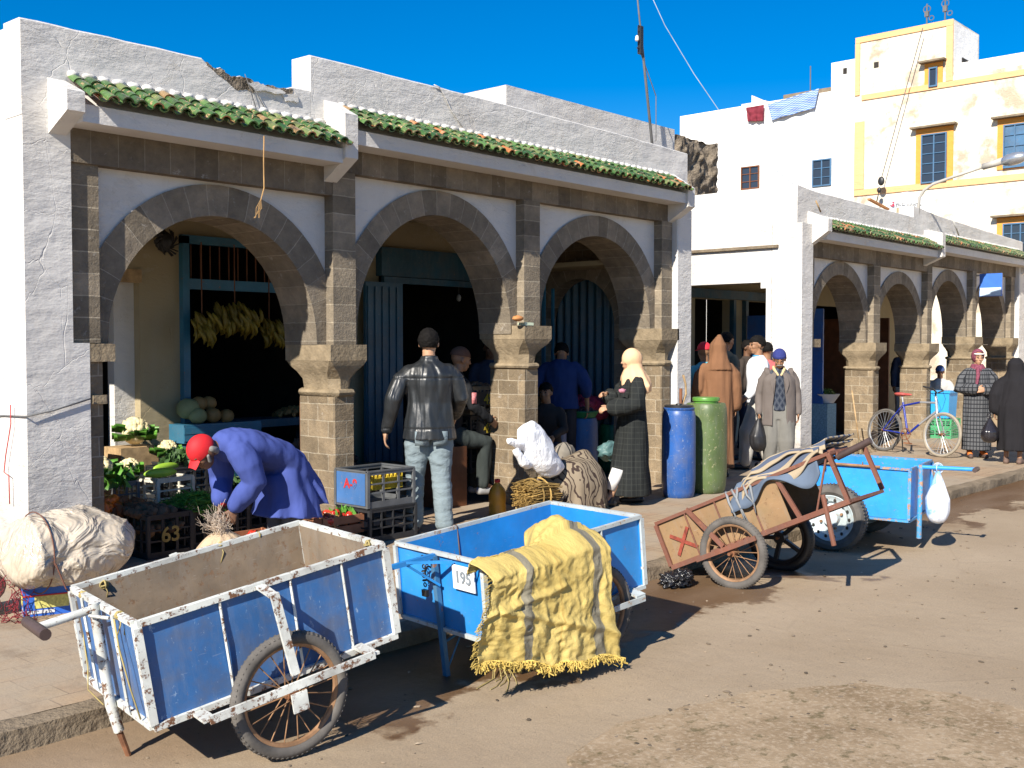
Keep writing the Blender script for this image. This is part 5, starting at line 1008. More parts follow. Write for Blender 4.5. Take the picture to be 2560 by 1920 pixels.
# tied sack in front of the bending man
sk_ = thing('tied_sack', 'tied cream sack the bending man is holding by its neck', 'sack', (4.35, 6.4, 0)); mb = MB(); rings = []; ctr = at(562, 1375, 1, 6.35)
for i in range(30):
    t = i/29; z = .34-.34*t; rr = .022+(.245-.022)*min(1, (t*1.9))**.62 if t < .6 else .245*sqrt(max(.0, 1-((t-.6)/.4)**2*.45)); rings.append([V((ctr.x+(.04*t), 6.38, z))+V((rr*cos(a)*(1+.05*sin(a*11)*(1-t)), rr*.8*sin(a)*(1+.05*sin(a*11+1)*(1-t)), 0)) for a in (2*pi*k/60 for k in range(60))])
mb.ring_loft(rings); mb.build('sack_body', simple('cream_sackcloth', (.50, .37, .24), .85, .3, 6, .9, 18, bdist=.02), sk_, 180)
f = MB(); rnd = random.Random(50)
for k in range(110):
    p = V((ctr.x+.0+rnd.uniform(-.03, .03), 6.38+rnd.uniform(-.03, .03), .33)); q = [p]
    for j in range(4): q.append(q[-1]+V((rnd.uniform(-.07, .03), rnd.uniform(-.04, .03), rnd.uniform(-.02, .07))))
    f.tube(q, .0012, 4)
f.build('frayed_neck', simple('frayed_fibre', (.58, .48, .38), .9, .3), sk_)
f = MB(); f.bar((4.05, 6.5, .17), (4.62, 6.42, .17), .04, .012); f.bar((3.95, 6.7, .16), (4.5, 6.5, .165), .02, .012); tag(f.build('scrap_wood', 'whitepaint', None), 'white painted scrap wood lying behind the large old cart', 'slats')
# ---------------------------------------------------------------- bicycle
fr_c = at(2350, 1143, 2, 0); re_c = at(2207, 1128, 2, 0)
bd_ = (fr_c-re_c); bw_ = bd_.length; yawb = atan2(bd_.y, bd_.x); sc_b = 1.0; WB = 1.03; mid = (fr_c+re_c)/2; re_c = mid-bd_.normalized()*WB/2
bm_ = Matrix.Translation((re_c.x, re_c.y, 0)) @ Matrix.Rotation(yawb, 4, 'Z') @ Matrix.Rotation(radians(-7), 4, 'X')
bk = thing('bicycle', 'blue and silver bicycle on its stand in front of the right arcade', 'bicycle', mat=bm_)
silver = simple('silver_frame_paint', (.45, .46, .48), .3, .15, metal=.5); bblue = simple('blue_frame_paint', (.012, .03, .26), .3, .1); pale = simple('dusty_pale_tyre', (.30, .26, .20), .85, .2)
R_ = .325
wheel(bk, (0, 0, R_), R_, .021, 28, tread=False, mt='tyre', mr='steel'); wf = wheel(bk, (WB, 0, R_), R_, .021, 28, tread=False, mt=pale, mr='steel')
bb0 = V((.43, 0, .29)); st_ = V((.29, 0, .76)); hd = V((.87, 0, .80)); hd2 = V((.90, 0, .66))
f = MB(); f.tube([bb0, st_], .016, 10); f.tube([st_+V((.01, 0, -.05)), V((.6, 0, .775))], .015, 10); f.tube([bb0, V((.62, 0, .45))], .017, 10)
for s_ in (-.045, .045): f.tube([bb0+V((0, s_*.4, 0)), V((0, s_, R_))], .009, 8); f.tube([st_+V((0, s_*.4, -.05)), V((0, s_, R_))], .008, 8)
f.build('rear_frame', bblue, bk, 40)
f = MB(); f.tube([V((.6, 0, .775)), hd+V((0, 0, -.02))], .0155, 10); f.tube([V((.62, 0, .45)), hd2], .0175, 10); f.tube([hd2+V((.012, 0, -.05)), hd+V((-.01, 0, .07))], .02, 10)
for s_ in (-.05, .05): f.tube([hd2+V((.012, s_*.6, -.05)), V((.96, s_, .5)), V((WB, s_, R_))], .010, 8)
f.build('front_fork', silver, bk, 40)
f = MB(); f.tube([hd+V((-.01, 0, .06)), hd+V((-.02, 0, .13))], .013, 8); f.tube([V((.93, .0, .93))+V((-.05, .02, 0)), V((.86, .15, .97)), V((.74, .26, 1.0))], .012, 8); f.tube([V((.93, 0, .93))+V((-.05, -.02, 0)), V((.92, -.16, .97)), V((.84, -.27, .99))], .012, 8)
for s_ in (1, -1): f.tube([V((.8, .2*s_, .99)), V((.95, .1*s_, .85)), V((.98, .02*s_, .7)), V((.9, 0, .6))], .003, 5)
f.build('handlebar', 'black', bk, 40)
f = MB(); f.tube([st_, st_+V((-.03, 0, .10))], .013, 8); f.build('seat_post', 'steel', bk, 40)
f = MB(); f.sphere(st_+V((-.06, 0, .12)), (.11, .07, .03), 18, 10); f.sphere(st_+V((.06, 0, .12)), (.09, .025, .02), 14, 8); f.build('saddle', simple('red_saddle', (.42, .08, .07), .5, .3), bk, 180)
f = MB(); f.torus(bb0+V((0, -.05, 0)), .085, .006, 'y', 26, 6); f.bar(bb0+V((0, -.07, 0)), bb0+V((.1, -.07, -.13)), .018, .01); f.bar(bb0+V((0, .07, 0)), bb0+V((-.1, .07, .13)), .018, .01); f.box(bb0.x+.06, bb0.x+.15, -.15, -.07, bb0.z-.145, bb0.z-.125)
for k in range(5): a = 2*pi*k/5; f.bar(bb0+V((0, -.05, 0)), bb0+V((.08*cos(a), -.05, .08*sin(a))), .012, .004, (0, 1, 0))
f.build('crank', 'rust', bk, 40); f = MB(); f.tube([V((.30, -.03, .28)), V((.34, -.2, .03))], .009, 6); f.tube([V((.30, .03, .28)), V((.26, .14, .0))], .009, 6); f.build('kickstand', 'black', bk)
# broom
br_ = thing('broom', 'straw broom with long wooden handle leaning on the first stone pier of the right arcade', 'broom', (15.5, 6.9, 0)); p = at(2147, 1098, 1, 6.87); q = at(2130, 976, 1, 7.0)
MB().tube([p, q], .012, 8).build('broom_handle', 'wood', br_, 180); f = MB()
for k in range(120): a = rnd.uniform(-1.25, 1.25); L_ = rnd.uniform(.24, .4); f.tube([p, p+V((sin(a)*L_*.5, -.03, -.07)), p+V((sin(a)*L_, rnd.uniform(-.12, .02), -p.z+.01))], .003, 4)
f.build('bristles', simple('broom_bristle', (.30, .23, .13), .9, .4, island=.4), br_)
# crates by the far pier
p = at(2388, 1096, 2, 0)
for i in range(2): crate('plastic_crate', ('lower green plastic crate beside the checked woman', 'upper green plastic crate, under the sky blue bin')[i], (p.x+.05, p.y+.2, .17*i), 0, .42, .36, .165, crgreen, slat=.04, gapf=.6)
T = thing('plastic_bin', 'sky blue plastic bin standing on the green crates', 'bin', (p.x, p.y+.2, .35)); f = MB(); rg = lambda z, e: [V((p.x+.03+sx_*(.20+e), p.y+.22+sy_*(.17+e), z)) for sx_, sy_ in ((-1, -1), (1, -1), (1, 1), (-1, 1))]
f.ring_loft([rg(.35, -.02), rg(.78, .0), rg(.785, .018), rg(.82, .018)]); f.build('bin_body', crsky, T)
# goods seen through the first right arch
p = at(2068, 1000, 1, 7.9); lathe_obj('bowl', 'white bowl of greens inside the first right arch', 'bowl', (p.x, p.y, p.z-.05), [(.1, 0), (.19, .13), (.2, .15), (.19, .15), (.1, .02)], 'whiteb'); islands(70, (p.x, p.y, p.z+.08), .15, .12, .1, .035, simple('yellow_green_leaf', (.2, .24, .04), .6, island=.5), 'greens', 'yellow green leaves heaped in the white bowl', 'leaves', 'leaf', 33)
tag(MB().box(p.x-.2, p.x+.12, p.y-.1, p.y+.3, 0, p.z-.055).build('cloth_covered_table', simple('light_blue_print', (.22, .38, .48), .8, .4, 40), None), 'small table under the white bowl, covered with light blue print', 'table')
# ---------------------------------------------------------------- street lamp, mast, wires, roof things
lp = thing('street_lamp', 'grey curved street lamp rising from the roof edge of the right arcade', 'street lamp', (18.1, 7.12, 3.9)); m_lp = simple('lamp_grey_paint', (.42, .40, .36), .5, .2)
f = MB(); f.tube([(18.12, 7.1, 3.7), (18.12, 7.08, 4.08), (18.12, 7.0, 4.2), (18.12, 6.85, 4.29), (18.12, 6.5, 4.38), (18.12, 5.99, 4.5)], .026, 10); f.build('lamp_arm', m_lp, lp, 180); f = MB(); f.tube([(18.12, 6.06, 4.485), (18.12, 5.75, 4.545)], [.05, .06], 10); f.build('lamp_housing', m_lp, lp, 180)
f = MB(); f.sphere((18.12, 5.58, 4.56), (.11, .22, .10), 20, 14, Matrix.Rotation(-.15, 3, 'X')); f.build('lamp_head', simple('lamp_head_metal', (.5, .52, .55), .25, .1, metal=.7), lp, 180)
MB().box(17.95, 18.37, 7.12, 7.4, 3.80, 3.925).build('lamp_base', 'cream', lp)
ms = thing('antenna_mast', 'tall dark antenna mast leaning over the roofs against the sky', 'mast', (13.6, 9.3, 3.46)); f = MB(); a = V((13.5, 9.3, 3.46)); b = at(1588, -60, 1, 9.3); b0 = at(1629, 347, 1, 9.3); d = b-b0; a = b0-d*.45
f.tube([a, b0+d*.45, b0+d*.72, b], [.022, .02, .014, .010], 8); f.build('mast_pole', 'wire', ms, 180)
f = MB(); c = at(1600, 100, 1, 9.3)
for k, (dz, w_) in enumerate(((0, .07), (.12, .05), (-.13, .08), (.2, .05))): f.bar(c+V((-w_, 0, dz)), c+V((w_*.6, 0, dz)), .012, .012)
f.box(c.x-.02, c.x+.045, c.y-.03, c.y+.03, c.z-.2, c.z+.2); f.build('mast_clamps', 'black', ms); f = MB(); f.lathe([(.02, 0), (.03, .02), (.02, .07), (.01, .08)], c+V((-.075, 0, -.03)), 10); f.build('insulator', 'whiteb', ms, 180)
f = MB(); f.tube([c+V((.03, 0, -.2)), at(1640, 240, 1, 9.28), at(1640, 352, 1, 9.25)], .008, 6); f.build('mast_cable', 'wire', ms)
f = MB(); f.tube([at(1615, -40, 1, 9.2), at(1662, 63, 1, 9.0), at(1735, 185, 1, 8.6), at(1800, 280, 1, 8.2), at(1862, 355, 1, 7.9), at(1915, 405, 1, 7.6), (13.95, 7.2, 3.84)], .006, 5); tag(f.build('overhead_cable', simple('pale_cable', (.30, .36, .42), .6), None, 180), 'thin cable sagging from the mast to the corner of the right arcade', 'cable')
ds = thing('satellite_dish', 'white lettered satellite dish standing behind the parapet of the right arcade', 'satellite dish', (19.8, 8.0, 3.45)); fac = (V((CAM.x, CAM.y, 3.9))-V((19.8, 8, 4.1))).normalized(); fac = (fac+V((0, -.25, .1))).normalized(); xr = V((0, 0, 1)).cross(fac).normalized(); yr = fac.cross(xr)
Md = Matrix(((xr.x, yr.x, fac.x), (xr.y, yr.y, fac.y), (xr.z, yr.z, fac.z))); cd = at(2266, 484, 1, 8.0)-V((0, 0, .39)); f = MB(); f.lathe([(.004, 0), (.12, .012), (.25, .05), (.36, .10), (.40, .13), (.40, .12), (.36, .09), (.25, .04), (.12, .002), (.003, -.008)], cd, 36, Md); f.build('dish', simple('dish_white', (.78, .80, .82), .4, .05), ds, 180)
Mt = Matrix(((xr.x, yr.x, fac.x, cd.x), (xr.y, yr.y, fac.y, cd.y), (xr.z, yr.z, fac.z, cd.z), (0, 0, 0, 1))) @ Matrix.Translation((.03, .17, .075)); text_mb('OLD VISION', .085, Mt, .002, .001).build('dish_lettering', 'wire', ds, None, fix=False); text_mb('G', .12, Mt @ Matrix.Translation((-.30, .01, .015)), .002, .006).build('dish_initial', simple('red_letter', (.4, .02, .06), .5), ds, None, fix=False)
MB().tube([cd+V((.1, .1, -.05)), (19.9, 8.15, 3.42)], .02, 8).build('dish_post', 'steel', ds)
sg = thing('shop_sign', 'small blue and white shop sign projecting from the third pier of the right arcade', 'sign', (20.9, 7.0, 2.5)); s1 = at(2450, 685, 0, 20.9); s2 = at(2505, 740, 0, 20.9)
MB().box(20.88, 20.92, s2.y, s1.y, s2.z, s1.z).build('sign_board', simple('sign_blue', (.05, .16, .55), .4, .1), sg); MB().box(20.874, 20.879, s2.y+.01, s1.y-.01, s2.z+.01, s2.z+(s1.z-s2.z)*.38).build('sign_lower_band', simple('sign_white_band', (.55, .68, .80), .4, .1), sg); MB().bar((20.9, s1.y, s1.z-.03), (20.9, 7.1, s1.z-.03), .02).build('sign_bracket', 'wire', sg)
# laundry
def hang(name, label, pts, mat, cat):
    a, b, c_, d = [at(1660+x*.42194, y*.42194, 0, 27.9) for x, y in pts]; mb = MB(); nu = 40; nv = 20; vs = []; fs = []; uv = []
    for j in range(nv+1):
        for i in range(nu+1): u, v = i/nu, j/nv; p = (a.lerp(b, u)).lerp(d.lerp(c_, u), v); p.x += .03*sin(u*16)*v+.03*noise.noise(V((u*4, v*4, 2))); vs.append(p)
    for j in range(nv):
        for i in range(nu): fs.append((j*(nu+1)+i, j*(nu+1)+i+1, (j+1)*(nu+1)+i+1, (j+1)*(nu+1)+i)); uv.append([(i/nu, j/nv), ((i+1)/nu, j/nv), ((i+1)/nu, (j+1)/nv), (i/nu, (j+1)/nv)])
    mb.add(vs, fs, uv); o = mb.build(name, mat, None, 180); md = o.modifiers.new('t', 'SOLIDIFY'); md.thickness = .01; return tag(o, label, cat, 'laundry on the roof edge')
hang('laundry_cloth', 'small dark red cloth hanging over the roof edge of the white house', [(488, 638), (592, 620), (590, 716), (494, 720)], simple('maroon_cloth', (.18, .02, .035), .9), 'laundry')
m = NT('blue_patterned_cloth'); ck = m.N('ShaderNodeTexChecker'); ck.inputs['Scale'].default_value = 16; tc = m.N('ShaderNodeTexCoord'); m.l.new(tc.outputs['UV'], ck.inputs[0]); ck.inputs[1].default_value = (.34, .42, .56, 1); ck.inputs[2].default_value = (.10, .20, .50, 1)
hang('laundry_sheet', 'long blue and white patterned sheet hanging over the roof edge of the white house', [(617, 618), (918, 524), (893, 640), (638, 712)], m.set(ck.outputs[0], .9), 'laundry')
for i, (px, py, h) in enumerate(((1557, 150, .55), (1665, 125, .60))):
    p = at(1660+px*.42194, py*.42194, 0, 28.4); T = thing('roof_antenna', ('left dark antenna on the rooftop tower', 'right dark antenna on the rooftop tower')[i], 'antenna', tuple(p), 'antennas on the rooftop tower'); f = MB(); f.tube([p+V((0, 0, -.25)), p+V((0, 0, h))], .02, 6); f.build('antenna_pole', 'wire', T); f = MB(); f.torus(p+V((0, 0, h*.75)), .09, .012, 'x', 18, 5); f.torus(p+V((0, -.12, h*.3)), .06, .012, 'x', 18, 5); f.box(p.x-.04, p.x+.04, p.y-.05, p.y+.05, p.z+h*.4, p.z+h*.65); f.build('antenna_loops', 'wire', T)
p = at(2026, 205, 0, 28.9); tag(MB().tube([p+V((0, 0, -.3)), p+V((0, 0, .45))], .018, 6).build('roof_antenna', 'wire', None), 'thin short antenna on the roof of the white house', 'antenna', 'roof antennas')
rp = thing('pulley', 'rope and black pulley hanging down the front of the peeling house', 'pulley', (27.6, 12, 5)); f = MB(); a = at(2307, 70, 0, 27.7); b = at(2203, 448, 0, 27.6); f.tube([a, b], .012, 5); f.build('pulley_rope', 'wire', rp); f = MB(); f.sphere(b+V((0, 0, -.05)), (.05, .09, .12), 14, 10); f.sphere(b+V((0, .05, -.28)), (.05, .06, .08), 12, 8); f.tube([b+V((0, .05, -.3)), b+V((0, .12, -.6))], .015, 6); f.build('pulley_block', 'black', rp, 180)
f = MB(); f.tube([at(2470, 240, 0, 27.9), at(2405, 700*.42194*1.0, 0, 27.9)], .01, 4)
p = at(2195, 508, 1, 7.3); tag(MB().bar(p+V((-.35, 0, .03)), p+V((.4, 0, -.06)), .05, .03).build('roof_plank', simple('orange_plank', (.45, .2, .07), .8), None), 'short orange plank lying on the parapet of the right arcade', 'plank')
# small cables and ropes on the left arcade
cb = thing('rope', 'frayed straw rope hanging from the first tiled canopy', 'rope', (5, 6.75, 3)); f = MB(); f.tube([at(660, 340, 1, 6.74), at(659, 400, 1, 6.74), at(660, 470, 1, 6.74), at(652, 500, 1, 6.74)], .0045, 5)
for k in range(8): f.tube([at(652, 498, 1, 6.74), at(652-rnd.uniform(-6, 14), 520, 1, 6.74), at(648-rnd.uniform(-8, 14), 545, 1, 6.74)], .002, 4)
f.build('rope_strand', simple('orange_rope', (.45, .27, .11), .9), cb)
def cable(label, pts, r=.005, mat='wire', name='cable'): tag(MB().tube(pts, r, 5).build(name, mat, None, 180), label, 'cable', 'loose cables on the arcades')
cable('white cable looping over the parapet of the left arcade above the second arch', [at(x, y, 1, FY-.012) for x, y in ((1085, 212), (1098, 218), (1112, 240), (1125, 270), (1145, 300), (1162, 328))], .006, 'white')
cable('thin dark wire sticking down across the parapet near the broken plaster', [at(x, y, 1, FY-.02) for x, y in ((612, 185), (626, 225), (640, 270))], .003)
cable('long dark wire lying on the parapet right of the broken plaster', [at(x, y, 1, FY-.02) for x, y in ((636, 222), (652, 252), (671, 288))], .0035)
cable('dark cord tied across the left corner of the building', [(3.128, 7.9, 1.10), (3.122, 7.4, 1.13), (3.115, 7.05, 1.14), (3.3, 7.055, 1.17), (3.56, 7.055, 1.24)], .006)
cable('red cord hanging down the sunlit side wall at the left edge', [at(x, y, 0, 3.10) for x, y in ((26, 1012), (27, 1060), (14, 1140), (10, 1180), (22, 1190), (24, 1260))], .004, redp)
cable('pale tube on the parapet of the right arcade near its corner', [at(x, y, 1, 6.98) for x, y in ((2040, 502), (2052, 530))], .012, 'wood')
cable('grey tube leaning on the parapet right of the lamp', [at(x, y, 1, 6.98) for x, y in ((2379, 541), (2397, 588))], .014, 'white')
sp_ = thing('wooden_pole', 'reddish wooden pole leaning in the first arch beside the stone pier', 'pole', (5.4, 7.4, 0)); MB().tube([V((at(757, 1240, 1, 7.62).x, 7.62, 0)), at(753, 992, 1, 7.62)], .015, 8).build('pole_shaft', simple('reddish_wood', (.16, .07, .035), .7), sp_, 180)
mb = MB(); p = at(412, 605, 1, 9.05)
for k in range(26): a = rnd.uniform(0, 6.3); mb.tube([p, p+V((cos(a)*.07, -.04, sin(a)*.06)), p+V((cos(a+.8)*.13, -.03, sin(a+.6)*.13))], .007, 4)
mb.sphere(p, (.09, .06, .1), 12, 8, nz=.5); tag(mb.build('dried_plant', 'black', None, 180), 'dark dried bunch of twigs hanging high on the cream pillar', 'dried plant')
lb_ = thing('light_bulb', 'small unlit bulb hanging in the dark doorway of the second arch', 'light bulb', (8.6, 9.3, 2)); p = at(1147, 745, 1, 9.3); MB().sphere(p, (.03, .03, .045), 12, 8).build('bulb_glass', simple('dusty_glass', (.4, .4, .38), .3), lb_, 180); MB().tube([p+V((0, 0, .04)), p+V((0, 0, .5))], .004, 5).build('bulb_cord', 'wire', lb_)
# road litter
rnd = random.Random(77); mb = MB()
for k in range(620):
    x = rnd.uniform(1.5, 13); y = rnd.uniform(.8, 4.3)
    if k > 380: x = rnd.uniform(3.3, 5.2); y = rnd.uniform(1.4, 2.8)
    if (x*.668-y*.744) > 5: continue
    s = rnd.choice((.004, .006, .008, .011)); mb.sphere((x, y, -.1+s*.35), (s*rnd.uniform(.8, 2.2), s, s*.45), 6, 4, Matrix.Rotation(rnd.uniform(0, 3), 3, 'Z'), nz=.4, seed=k)
tag(mb.build('road_pebbles', simple('pebbles', (.22, .17, .12), .9, .3, island=.7), None), 'small stones and crumbs scattered on the road', 'pebbles', None, 'stuff')
mb = MB()
for k in range(70):
    x = rnd.uniform(2.5, 10); y = rnd.uniform(1.2, 4.2); s = rnd.uniform(.008, .022); a = rnd.uniform(0, 3); mb.add([(x-s*cos(a), y-s*sin(a), -.097), (x+s*.5*sin(a), y-s*.5*cos(a), -.094), (x+s*cos(a), y+s*sin(a), -.096), (x-s*.6*sin(a), y+s*.5*cos(a), -.092)], [(0, 1, 2, 3)])
tag(mb.build('litter', simple('litter_scraps', (.35, .28, .2), .9, .3, island=.8), None), 'scraps of paper and leaf litter on the road', 'litter', None, 'stuff')

# more stock inside the arches
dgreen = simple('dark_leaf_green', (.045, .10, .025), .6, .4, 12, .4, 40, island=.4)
for i, (x, y, z, h, lb) in enumerate([(5.05, 8.35, 0, .28, 'dark crate behind the green beans, left of the blue counter'), (5.05, 8.38, .285, .28, 'dark crate of shaded greens stacked before the blue counter'), (5.62, 8.1, 0, .28, 'dark crate in the shade behind the coat of the bending man'), (3.85, 7.75, 0, .26, 'dark crate holding the orange peppers'), (5.7, 8.55, 0, .28, 'low dark crate at the foot of the blue counter')]):
    crate('plastic_crate', lb, (x, y, z), .06*(i % 3-1), .46, .38, h, blk, slat=.05, gapf=.5)
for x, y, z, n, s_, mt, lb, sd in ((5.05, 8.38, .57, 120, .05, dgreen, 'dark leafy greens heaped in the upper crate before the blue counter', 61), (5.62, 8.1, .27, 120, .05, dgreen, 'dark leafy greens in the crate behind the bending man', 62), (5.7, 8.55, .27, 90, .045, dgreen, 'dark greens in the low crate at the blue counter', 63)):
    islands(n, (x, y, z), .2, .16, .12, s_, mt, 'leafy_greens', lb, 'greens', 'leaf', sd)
islands(60, (4.28, 7.62, .31), .15, .2, .05, .032, simple('dusty_potato', (.17, .10, .055), .85, .3, island=.3), 'potatoes', 'top layer of dusty potatoes in the crate marked 63', 'potatoes', 'potato', 64, flat='box')
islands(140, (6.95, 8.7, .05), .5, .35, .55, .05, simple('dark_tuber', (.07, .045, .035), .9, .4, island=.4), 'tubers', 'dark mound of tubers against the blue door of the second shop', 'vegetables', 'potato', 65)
for i in range(2): tag(MB().box(7.0+.05*i, 7.5+.04*i, 8.1, 8.5, .01+.2*i, .20+.2*i).jit(.01, 3, i).build('carton', simple('dark_carton', (.12, .085, .05), .9), None), ('lower brown carton behind the leather jacket man', 'upper brown carton behind the leather jacket man')[i], 'carton')

tag(MB().box(4.74, 5.1, 8.86, 9.16, 0, .70).build('wooden_stand', 'wood', None), 'wooden stand against the cream pillar holding a shaded cauliflower', 'stand')
crate('plastic_crate', 'dark crate under the low cauliflower beside the blue counter', (5.18, 8.78, 0), 0, .28, .24, .56, blk, slat=.05, gapf=.6)
# ---------------------------------------------------------------- people
def skin(name, c): 
    m = NT(name); col = m.mix(m.ramp(m.noise(14, 4), .3, .7), tuple(x*.82 for x in c), tuple(x*1.12 for x in c)); m.b.inputs['Subsurface Weight'].default_value = .08; m.b.inputs['Subsurface Radius'].default_value = (.01, .004, .002); m.bump(m.noise(90, 3), .15, .002); return m.set(col, .55, 0, .4)
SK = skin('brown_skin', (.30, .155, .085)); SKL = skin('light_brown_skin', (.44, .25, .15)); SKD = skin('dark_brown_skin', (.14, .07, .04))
HAIR = simple('black_hair', (.007, .006, .0055), .8, .3, 30, .9, 160, spec=.15); GREYH = simple('grey_hair', (.22, .21, .2), .8, .3, 40, .5, 120)
EYE = simple('dark_eye', (.015, .01, .008), .2, 0, spec=.6)
JD = dict(pelvis=(0, 0, .93), chest=(0, 0, 1.26), neck=(0, 0, 1.46), head=(.02, 0, 1.61), sh=(0, .185, 1.41), el=(-.01, .228, 1.13), wr=(.03, .238, .88), hip=(0, .09, .91), kn=(.02, .10, .49), an=(-.03, .10, .09), toe=(.12, .115, .035))
def joints(h, o):
    s = h/1.72; J = {}
    for k, p in JD.items():
        if k in ('pelvis', 'chest', 'neck', 'head'): J[k] = V(o.get(k, p))*s
        else:
            p = o.get(k, p); J[k+'L'] = V(o.get(k+'L', p))*s; q = o.get(k+'R'); J[k+'R'] = (V(q) if q else V((p[0], -p[1], p[2])))*s
    return J, s
def head_mb(mb, c, Hm, s=1.):
    def E_(p, r, **k): mb.sphere(c+Hm @ (V(p)*s), tuple(x*s for x in r), 20, 14, Hm, **k)
    E_((-.012, 0, .025), (.096, .076, .092)); E_((.028, 0, -.045), (.062, .052, .068)); E_((.045, 0, -.088), (.034, .030, .026))
    E_((.052, 0, .022), (.042, .058, .035)); E_((.092, 0, -.008), (.014, .010, .026)); E_((.100, 0, -.024), (.016, .015, .011)); E_((.078, 0, -.062), (.016, .024, .011))
    for t in (-1, 1): E_((.05, .036*t, -.02), (.036, .024, .028)); E_((-.008, .079*t, -.008), (.018, .010, .031)); E_((.074, .03*t, .034), (.018, .022, .007))
def hand_mb(mb, w, d, n, s=1., curl=.5, side=1, grip=0):
    """palm, four unequal bent fingers and a thumb; d to the fingertips, n out of the back of the hand"""
    d = V(d).normalized(); n = V(n); n = (n-d*n.dot(d)).normalized(); b = d.cross(n)*side; w = V(w)
    Mx = Matrix((d, b, n)).transposed(); mb.sphere(w+d*.045*s, (.05*s, .038*s, .016*s), 12, 8, Mx)
    mb.tube([w-d*.02*s, w+d*.03*s], [.022*s, .024*s], 8, rnd=True)
    for k, (o_, L_) in enumerate(((.028, .072), (.0095, .082), (-.0095, .076), (-.027, .06))):
        p = w+d*.082*s+b*o_*s; c_ = curl+.12*k*grip; q1 = p+(d*cos(c_*.6)-n*sin(c_*.6))*L_*.42*s; q2 = q1+(d*cos(c_*1.5)-n*sin(c_*1.5))*L_*.33*s; q3 = q2+(d*cos(c_*2.3)-n*sin(c_*2.3))*L_*.27*s; mb.tube([p-d*.02*s, p, q1, q2, q3], [.0095*s, .0095*s, .009*s, .0085*s, .007*s], 7, rnd=True)
    t0 = w+d*.025*s+b*.03*s; t1 = t0+(d*.6+b*.75-n*.25).normalized()*.038*s; t2 = t1+(d*.9+b*.25-n*.35).normalized()*.03*s; mb.tube([t0-b*.01*s, t0, t1, t2], [.013*s, .012*s, .0105*s, .009*s], 7, rnd=True)
def ering(c, rx, ry, ax, n=36, f=0., ph=0., k=9):
    c = V(c); ax = V(ax).normalized(); X = V((1, 0, 0)); X = (X-ax*X.dot(ax)).normalized() if abs(ax.x) < .95 else V((0, 0, -1)); Y = ax.cross(X)
    return [c+X*cos(a)*rx*(1+f*sin(k*a+ph))+Y*sin(a)*ry*(1+f*sin(k*a+ph)) for a in (2*pi*i/n for i in range(n))]
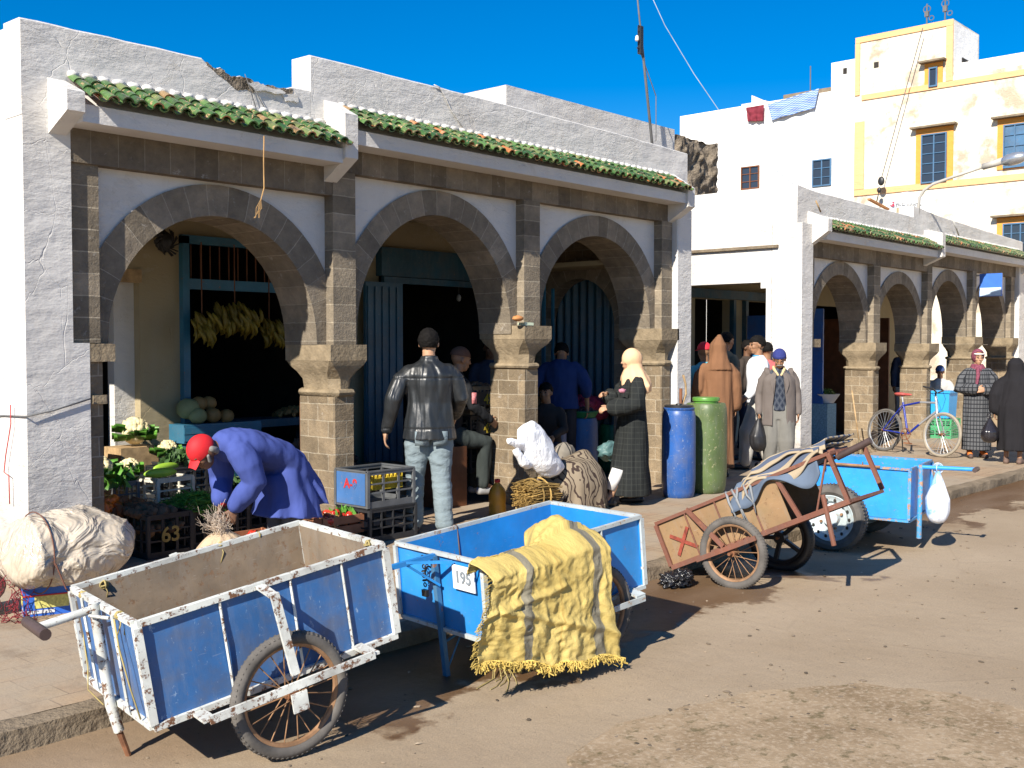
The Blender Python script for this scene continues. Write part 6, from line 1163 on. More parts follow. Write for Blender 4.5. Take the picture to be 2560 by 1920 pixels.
class Person:
    def __init__(s, label, loc, yaw, h=1.72, pose={}, skinm=None, look=(0, 0), group=None, fine=True, hands=('hang', 'hang'), hs=1.):
        s.J, s.s = joints(h, pose); s.W = Matrix.Translation(loc) @ Matrix.Rotation(yaw, 4, 'Z'); s.sk = skinm or SK; s.fine = fine
        s.T = thing('person', label, 'person', mat=s.W.copy(), group=group); J = s.J; k = s.s; b = MB(); s.vx = .0075 if fine else .011
        s.Hm = Matrix.Rotation(look[0], 3, 'Z') @ Matrix.Rotation(look[1], 3, 'Y'); s.hs = hs
        head_mb(b, J['head'], s.Hm, k*hs)
        b.tube([J['chest'], J['neck'], J['head']+s.Hm @ V((-.015*k, 0, -.05*k))], [.08*k, .056*k, .052*k], 14, rnd=True)
        b.tube([J['pelvis'], J['chest']], [.11*k, .12*k], 16, rnd=True); b.tube([J['shL'].lerp(J['neck'], .2)+V((0, 0, -.055*k)), J['chest'].lerp(J['neck'], .5), J['shR'].lerp(J['neck'], .2)+V((0, 0, -.055*k))], [.038*k, .07*k, .038*k], 12, rnd=True)
        for t in 'LR':
            b.tube([J['sh'+t].lerp(J['neck'], .12)+V((0, 0, -.06*k)), J['el'+t], J['wr'+t]], [.038*k, .036*k, .025*k], 12, rnd=True); b.tube([J['hip'+t], J['kn'+t], J['an'+t]], [.08*k, .055*k, .036*k], 12, rnd=True); b.tube([J['an'+t], J['toe'+t]], [.036*k, .028*k], 10, rnd=True)
            hd_ = hands[0 if t == 'L' else 1]; dr = (J['wr'+t]-J['el'+t]).normalized(); sd = 1 if t == 'L' else -1
            if isinstance(hd_, str): d, n, cu = (dr*.6+V((0, 0, -.8)) if hd_ == 'hang' else dr), V((0, sd, .1)), .45
            else: d, n, cu = hd_
            hand_mb(b, J['wr'+t], d, n, k, cu, sd)
        s.b = b
    def finish(s, eyes=True):
        s.part('body', voxel(s.b, s.vx, 2, .4), s.sk)
        if eyes:
            for t in (-1, 1): s.part('eye', MB().sphere(s.J['head']+s.Hm @ (V((.082, .031*t, .012))*s.s*s.hs), .012*s.s, 10, 8), EYE)
            e = MB(); 
            for t in (-1, 1): e.tube([s.J['head']+s.Hm @ (V(p)*s.s*s.hs) for p in ((.092, .014*t, .036), (.088, .032*t, .042), (.074, .05*t, .034))], .005*s.s, 5)
            s.part('eyebrow', e, HAIR)
        return s
    def part(s, name, mb, mat, smooth=180): o = mb.build(name, mat, s.T, smooth); return o
    def H(s, p): return s.J['head']+s.Hm @ (V(p)*s.s*s.hs)
    def hair(s, mat=HAIR, r=1.06, cut=-.02, front=.045, name='hair', zs=1., length=None):
        mb = MB(); nu, nv = 60, 36
        def fn(u, v):
            a = u*2*pi; t = v*pi*.72; d = V((sin(t)*cos(a), sin(t)*sin(a), cos(t))); p = V((-.012+d.x*.101*r, d.y*.082*r, .025+d.z*.098*r*zs)); lim = (front if d.x > .35 else cut+(front-cut)*max(0, (d.x+.1)/.45))
            if p.z < lim: p = V((p.x*.93-.002, p.y*.93, lim))
            p += p.normalized()*(.007*noise.noise(p*90)+.004*noise.noise(p*35)); return s.H(p)
        mb.grid(fn, nu, nv); s.part(name, mb, mat)
    def garment(s, name, parts, mat, vx=None, amp=.008, fs=(16, 16, 3.5), sm=5, seed=0, extra=None):
        mb = MB(); amp = amp*1.25
        for p in parts: mb.tube(*p, rnd=True) if isinstance(p, tuple) else mb.ring_loft(p)
        def dsp(p, n): return amp*noise.noise(V((p.x*fs[0], p.y*fs[1], p.z*fs[2]+seed)))+amp*.45*noise.noise(V((p.x*fs[0]*2.3, p.y*fs[1]*2.3, p.z*fs[2]*2+seed)))+(extra(p, n) if extra else 0)
        return s.part(name, voxel(mb, vx or (.009 if s.fine else .013), sm, .5, dsp), mat)
    def torso(s, z0=.86, w=.175, d=.125, hem=.02, back=0., bulk=1.):
        J, k = s.J, s.s; ax = (J['neck']-J['pelvis']); P = lambda t: (J['pelvis'].lerp(J['chest'], t/.55) if t < .55 else J['chest'].lerp(J['neck'], (t-.55)/.45)); low = J['pelvis']+(J['pelvis']-J['chest']).normalized()*(.93-z0)*k
        q = [(low, d+hem, w+hem), (J['pelvis'], d+hem*.6, w+hem*.4), (P(.3), d, w*.96), (P(.55), d*1.04, w*1.05), (P(.75), d*1.0, w*1.1), (P(.88), d*.82, w*.98), (P(.97), d*.6, w*.62), (P(1.04), .062/bulk, .07/bulk)]
        rings = []
        for i, (c, a, b_) in enumerate(q):
            dr = (q[min(i+1, len(q)-1)][0]-q[max(i-1, 0)][0]); rings.append(ering(c, a*k*bulk, b_*k*bulk, dr))
        return rings
    def sleeve(s, t, r=(.068, .06, .045), end=1.0):
        J, k = s.J, s.s; w_ = J['el'+t].lerp(J['wr'+t], end); s0 = J['sh'+t].lerp(J['neck'], .14)+V((0, 0, -.045*k)); return ([s0, J['sh'+t].lerp(J['el'+t], .42), J['el'+t], J['el'+t].lerp(w_, .5), w_], [min(r[0], .072)*k, (r[0]+r[1])/2*k, r[1]*k, (r[1]+r[2])/2*k, r[2]*k], 14)
    def leg(s, t, r=(.10, .078, .068), end=.98):
        J, k = s.J, s.s; a = J['kn'+t].lerp(J['an'+t], end); return ([J['hip'+t]+V((0, 0, .03)), J['hip'+t].lerp(J['kn'+t], .5), J['kn'+t], J['kn'+t].lerp(a, .5), a], [r[0]*k, (r[0]*.95+r[1]*.05)*k, r[1]*k, (r[1]+r[2])/2*k, r[2]*k], 16)
    def shoes(s, mat, r=.042, name='shoe'):
        for t in 'LR':
            mb = MB(); a, b_ = s.J['an'+t], s.J['toe'+t]; d = b_-a; f = V((d.x, d.y, 0)).normalized(); a2 = V((a.x, a.y, b_.z))-f*.035; mb.tube([a2, a2.lerp(b_, .5), b_+f*.035], [r*s.s, r*1.08*s.s, r*.85*s.s], 12, rnd=True); mb.tube([a+V((0, 0, -.01)), a2.lerp(b_, .3)], [r*s.s*.95, r*s.s], 10, rnd=True)
            z0 = b_.z-.034; o = voxel(mb, .008, 3); o.v = [(x, y, max(z, z0)) for x, y, z in o.v]; s.part(name, o, mat)
    def robe(s, hemz=.12, sh=.2, mid=.2, hem=(.22, .26), fold=.05, depth=.14, lean=0, n=9, top=True):
        J, k = s.J, s.s; P = J['pelvis']; N = J['neck']; C_ = J['chest']; q = [(V((P.x+lean, P.y, hemz*k)), hem[0], hem[1], fold), (V((P.x+lean*.7, P.y, .45*k)), (hem[0]+depth)/2+.01, (hem[1]+mid)/2, fold*.9), (P, depth+.02, mid, fold*.5), (C_, depth, sh*.98, fold*.2), (C_.lerp(N, .5), depth*.9, sh, .0), (C_.lerp(N, .8), depth*.75, sh*.85, 0), (N, .08, .09, 0)]
        rings = []; m_ = 5
        for i in range(len(q)-1):
            for j in range(m_ if i < 3 else 2):
                t = j/(m_ if i < 3 else 2); c = q[i][0].lerp(q[i+1][0], t); a, b_, f = [q[i][x]+(q[i+1][x]-q[i][x])*t for x in (1, 2, 3)]; rings.append(ering(c, a*k, b_*k, (0, 0, 1), 80, f, .6*sin(i+t), n))
        rings.append(ering(q[-1][0], .07*k, .08*k, (0, 0, 1), 80)); return rings
# 1 --- man in leather jacket, from behind
m = NT('black_leather'); b = m.bump(m.noise(6, 2, .5, m.co('Object', (1, 1, .22)), .8), .8, .06); b = m.bump(m.noise(22, 4, .6, m.co('Object', (1, 1, .5))), .3, .010, b); m.bump(m.noise(220, 2), .15, .001, b); LEA = m.set((.016, .018, .020), m.ramp(m.noise(20, 4), .3, .7, (.34,)*3, (.5,)*3), 0, .6)
JEAN = cloth('pale_blue_jeans', (.18, .225, .245), .12, .85, 5, .2, .7, 12, stretch=(1, 1, 1.6)); loc = at(1086, 1334, 2, 0)
p = Person('man in black leather jacket and pale jeans seen from behind at the second arch', loc+V((0, .06, 0)), radians(50), 1.735, dict(elL=(-.06, .30, 1.14), wrL=(.0, .365, .87), elR=(.02, -.27, 1.15), wrR=(.22, -.24, .98), knL=(.05, .115, .5), anL=(.02, .13, .09), toeL=(.17, .15, .035), knR=(-.02, -.10, .49), anR=(-.08, -.12, .09), toeR=(.07, -.13, .035)), SKL, (-.25, .04), hands=('hang', 'fwd')); p.finish(False)
p.hair(r=1.07, cut=-.055); J = p.J; k = p.s
p.garment('jacket', [p.torso(.80, .195, .145, .035), p.sleeve('L', (.078, .072, .052), .94), p.sleeve('R', (.078, .074, .052), .94), [ering(J['neck']+V((0, 0, .0)), .075, .085, (0, 0, 1)), ering(J['neck']+V((-.005, 0, .045)), .068, .074, (0, 0, 1))]], LEA, .009, .012, (9, 9, 3), 4, 3, lambda q, n: -.006*(abs(q.z-1.33) < .006)-.005*(abs(q.z-.90) < .005))
p.garment('jeans', [p.leg('L', (.108, .083, .078), .99), p.leg('R', (.108, .083, .078), .99), [ering((0, 0, .80*k), .12*k, .165*k, (0, 0, 1)), ering((0, 0, .98*k), .115*k, .15*k, (0, 0, 1))]], JEAN, .009, .007, (7, 7, 18), 4, 1); p.shoes('black')
f = MB(); zz = .885*k
for y in (-.085, .07): f.box(-.150*k, -.143*k, y-.06, y+.06, zz-.13, zz-.01)
p.part('back_pocket', f, JEAN)
# 2 --- bending man in blue coat (built in place: he bends towards -x)
yb = 6.42; A2 = lambda x, y: at(440+x*.1929, 1040+y*.1929, 1, yb); base = V((A2(1450, 1400).x, yb, 0)); pm = thing('person', 'bending man in blue work coat and red cap, tying a sack', 'person', tuple(base))
b = MB(); hc = A2(345, 465); look2 = Matrix.Rotation(pi, 3, 'Z') @ Matrix.Rotation(radians(50), 3, 'Y'); head_mb(b, hc, look2, 1.0)
nk = A2(520, 400); chs = A2(800, 420); pel = A2(1420, 640); ft = V((base.x-.02, yb, 0))
b.tube([hc+V((.03, 0, 0)), nk, chs], [.05, .05, .07], 12, rnd=True); b.tube([chs, pel], [.08, .08], 14, rnd=True)
shn = A2(690, 420)+V((0, -.15, 0)); shf = shn+V((0, .30, 0)); eln = A2(830, 820)+V((0, -.17, 0)); elf = eln+V((-.04, .34, 0)); wn_ = A2(690, 1190)+V((0, -.05, 0)); wf_ = wn_+V((-.03, .10, .03))
for a_, e_, w_, sd in ((shn, eln, wn_, 1), (shf, elf, wf_, -1)):
    b.tube([a_.lerp(e_, .3), e_, w_], [.04, .036, .028], 12, rnd=True); hand_mb(b, w_, V((-.25, 0, -1)), V((-.6, -.8*sd, .1)), 1.0, .85, sd, 1)
for t in (-.09, .09): b.tube([pel+V((0, t, 0)), V((pel.x-.02, yb+t, .48)), V((pel.x+.0, yb+t, .08)), V((pel.x-.12, yb+t, .04))], [.07, .055, .04, .035], 12, rnd=True)
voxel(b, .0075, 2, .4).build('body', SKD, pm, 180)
COAT = cloth('blue_work_coat', (.055, .080, .27), .16, .85, 3, .15, .5, 7, stretch=(1, 1, .5)); mb = MB()
def sl(c, a, b_, ax, f=0, k_=7, ph=0):
    ax = V(ax).normalized(); S_ = V((0, 1, 0)); U_ = S_.cross(ax).normalized(); return [c+U_*a*cos(t)*(1+f*sin(k_*t+ph))+S_*b_*sin(t)*(1+f*sin(k_*t+ph)) for t in (2*pi*i/48 for i in range(48))]
spine = [(A2(500, 370), .05, .06), (A2(560, 370), .085, .11), (A2(660, 375), .112, .17), (A2(860, 385), .124, .20), (A2(1080, 430), .124, .195), (A2(1300, 530), .124, .19), (A2(1440, 640), .135, .185), (A2(1500, 760), .12, .18)]
rg = [sl(c, a, b_, (spine[min(i+1, 7)][0]-spine[max(i-1, 0)][0])) for i, (c, a, b_) in enumerate(spine)]; mb.ring_loft(rg)
skirt = [(A2(1330, 620), .15, .17, (.6, 0, -1), 0), (A2(1370, 760), .185, .19, (.3, 0, -1), .02), (A2(1400, 950), .205, .21, (.15, 0, -1), .05), (A2(1420, 1130), .235, .23, (.1, 0, -1), .07), (A2(1435, 1290), .265, .24, (-.1, 0, -1), .08)]
mb.ring_loft([sl(c, a, b_, ax, f, 8, .5) for c, a, b_, ax, f in skirt])
mb.ring_loft([sl(A2(1520, 640), .09, .15, (.5, 0, -1)), sl(A2(1640, 860), .09, .17, (.35, 0, -1), .05), sl(A2(1770, 1110), .055, .18, (.3, 0, -1), .09)])
wr2 = wn_.lerp(eln, .18)
mb.tube([shn+V((0, .02, -.02)), shn.lerp(eln, .5), eln, eln.lerp(wr2, .5), wr2], [.10, .10, .088, .078, .066], 16, rnd=True); mb.tube([shf+V((0, -.04, -.04)), elf, wf_.lerp(elf, .18)], [.09, .085, .065], 16, rnd=True)
voxel(mb, .009, 4, .5, lambda q, n: .012*noise.noise(V((q.x*7+q.z*5, q.y*8, q.z*4-q.x*6)))+.007*noise.noise(V((q.x*20, q.y*20, q.z*5)))).build('coat', COAT, pm, 180)
mb = MB(); mb.tube([wr2, wr2.lerp(wn_, .55)], [.05, .047], 14, rnd=True); mb.tube([wf_.lerp(elf, .18), wf_.lerp(elf, .08)], [.05, .045], 12, rnd=True); mb.build('red_cuff', simple('red_knit', (.52, .03, .03), .8, .2), pm, 180)
H2 = lambda q: hc+look2 @ V(q)
mb = MB(); mb.grid(lambda u, v: (lambda d: H2(V((-.008+d.x*.104, d.y*.084, .022+d.z*.100))))(V((sin(v*pi*.56)*cos(u*2*pi), sin(v*pi*.56)*sin(u*2*pi), cos(v*pi*.56)))), 30, 16); mb.grid(lambda u, v: H2(V((.080+v*.06, (u-.5)*.12*(1-.25*v*v), .03-.02*v-.02*(2*u-1)**2))), 12, 8)
mb.build('red_cap', simple('bright_red_cap', (.58, .014, .02), .7, .15), pm, 180)
mb = MB(); mb.tube([H2((-.03, .083, .0)), H2((-.05, .074, -.04)), H2((-.05, .05, -.06))], [.022, .022, .016], 8, rnd=True); mb.tube([H2((.02, .075, -.01)), H2((.035, .062, -.05))], [.012, .012], 8, rnd=True); mb.build('hair', GREYH, pm, 180)
for t in 'LR':
    s_ = -.09 if t == 'L' else .09; mb = MB(); mb.tube([V((pel.x+.02, yb+s_, .04)), V((pel.x-.16, yb+s_, .035))], [.045, .04], 10, rnd=True); mb.build('shoe', 'black', pm, 180)
mb = MB()
for s_ in (-.09, .09): mb.tube([V((pel.x-.02, yb+s_, .62)), V((pel.x-.02, yb+s_, .48)), V((pel.x, yb+s_, .1))], [.08, .08, .07], 14, rnd=True)
mb.build('trousers', cloth('grey_work_trousers', (.10, .10, .11)), pm, 180)
# 3 --- woman in black djellaba, peach headscarf
def plaidm(name, c1, c2, sc, w_=.06, coord='Object'):
    m = NT(name); br = m.N('ShaderNodeTexBrick'); br.offset = 0; tc = m.N('ShaderNodeTexCoord'); sx = m.N('ShaderNodeSeparateXYZ'); m.l.new(tc.outputs['Object'], sx.inputs[0]); cb_ = m.N('ShaderNodeCombineXYZ'); m.l.new(m.math('ARCTAN2', sx.outputs['Y'], sx.outputs['X']), cb_.inputs[0]); m.l.new(m.math('MULTIPLY', sx.outputs['Z'], 4.), cb_.inputs[1])
    m.l.new(cb_.outputs[0], br.inputs['Vector']); br.inputs['Scale'].default_value = sc; br.inputs['Brick Width'].default_value = .5; br.inputs['Row Height'].default_value = .5; br.inputs['Mortar Size'].default_value = w_; br.inputs['Mortar Smooth'].default_value = .4
    for i in (1, 2): br.inputs['Color%d' % i].default_value = c1+(1,)
    br.inputs['Mortar'].default_value = c2+(1,); m.bump(m.noise(9, 3, .5, m.co('Object', (1, 1, .25)), .6), .5, .02); return m.set(br.outputs['Color'], .9, 0, .15)
loc = at(1592, 1262, 2, 0)
p = Person('woman in long black djellaba and peach headscarf walking left past the barrels', loc+V((-.02, .05, 0)), radians(150), 1.55, dict(elL=(.07, .25, 1.13), wrL=(.32, .14, 1.10), elR=(.05, -.24, 1.14), wrR=(.25, -.1, 1.22), knL=(.12, .08, .48), anL=(.29, .08, .12), toeL=(.41, .08, .04), anR=(-.12, -.09, .1), toeR=(.03, -.11, .04)), SKL, (-.1, .02), hands=((V((1, .1, -.1)), V((0, .6, .8)), .8), (V((1, .2, .3)), V((0, -.6, .8)), .9))); p.finish(False)
BLK = plaidm('black_checked_cloth', (.018, .02, .02), (.034, .037, .034), 2.2, .03)
p.garment('djellaba', [p.robe(.115, .19, .19, (.25, .235), .045, .135, .03, 7), p.sleeve('L', (.085, .10, .10), .82), p.sleeve('R', (.085, .10, .10), .75)], BLK, .01, .013, (14, 14, 2.2))
J = p.J; k = p.s; mb = MB(); mb.sphere(p.H((-.02, 0, .02)), tuple(x*k for x in (.118, .098, .122)), 26, 18, p.Hm); mb.sphere(p.H((-.04, 0, -.08)), tuple(x*k for x in (.10, .09, .11)), 22, 14); mb.ring_loft([ering(J['neck']+V((-.05, 0, -.20)), .15*k, .20*k, (.2, 0, 1), 60, .09, .3, 7), ering(J['neck']+V((-.04, 0, -.12)), .165*k, .235*k, (.1, 0, 1), 60, .06, .5, 7), ering(J['neck']+V((-.03, 0, -.03)), .15*k, .185*k, (0, 0, 1), 60, .05, .8, 7), ering(J['neck']+V((-.02, 0, .05)), .11*k, .115*k, (0, 0, 1), 60, .04, 1., 7), ering(J['head']+V((-.02, 0, -.02)), .09*k, .085*k, (0, 0, 1), 60)])
p.part('headscarf', voxel(mb, .009, 4, .5, lambda q, n: .008*noise.noise(V((q.x*9+q.z*6, q.y*14, q.z*5)))), cloth('peach_headscarf', (.72, .46, .27), .1, .8, 3, .1, .5, 8))
fc = MB(); p.part('white_hem', MB().ring_loft([ering(V((.265, .065, .17)), .055, .055, (.3, 0, -1), 20), ering(V((.17, .065, .37)), .07, .07, (.3, 0, -1), 20)]), simple('white_lining', (.7, .68, .65), .8)); p.shoes('black', .038, 'sandal')
tag(MB().sphere((loc+V((-.32, -.05, 1.16))), (.04, .03, .022), 14, 8, nz=.5).build('purse', simple('pink_white_cloth', (.5, .2, .26), .8, .5, 60), None, 180), 'small pink and white bundle in the hands of the woman in black', 'bundle')
# 4 --- old man in blue beanie and grey blazer
p = Person('old man in blue beanie, grey blazer and argyle jumper, looking down', V((11.95, 6.36, 0)), radians(214), 1.56, dict(head=(.065, .0, 1.585), elR=(-.05, -.245, 1.12), wrR=(.02, -.26, .87), elL=(-.05, .245, 1.13), wrL=(.0, .26, .87), knL=(.06, .1, .5)), SK, (-.05, .42), hands=('hang', 'hang')); p.finish(); k = p.s; J = p.J
p.part('moustache', MB().tube([p.H((.085, -.03, -.052)), p.H((.103, 0, -.042)), p.H((.085, .03, -.052))], [.006, .010, .006], 8, rnd=True), GREYH)
mb = MB(); mb.grid(lambda u, v: (lambda t, a: p.H((-.016+.108*sin(t)*cos(a), .092*sin(t)*sin(a), .040+.105*cos(t)+(.012*cos(a)*(t > 1.3)))))(v*pi*.53, u*2*pi), 32, 14); p.part('beanie', mb, simple('navy_beanie', (.025, .035, .17), .9, .2, 60, .4, 120))
p.part('hair', MB().tube([p.H((.0, .078, .02)), p.H((-.05, .075, -.01)), p.H((-.09, .03, -.02)), p.H((-.09, -.03, -.02)), p.H((-.05, -.075, -.01)), p.H((0, -.078, .02))], .018*k, 8), GREYH)
m = NT('argyle_knit'); tc = m.N('ShaderNodeTexCoord'); sx = m.N('ShaderNodeSeparateXYZ'); m.l.new(tc.outputs['Object'], sx.inputs[0]); a = m.math('MULTIPLY', sx.outputs['Y'], 15.); z = m.math('MULTIPLY', sx.outputs['Z'], 8.5); e1 = m.math('ABSOLUTE', m.math('SUBTRACT', m.math('FRACT', m.math('ADD', a, z)), .5)); e2 = m.math('ABSOLUTE', m.math('SUBTRACT', m.math('FRACT', m.math('SUBTRACT', a, z)), .5)); ck = m.math('MULTIPLY', m.math('GREATER_THAN', e1, .25), m.math('GREATER_THAN', e2, .25)); ln = m.math('MAXIMUM', m.math('LESS_THAN', e1, .02), m.math('LESS_THAN', e2, .02)); c = m.mix(ck, (.045, .055, .075), (.020, .025, .04)); c = m.mix(ln, c, (.12, .12, .13)); m.bump(m.noise(200, 2), .3, .002); ARG = m.set(c, .95, 0, .1)
p.garment('jumper', [p.torso(.90, .165, .13, .01)], ARG, .009, .004)
BLZ = cloth('grey_brown_blazer', (.135, .115, .105), .12, .9, 4, .3, .4, 8)
def open_front(q, n):  # the blazer hangs open over the jumper
    return 0
def blazer(p, mat, hem=.70, open_w=.085, r=.205, d=.150, name='blazer'):
    J, k = p.J, p.s; mb = MB(); nu, nv = 70, 40
    def fn(side):
        def g(u, v):
            z = hem+(1.44-hem)*v; ow = open_w*(1-.55*max(0, (v-.35))/.65) if v < .85 else open_w*.7; a0 = math.asin(min(.99, ow/r)); a = a0+(pi-a0)*u; rr = (1 if v < .8 else 1-.55*((v-.8)/.2)**1.5); fl = 1+.06*(1-v)+.02*sin(a*5+v*3)*(1-v); lean = J['chest'].x*max(0, v-.4)
            cz = J['pelvis'].lerp(J['neck'], max(0, (z-.93)/.53)); return V((cz.x+d*rr*cos(a)*fl*k, cz.y+side*r*rr*sin(a)*fl*k, z*k))+V((.006*noise.noise(V((u*9, v*5, side))), 0, 0))
        return g
    for s_ in (1, -1): mb.grid(fn(s_), nu, nv)
    o = p.part(name, mb, mat); md = o.modifiers.new('t', 'SOLIDIFY'); md.thickness = .012; md.offset = 1
    p.garment('sleeves', [p.sleeve('L', (.07, .062, .05), .97), p.sleeve('R', (.07, .062, .05), .97), [ering(J['sh'+t].lerp(J['neck'], .35)+V((0, 0, -.03)), .07*k, .07*k, (0, 1, 0)) for t in 'L'] + [ering(J['shL'], .075*k, .07*k, (0, 1, 0))], [ering(J['shR'], .075*k, .07*k, (0, 1, 0)), ering(J['shR'].lerp(J['neck'], .35)+V((0, 0, -.03)), .07*k, .07*k, (0, 1, 0))]], mat, .009, .007, (9, 9, 9))
    for s_ in (1, -1):
        l = MB(); pts = [(1.40, .045, .10), (1.33, .075, .135), (1.24, .09, .15), (1.12, .085, .158)]
        l.grid(lambda u, v: (lambda i, t: (lambda A, B: V((J['neck'].x*.5+(A[2]+(B[2]-A[2])*t)*k+.012, s_*((A[1]+(B[1]-A[1])*t)+(u-.3)*.055*sin(pi*min(1, .15+v*.9)))*k, (A[0]+(B[0]-A[0])*t)*k)))(pts[i], pts[i+1]))(min(2, int(v*3)), v*3-min(2, int(v*3))), 6, 18); o = p.part('lapel', l, mat); md = o.modifiers.new('t', 'SOLIDIFY'); md.thickness = .006
blazer(p, BLZ)
cl = MB()
for s_ in (1, -1): cl.tube([J['neck']+V((-.04, s_*.06, .02)), J['neck']+V((.045, s_*.062, -.005)), J['neck']+V((.105, s_*.02, -.075))], [.016, .02, .014], 8, rnd=True)
p.part('shirt_collar', cl, simple('cream_collar', (.60, .46, .24), .8))
TRG = cloth('grey_trousers', (.17, .165, .15), .15); p.garment('trousers', [p.leg('L', (.125, .11, .095), .9), p.leg('R', (.125, .11, .095), .9), [ering((0, 0, .78*k), .13*k, .18*k, (0, 0, 1)), ering((0, 0, .95*k), .12*k, .16*k, (0, 0, 1))]], TRG, .01, .012, (10, 10, 3)); p.shoes('black')
bag('plastic_bag', 'black plastic bag held low by the old man in the beanie', p.W @ (J['wrR']+V((.02, -.0, -.06))), .13, .42, 'black', 8, .012)
# 5 --- man in white shirt, in profile
p = Person('young man in white sweatshirt with blue collar, walking left behind the old man', V((12.6, 7.0, 0)), radians(136), 1.72, dict(elL=(.02, .26, 1.14), wrL=(.22, .25, .95), knL=(.16, .1, .5), anL=(.2, .1, .1), toeL=(.34, .1, .04), anR=(-.2, -.1, .12), toeR=(-.06, -.1, .04)), SK, (.12, .05), hands=((V((.7, 0, -.5)), V((0, 1, .2)), .8), 'hang')); p.finish(); p.hair(r=1.08); k = p.s; J = p.J
p.garment('sweatshirt', [p.torso(.86, .185, .14, .01), p.sleeve('L', (.08, .072, .05), .93), p.sleeve('R', (.08, .072, .05), .93)], cloth('white_sweatshirt', (.74, .75, .78), .06), .01, .009, (8, 8, 6)); p.part('collar', MB().tube([J['neck']+V((.06*cos(a), .062*sin(a), .0+.01*cos(a))) for a in (2*pi*i/18 for i in range(19))], .014, 8), simple('blue_collar', (.05, .3, .55), .8))
p.garment('trousers', [p.leg('L', (.11, .10, .085), .95), p.leg('R', (.11, .10, .085), .95), [ering((0, 0, .80*k), .12*k, .165*k, (0, 0, 1)), ering((0, 0, .95*k), .115*k, .15*k, (0, 0, 1))]], cloth('beige_trousers', (.42, .40, .36), .12), .01, .011, (10, 10, 5)); p.shoes('black')
# 6 --- brown hooded djellaba, from behind
p = Person('person in brown hooded djellaba seen from behind in the passage', at(1795, 840, 1, 6.95)*1.0-V((0, 0, at(1795, 840, 1, 6.95).z)), radians(48), 1.66, dict(elL=(.03, .24, 1.13), wrL=(.14, .22, .93)), SK, (0, 0)); p.finish(False); BRN = cloth('brown_wool', (.19, .095, .05), .12, .95, 4, .2, .5, 9, stretch=(1, 1, .18))
J = p.J; k = p.s; p.garment('djellaba', [p.robe(.12, .2, .2, (.2, .22), .035, .15, 0, 8), p.sleeve('L', (.09, .085, .085), .9), p.sleeve('R', (.09, .085, .085), .9), [ering(J['neck']+V((-.03, 0, -.1)), .13, .17, (0, 0, 1)), ering(J['neck']+V((-.03, 0, .02)), .11, .115, (0, 0, 1)), ering(J['head']+V((-.02, 0, -.03)), .125, .105, (0, 0, 1)), ering(J['head']+V((-.03, 0, .06)), .118, .096, (0, 0, 1)), ering(J['head']+V((-.045, 0, .12)), .08, .06, (0, 0, 1)), ering(J['head']+V((-.075, 0, .185)), .02, .018, (0, 0, 1))]], BRN, .01, .010, (15, 15, 2)); p.shoes('black')
# 7 --- checked woman
loc = at(2437, 1146, 2, 0)
p = Person('woman in grey checked djellaba and plum headscarf, hands folded, facing the street', loc+V((.12, .02, 0)), radians(212), 1.53, dict(elL=(-.0, .265, 1.10), wrL=(.24, .06, 1.10), elR=(-.0, -.265, 1.10), wrR=(.24, -.06, 1.12)), SKL, (.1, .12), hands=((V((.2, -1, -.1)), V((1, .3, .2)), .5), (V((.2, 1, -.1)), V((1, -.3, .2)), .5))); p.finish(); J = p.J; k = p.s
CHK = plaidm('grey_checked_wool', (.095, .098, .105), (.018, .02, .024), 2.1, .075); p.garment('djellaba', [p.robe(.13, .21, .21, (.2, .225), .03, .16, 0, 8), p.sleeve('L', (.09, .105, .09), .8), p.sleeve('R', (.09, .105, .09), .8)], CHK, .01, .010, (12, 12, 2.4))
PLM = simple('plum_print_scarf', (.20, .05, .08), .85, .6, 40); mb = MB(); nu, nv = 30, 20
mb.grid(lambda u, v: (lambda t, a: p.H((-.02+.112*sin(t)*cos(a)*(1 if cos(a) < .35 or t < .9 else .9), .098*sin(t)*sin(a), .025+.118*cos(t))))(v*pi*(.92 if True else 1), .62+u*(2*pi-1.24)), nu, nv); mb.grid(lambda u, v: (lambda t, a: p.H((-.02+.112*sin(t)*cos(a), .098*sin(t)*sin(a), .025+.118*cos(t))))(v*pi*.27, u*2*pi), nu, 8)
mb.ring_loft([ering(J['neck']+V((0, 0, -.07)), .13*k, .16*k, (0, 0, 1), 40, .03), ering(J['neck']+V((0, 0, .0)), .105*k, .11*k, (0, 0, 1), 40, .02), ering(J['head']+V((-.035, 0, -.09)), .085*k, .085*k, (0, 0, 1), 40), ]); mb.tube([J['neck']+V((.10, -.02, -.03)), J['chest']+V((.16, -.03, .08)), J['chest']+V((.175, -.05, -.06))], [.03, .028, .02], 10, rnd=True)
p.part('headscarf', mb, PLM); p.part('headband', MB().tube([p.H((.075*cos(a)-.0+.012, .088*sin(a), .068)) for a in (-1.1+2.2*i/10 for i in range(11))], .010, 6), simple('white_band', (.7, .68, .66), .8))
f = MB()
for t in 'LR': f.tube([J['an'+t]+V((0, 0, .06)), J['an'+t], J['toe'+t]+V((-.03, 0, .02))], [.045*k, .043*k, .04*k], 12, rnd=True)
p.part('orange_socks', f, simple('orange_socks', (.62, .16, .03), .8)); p.shoes(simple('brown_slippers', (.09, .06, .05), .7), .044, 'slipper')
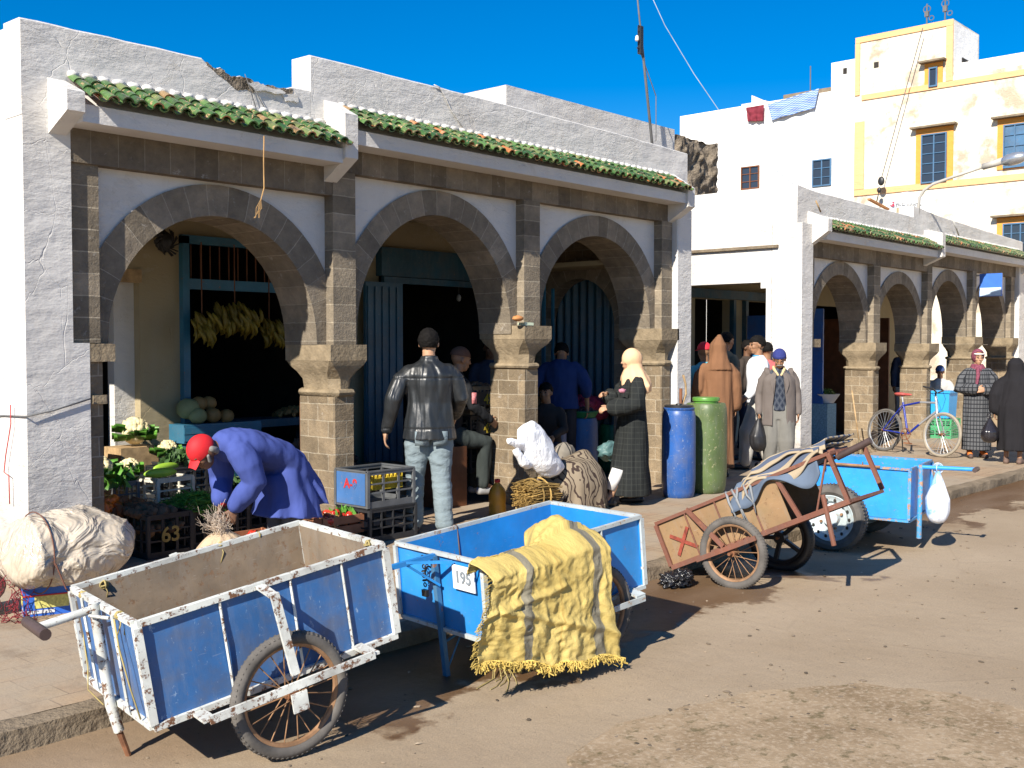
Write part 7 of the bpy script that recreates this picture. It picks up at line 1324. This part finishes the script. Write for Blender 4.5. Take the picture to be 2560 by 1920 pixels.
# 8 --- woman in black at the right edge
p = Person('person in loose black robe and hood walking away at the right edge', at(2528, 1160, 2, 0)+V((.08, 0, 0)), radians(8), 1.45, dict(chest=(.06, 0, 1.24), neck=(.10, 0, 1.44), head=(.15, 0, 1.57), elL=(-.06, .265, 1.10), wrL=(-.04, .28, .84), sh=(.07, .185, 1.38)), SK, (0, .1)); p.finish(False); J = p.J; k = p.s; BK2 = cloth('plain_black_cloth', (.016, .015, .017), .1, .9, 4, .1, .5, 8, stretch=(1, 1, .25))
p.garment('robe', [p.robe(.22, .22, .24, (.24, .25), .03, .19, -.02, 7), p.sleeve('L', (.10, .10, .09), .9), p.sleeve('R', (.10, .10, .09), .9), [ering(J['neck']+V((0, 0, -.06)), .14, .17, (0, 0, 1)), ering(J['head']+V((-.03, 0, -.06)), .12, .11, (0, 0, 1)), ering(J['head']+V((-.02, 0, .04)), .125, .105, (0, 0, 1)), ering(J['head']+V((-.01, 0, .115)), .06, .05, (0, 0, 1))]], BK2, .011, .012, (11, 11, 2.4)); p.shoes(simple('worn_brown_shoe', (.14, .09, .07), .8), .045)
mb_ = at(2462, 1040, 1, at(2470, 1155, 2, 0).y); bag('plastic_bag', 'black plastic bag hanging from the hand of the robed person at the right edge', at(2475, 1045, 0, 15.2), .14, .34, simple('glossy_black_bag', (.02, .018, .022), .25, .3, spec=.6), 12, .012)
# 9 --- man in blue shirt inside the third arch
p = Person('man in blue shirt with his back turned, inside the third arch', V((at(1402, 870, 1, 7.95).x, 7.95, .0)), radians(35), 1.70, dict(neck=(.03, 0, 1.44), head=(.12, 0, 1.53), elL=(.0, .27, 1.14), wrL=(.16, .25, .98), elR=(-.02, -.30, 1.14), wrR=(.03, -.31, .9)), SK, (0, .6)); p.finish(False); p.hair(r=1.07); k = p.s
p.garment('shirt', [p.torso(.88, .2, .15, .02), p.sleeve('L', (.085, .075, .06), .35), p.sleeve('R', (.085, .078, .066), .3)], cloth('blue_shirt', (.022, .042, .13), .12), .01, .010, (9, 9, 5)); p.garment('trousers', [p.leg('L'), p.leg('R')], cloth('dark_trousers', (.03, .03, .035)), .012); p.shoes('black')
# 10 --- seated man in cap behind the leather jacket
loc = V((8.0, 7.72, 0)); loc.x = at(1135, 1000, 1, 7.72).x
p = Person('man in dark tracksuit and knitted cap half seated behind the man in the leather jacket', loc, radians(-20), 1.72, dict(pelvis=(-.12, 0, .72), chest=(-.02, 0, 1.1), neck=(.03, 0, 1.32), head=(.08, 0, 1.46), sh=(.02, .185, 1.26), shR=(.02, -.185, 1.26), elL=(.15, .26, 1.02), wrL=(.42, .2, 1.0), elR=(.1, -.24, 1.0), wrR=(.3, -.2, .86), hipL=(-.12, .09, .7), hipR=(-.12, -.09, .7), knL=(.32, .14, .66), knR=(.30, -.12, .62), anL=(.30, .15, .18), anR=(.26, -.12, .2), toeL=(.45, .16, .11), toeR=(.41, -.12, .13)), SK, (-.1, .15), hands=('fwd', 'fwd')); p.finish(); k = p.s
DK = cloth('dark_tracksuit', (.016, .017, .019), .2); p.garment('tracksuit_top', [p.torso(.70, .18, .14, .02), p.sleeve('L'), p.sleeve('R')], DK, .011); p.garment('tracksuit_trousers', [p.leg('L', (.10, .085, .07)), p.leg('R', (.10, .085, .07))], cloth('dark_green_trousers', (.035, .042, .04)), .011); p.shoes(simple('worn_trainers', (.3, .3, .3), .6))
mb = MB(); mb.grid(lambda u, v: (lambda t, a: p.H((-.016+.108*sin(t)*cos(a), .09*sin(t)*sin(a), .035+.10*cos(t))))(v*pi*.5, u*2*pi), 28, 12); p.part('knitted_cap', mb, simple('brown_knit_cap', (.12, .06, .04), .9))
f = MB(); q = p.J['shR'].lerp(p.J['elR'], .7); f.box(q.x-.02, q.x+.03, q.y-.078, q.y-.072, q.z-.05, q.z+.06); p.part('sleeve_badge', f, simple('red_white_badge', (.6, .2, .2), .6, .6, 60))
tag(MB().box(loc.x-.38, loc.x+.0, loc.y-.18, loc.y+.18, 0, .60).build('wooden_box', 'brownpaint', None), 'dark box the man in the dark tracksuit sits on', 'box')
# 11.. people further back
def simple_person(label, x, yaw, h, top, legs, y=None, z0=0, hair=True, sk=None, pose={}, cap=None, robe=False):
    p = Person(label, V((x[0], x[1], z0)), radians(yaw), h, pose, sk or SK, (0, .08), fine=False); p.finish()
    if hair: p.hair(r=1.07)
    if cap: mb = MB(); mb.grid(lambda u, v: (lambda t, a: p.H((-.014+.108*sin(t)*cos(a), .09*sin(t)*sin(a), .03+.105*cos(t))))(v*pi*.52, u*2*pi), 24, 10); mb.grid(lambda u, v: p.H((.09+v*.06, (u-.5)*.12, .035-.01*v)), 6, 4); p.part('cap', mb, cap)
    p.garment('top', [p.torso(.84, .18, .135, .015), p.sleeve('L'), p.sleeve('R')], top, .014, .009, (9, 9, 5)); p.garment('trousers', [p.leg('L'), p.leg('R')], legs, .014, .008); p.shoes('black'); return p
X_ = lambda px, y: (at(px, 800, 1, y).x, y)
blu = cloth('navy_cloth', (.03, .04, .07)); dkc = cloth('dark_brown_cloth', (.05, .04, .035)); wht = cloth('off_white_cloth', (.45, .44, .42)); tur = cloth('turquoise_cloth', (.10, .38, .45))
simple_person('person in turquoise top and red cap beyond the brown hooded figure', X_(1762, 7.2), 60, 1.63, tur, blu, cap=simple('red_cap', (.55, .02, .04), .8), hair=False)
simple_person('man in red collared white top partly hidden by the man in white', X_(1918, 7.4), 60, 1.64, cloth('white_red_top', (.45, .12, .12)), blu)
simple_person('young man in dark clothes facing right inside the side doorway', X_(1815, 7.9), -20, 1.78, cloth('dark_olive_shirt', (.14, .13, .09)), dkc)
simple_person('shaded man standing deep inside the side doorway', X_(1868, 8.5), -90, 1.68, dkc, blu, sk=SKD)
simple_person('shaded young man with white cuffs standing inside the second right arch', X_(2262, 8.2), 230, 1.66, blu, wht)
simple_person('seated man in pale shirt and blue cap beside the sky blue bin', X_(2352, 7.6), 200, 1.60, wht, blu, cap=simple('blue_cap', (.08, .13, .3), .8), hair=False, pose=dict(pelvis=(-.1, 0, .5), chest=(0, 0, .85), neck=(.03, 0, 1.05), head=(.06, 0, 1.2), sh=(0, .185, 1.0), shR=(0, -.185, 1.0), elL=(.1, .25, .75), wrL=(.3, .2, .7), elR=(.1, -.25, .75), wrR=(.3, -.2, .7), hipL=(-.1, .09, .48), hipR=(-.1, -.09, .48), knL=(.32, .12, .5), knR=(.32, -.12, .5), anL=(.3, .12, .1), anR=(.3, -.12, .1), toeL=(.44, .12, .04), toeR=(.44, -.12, .04)))
simple_person('person crouching in the shade right of the middle pier', (at(1368, 990, 1, 7.75).x, 7.75), 200, 1.55, dkc, blu, pose=dict(pelvis=(-.1, 0, .5), chest=(0, 0, .85), neck=(.03, 0, 1.05), head=(.06, 0, 1.2), sh=(0, .185, 1.0), shR=(0, -.185, 1.0), elL=(.1, .25, .75), wrL=(.3, .2, .7), elR=(.1, -.25, .75), wrR=(.3, -.2, .7), hipL=(-.1, .09, .48), hipR=(-.1, -.09, .48), knL=(.32, .12, .5), knR=(.32, -.12, .5), anL=(.3, .12, .1), anR=(.3, -.12, .1), toeL=(.44, .12, .04), toeR=(.44, -.12, .04)))
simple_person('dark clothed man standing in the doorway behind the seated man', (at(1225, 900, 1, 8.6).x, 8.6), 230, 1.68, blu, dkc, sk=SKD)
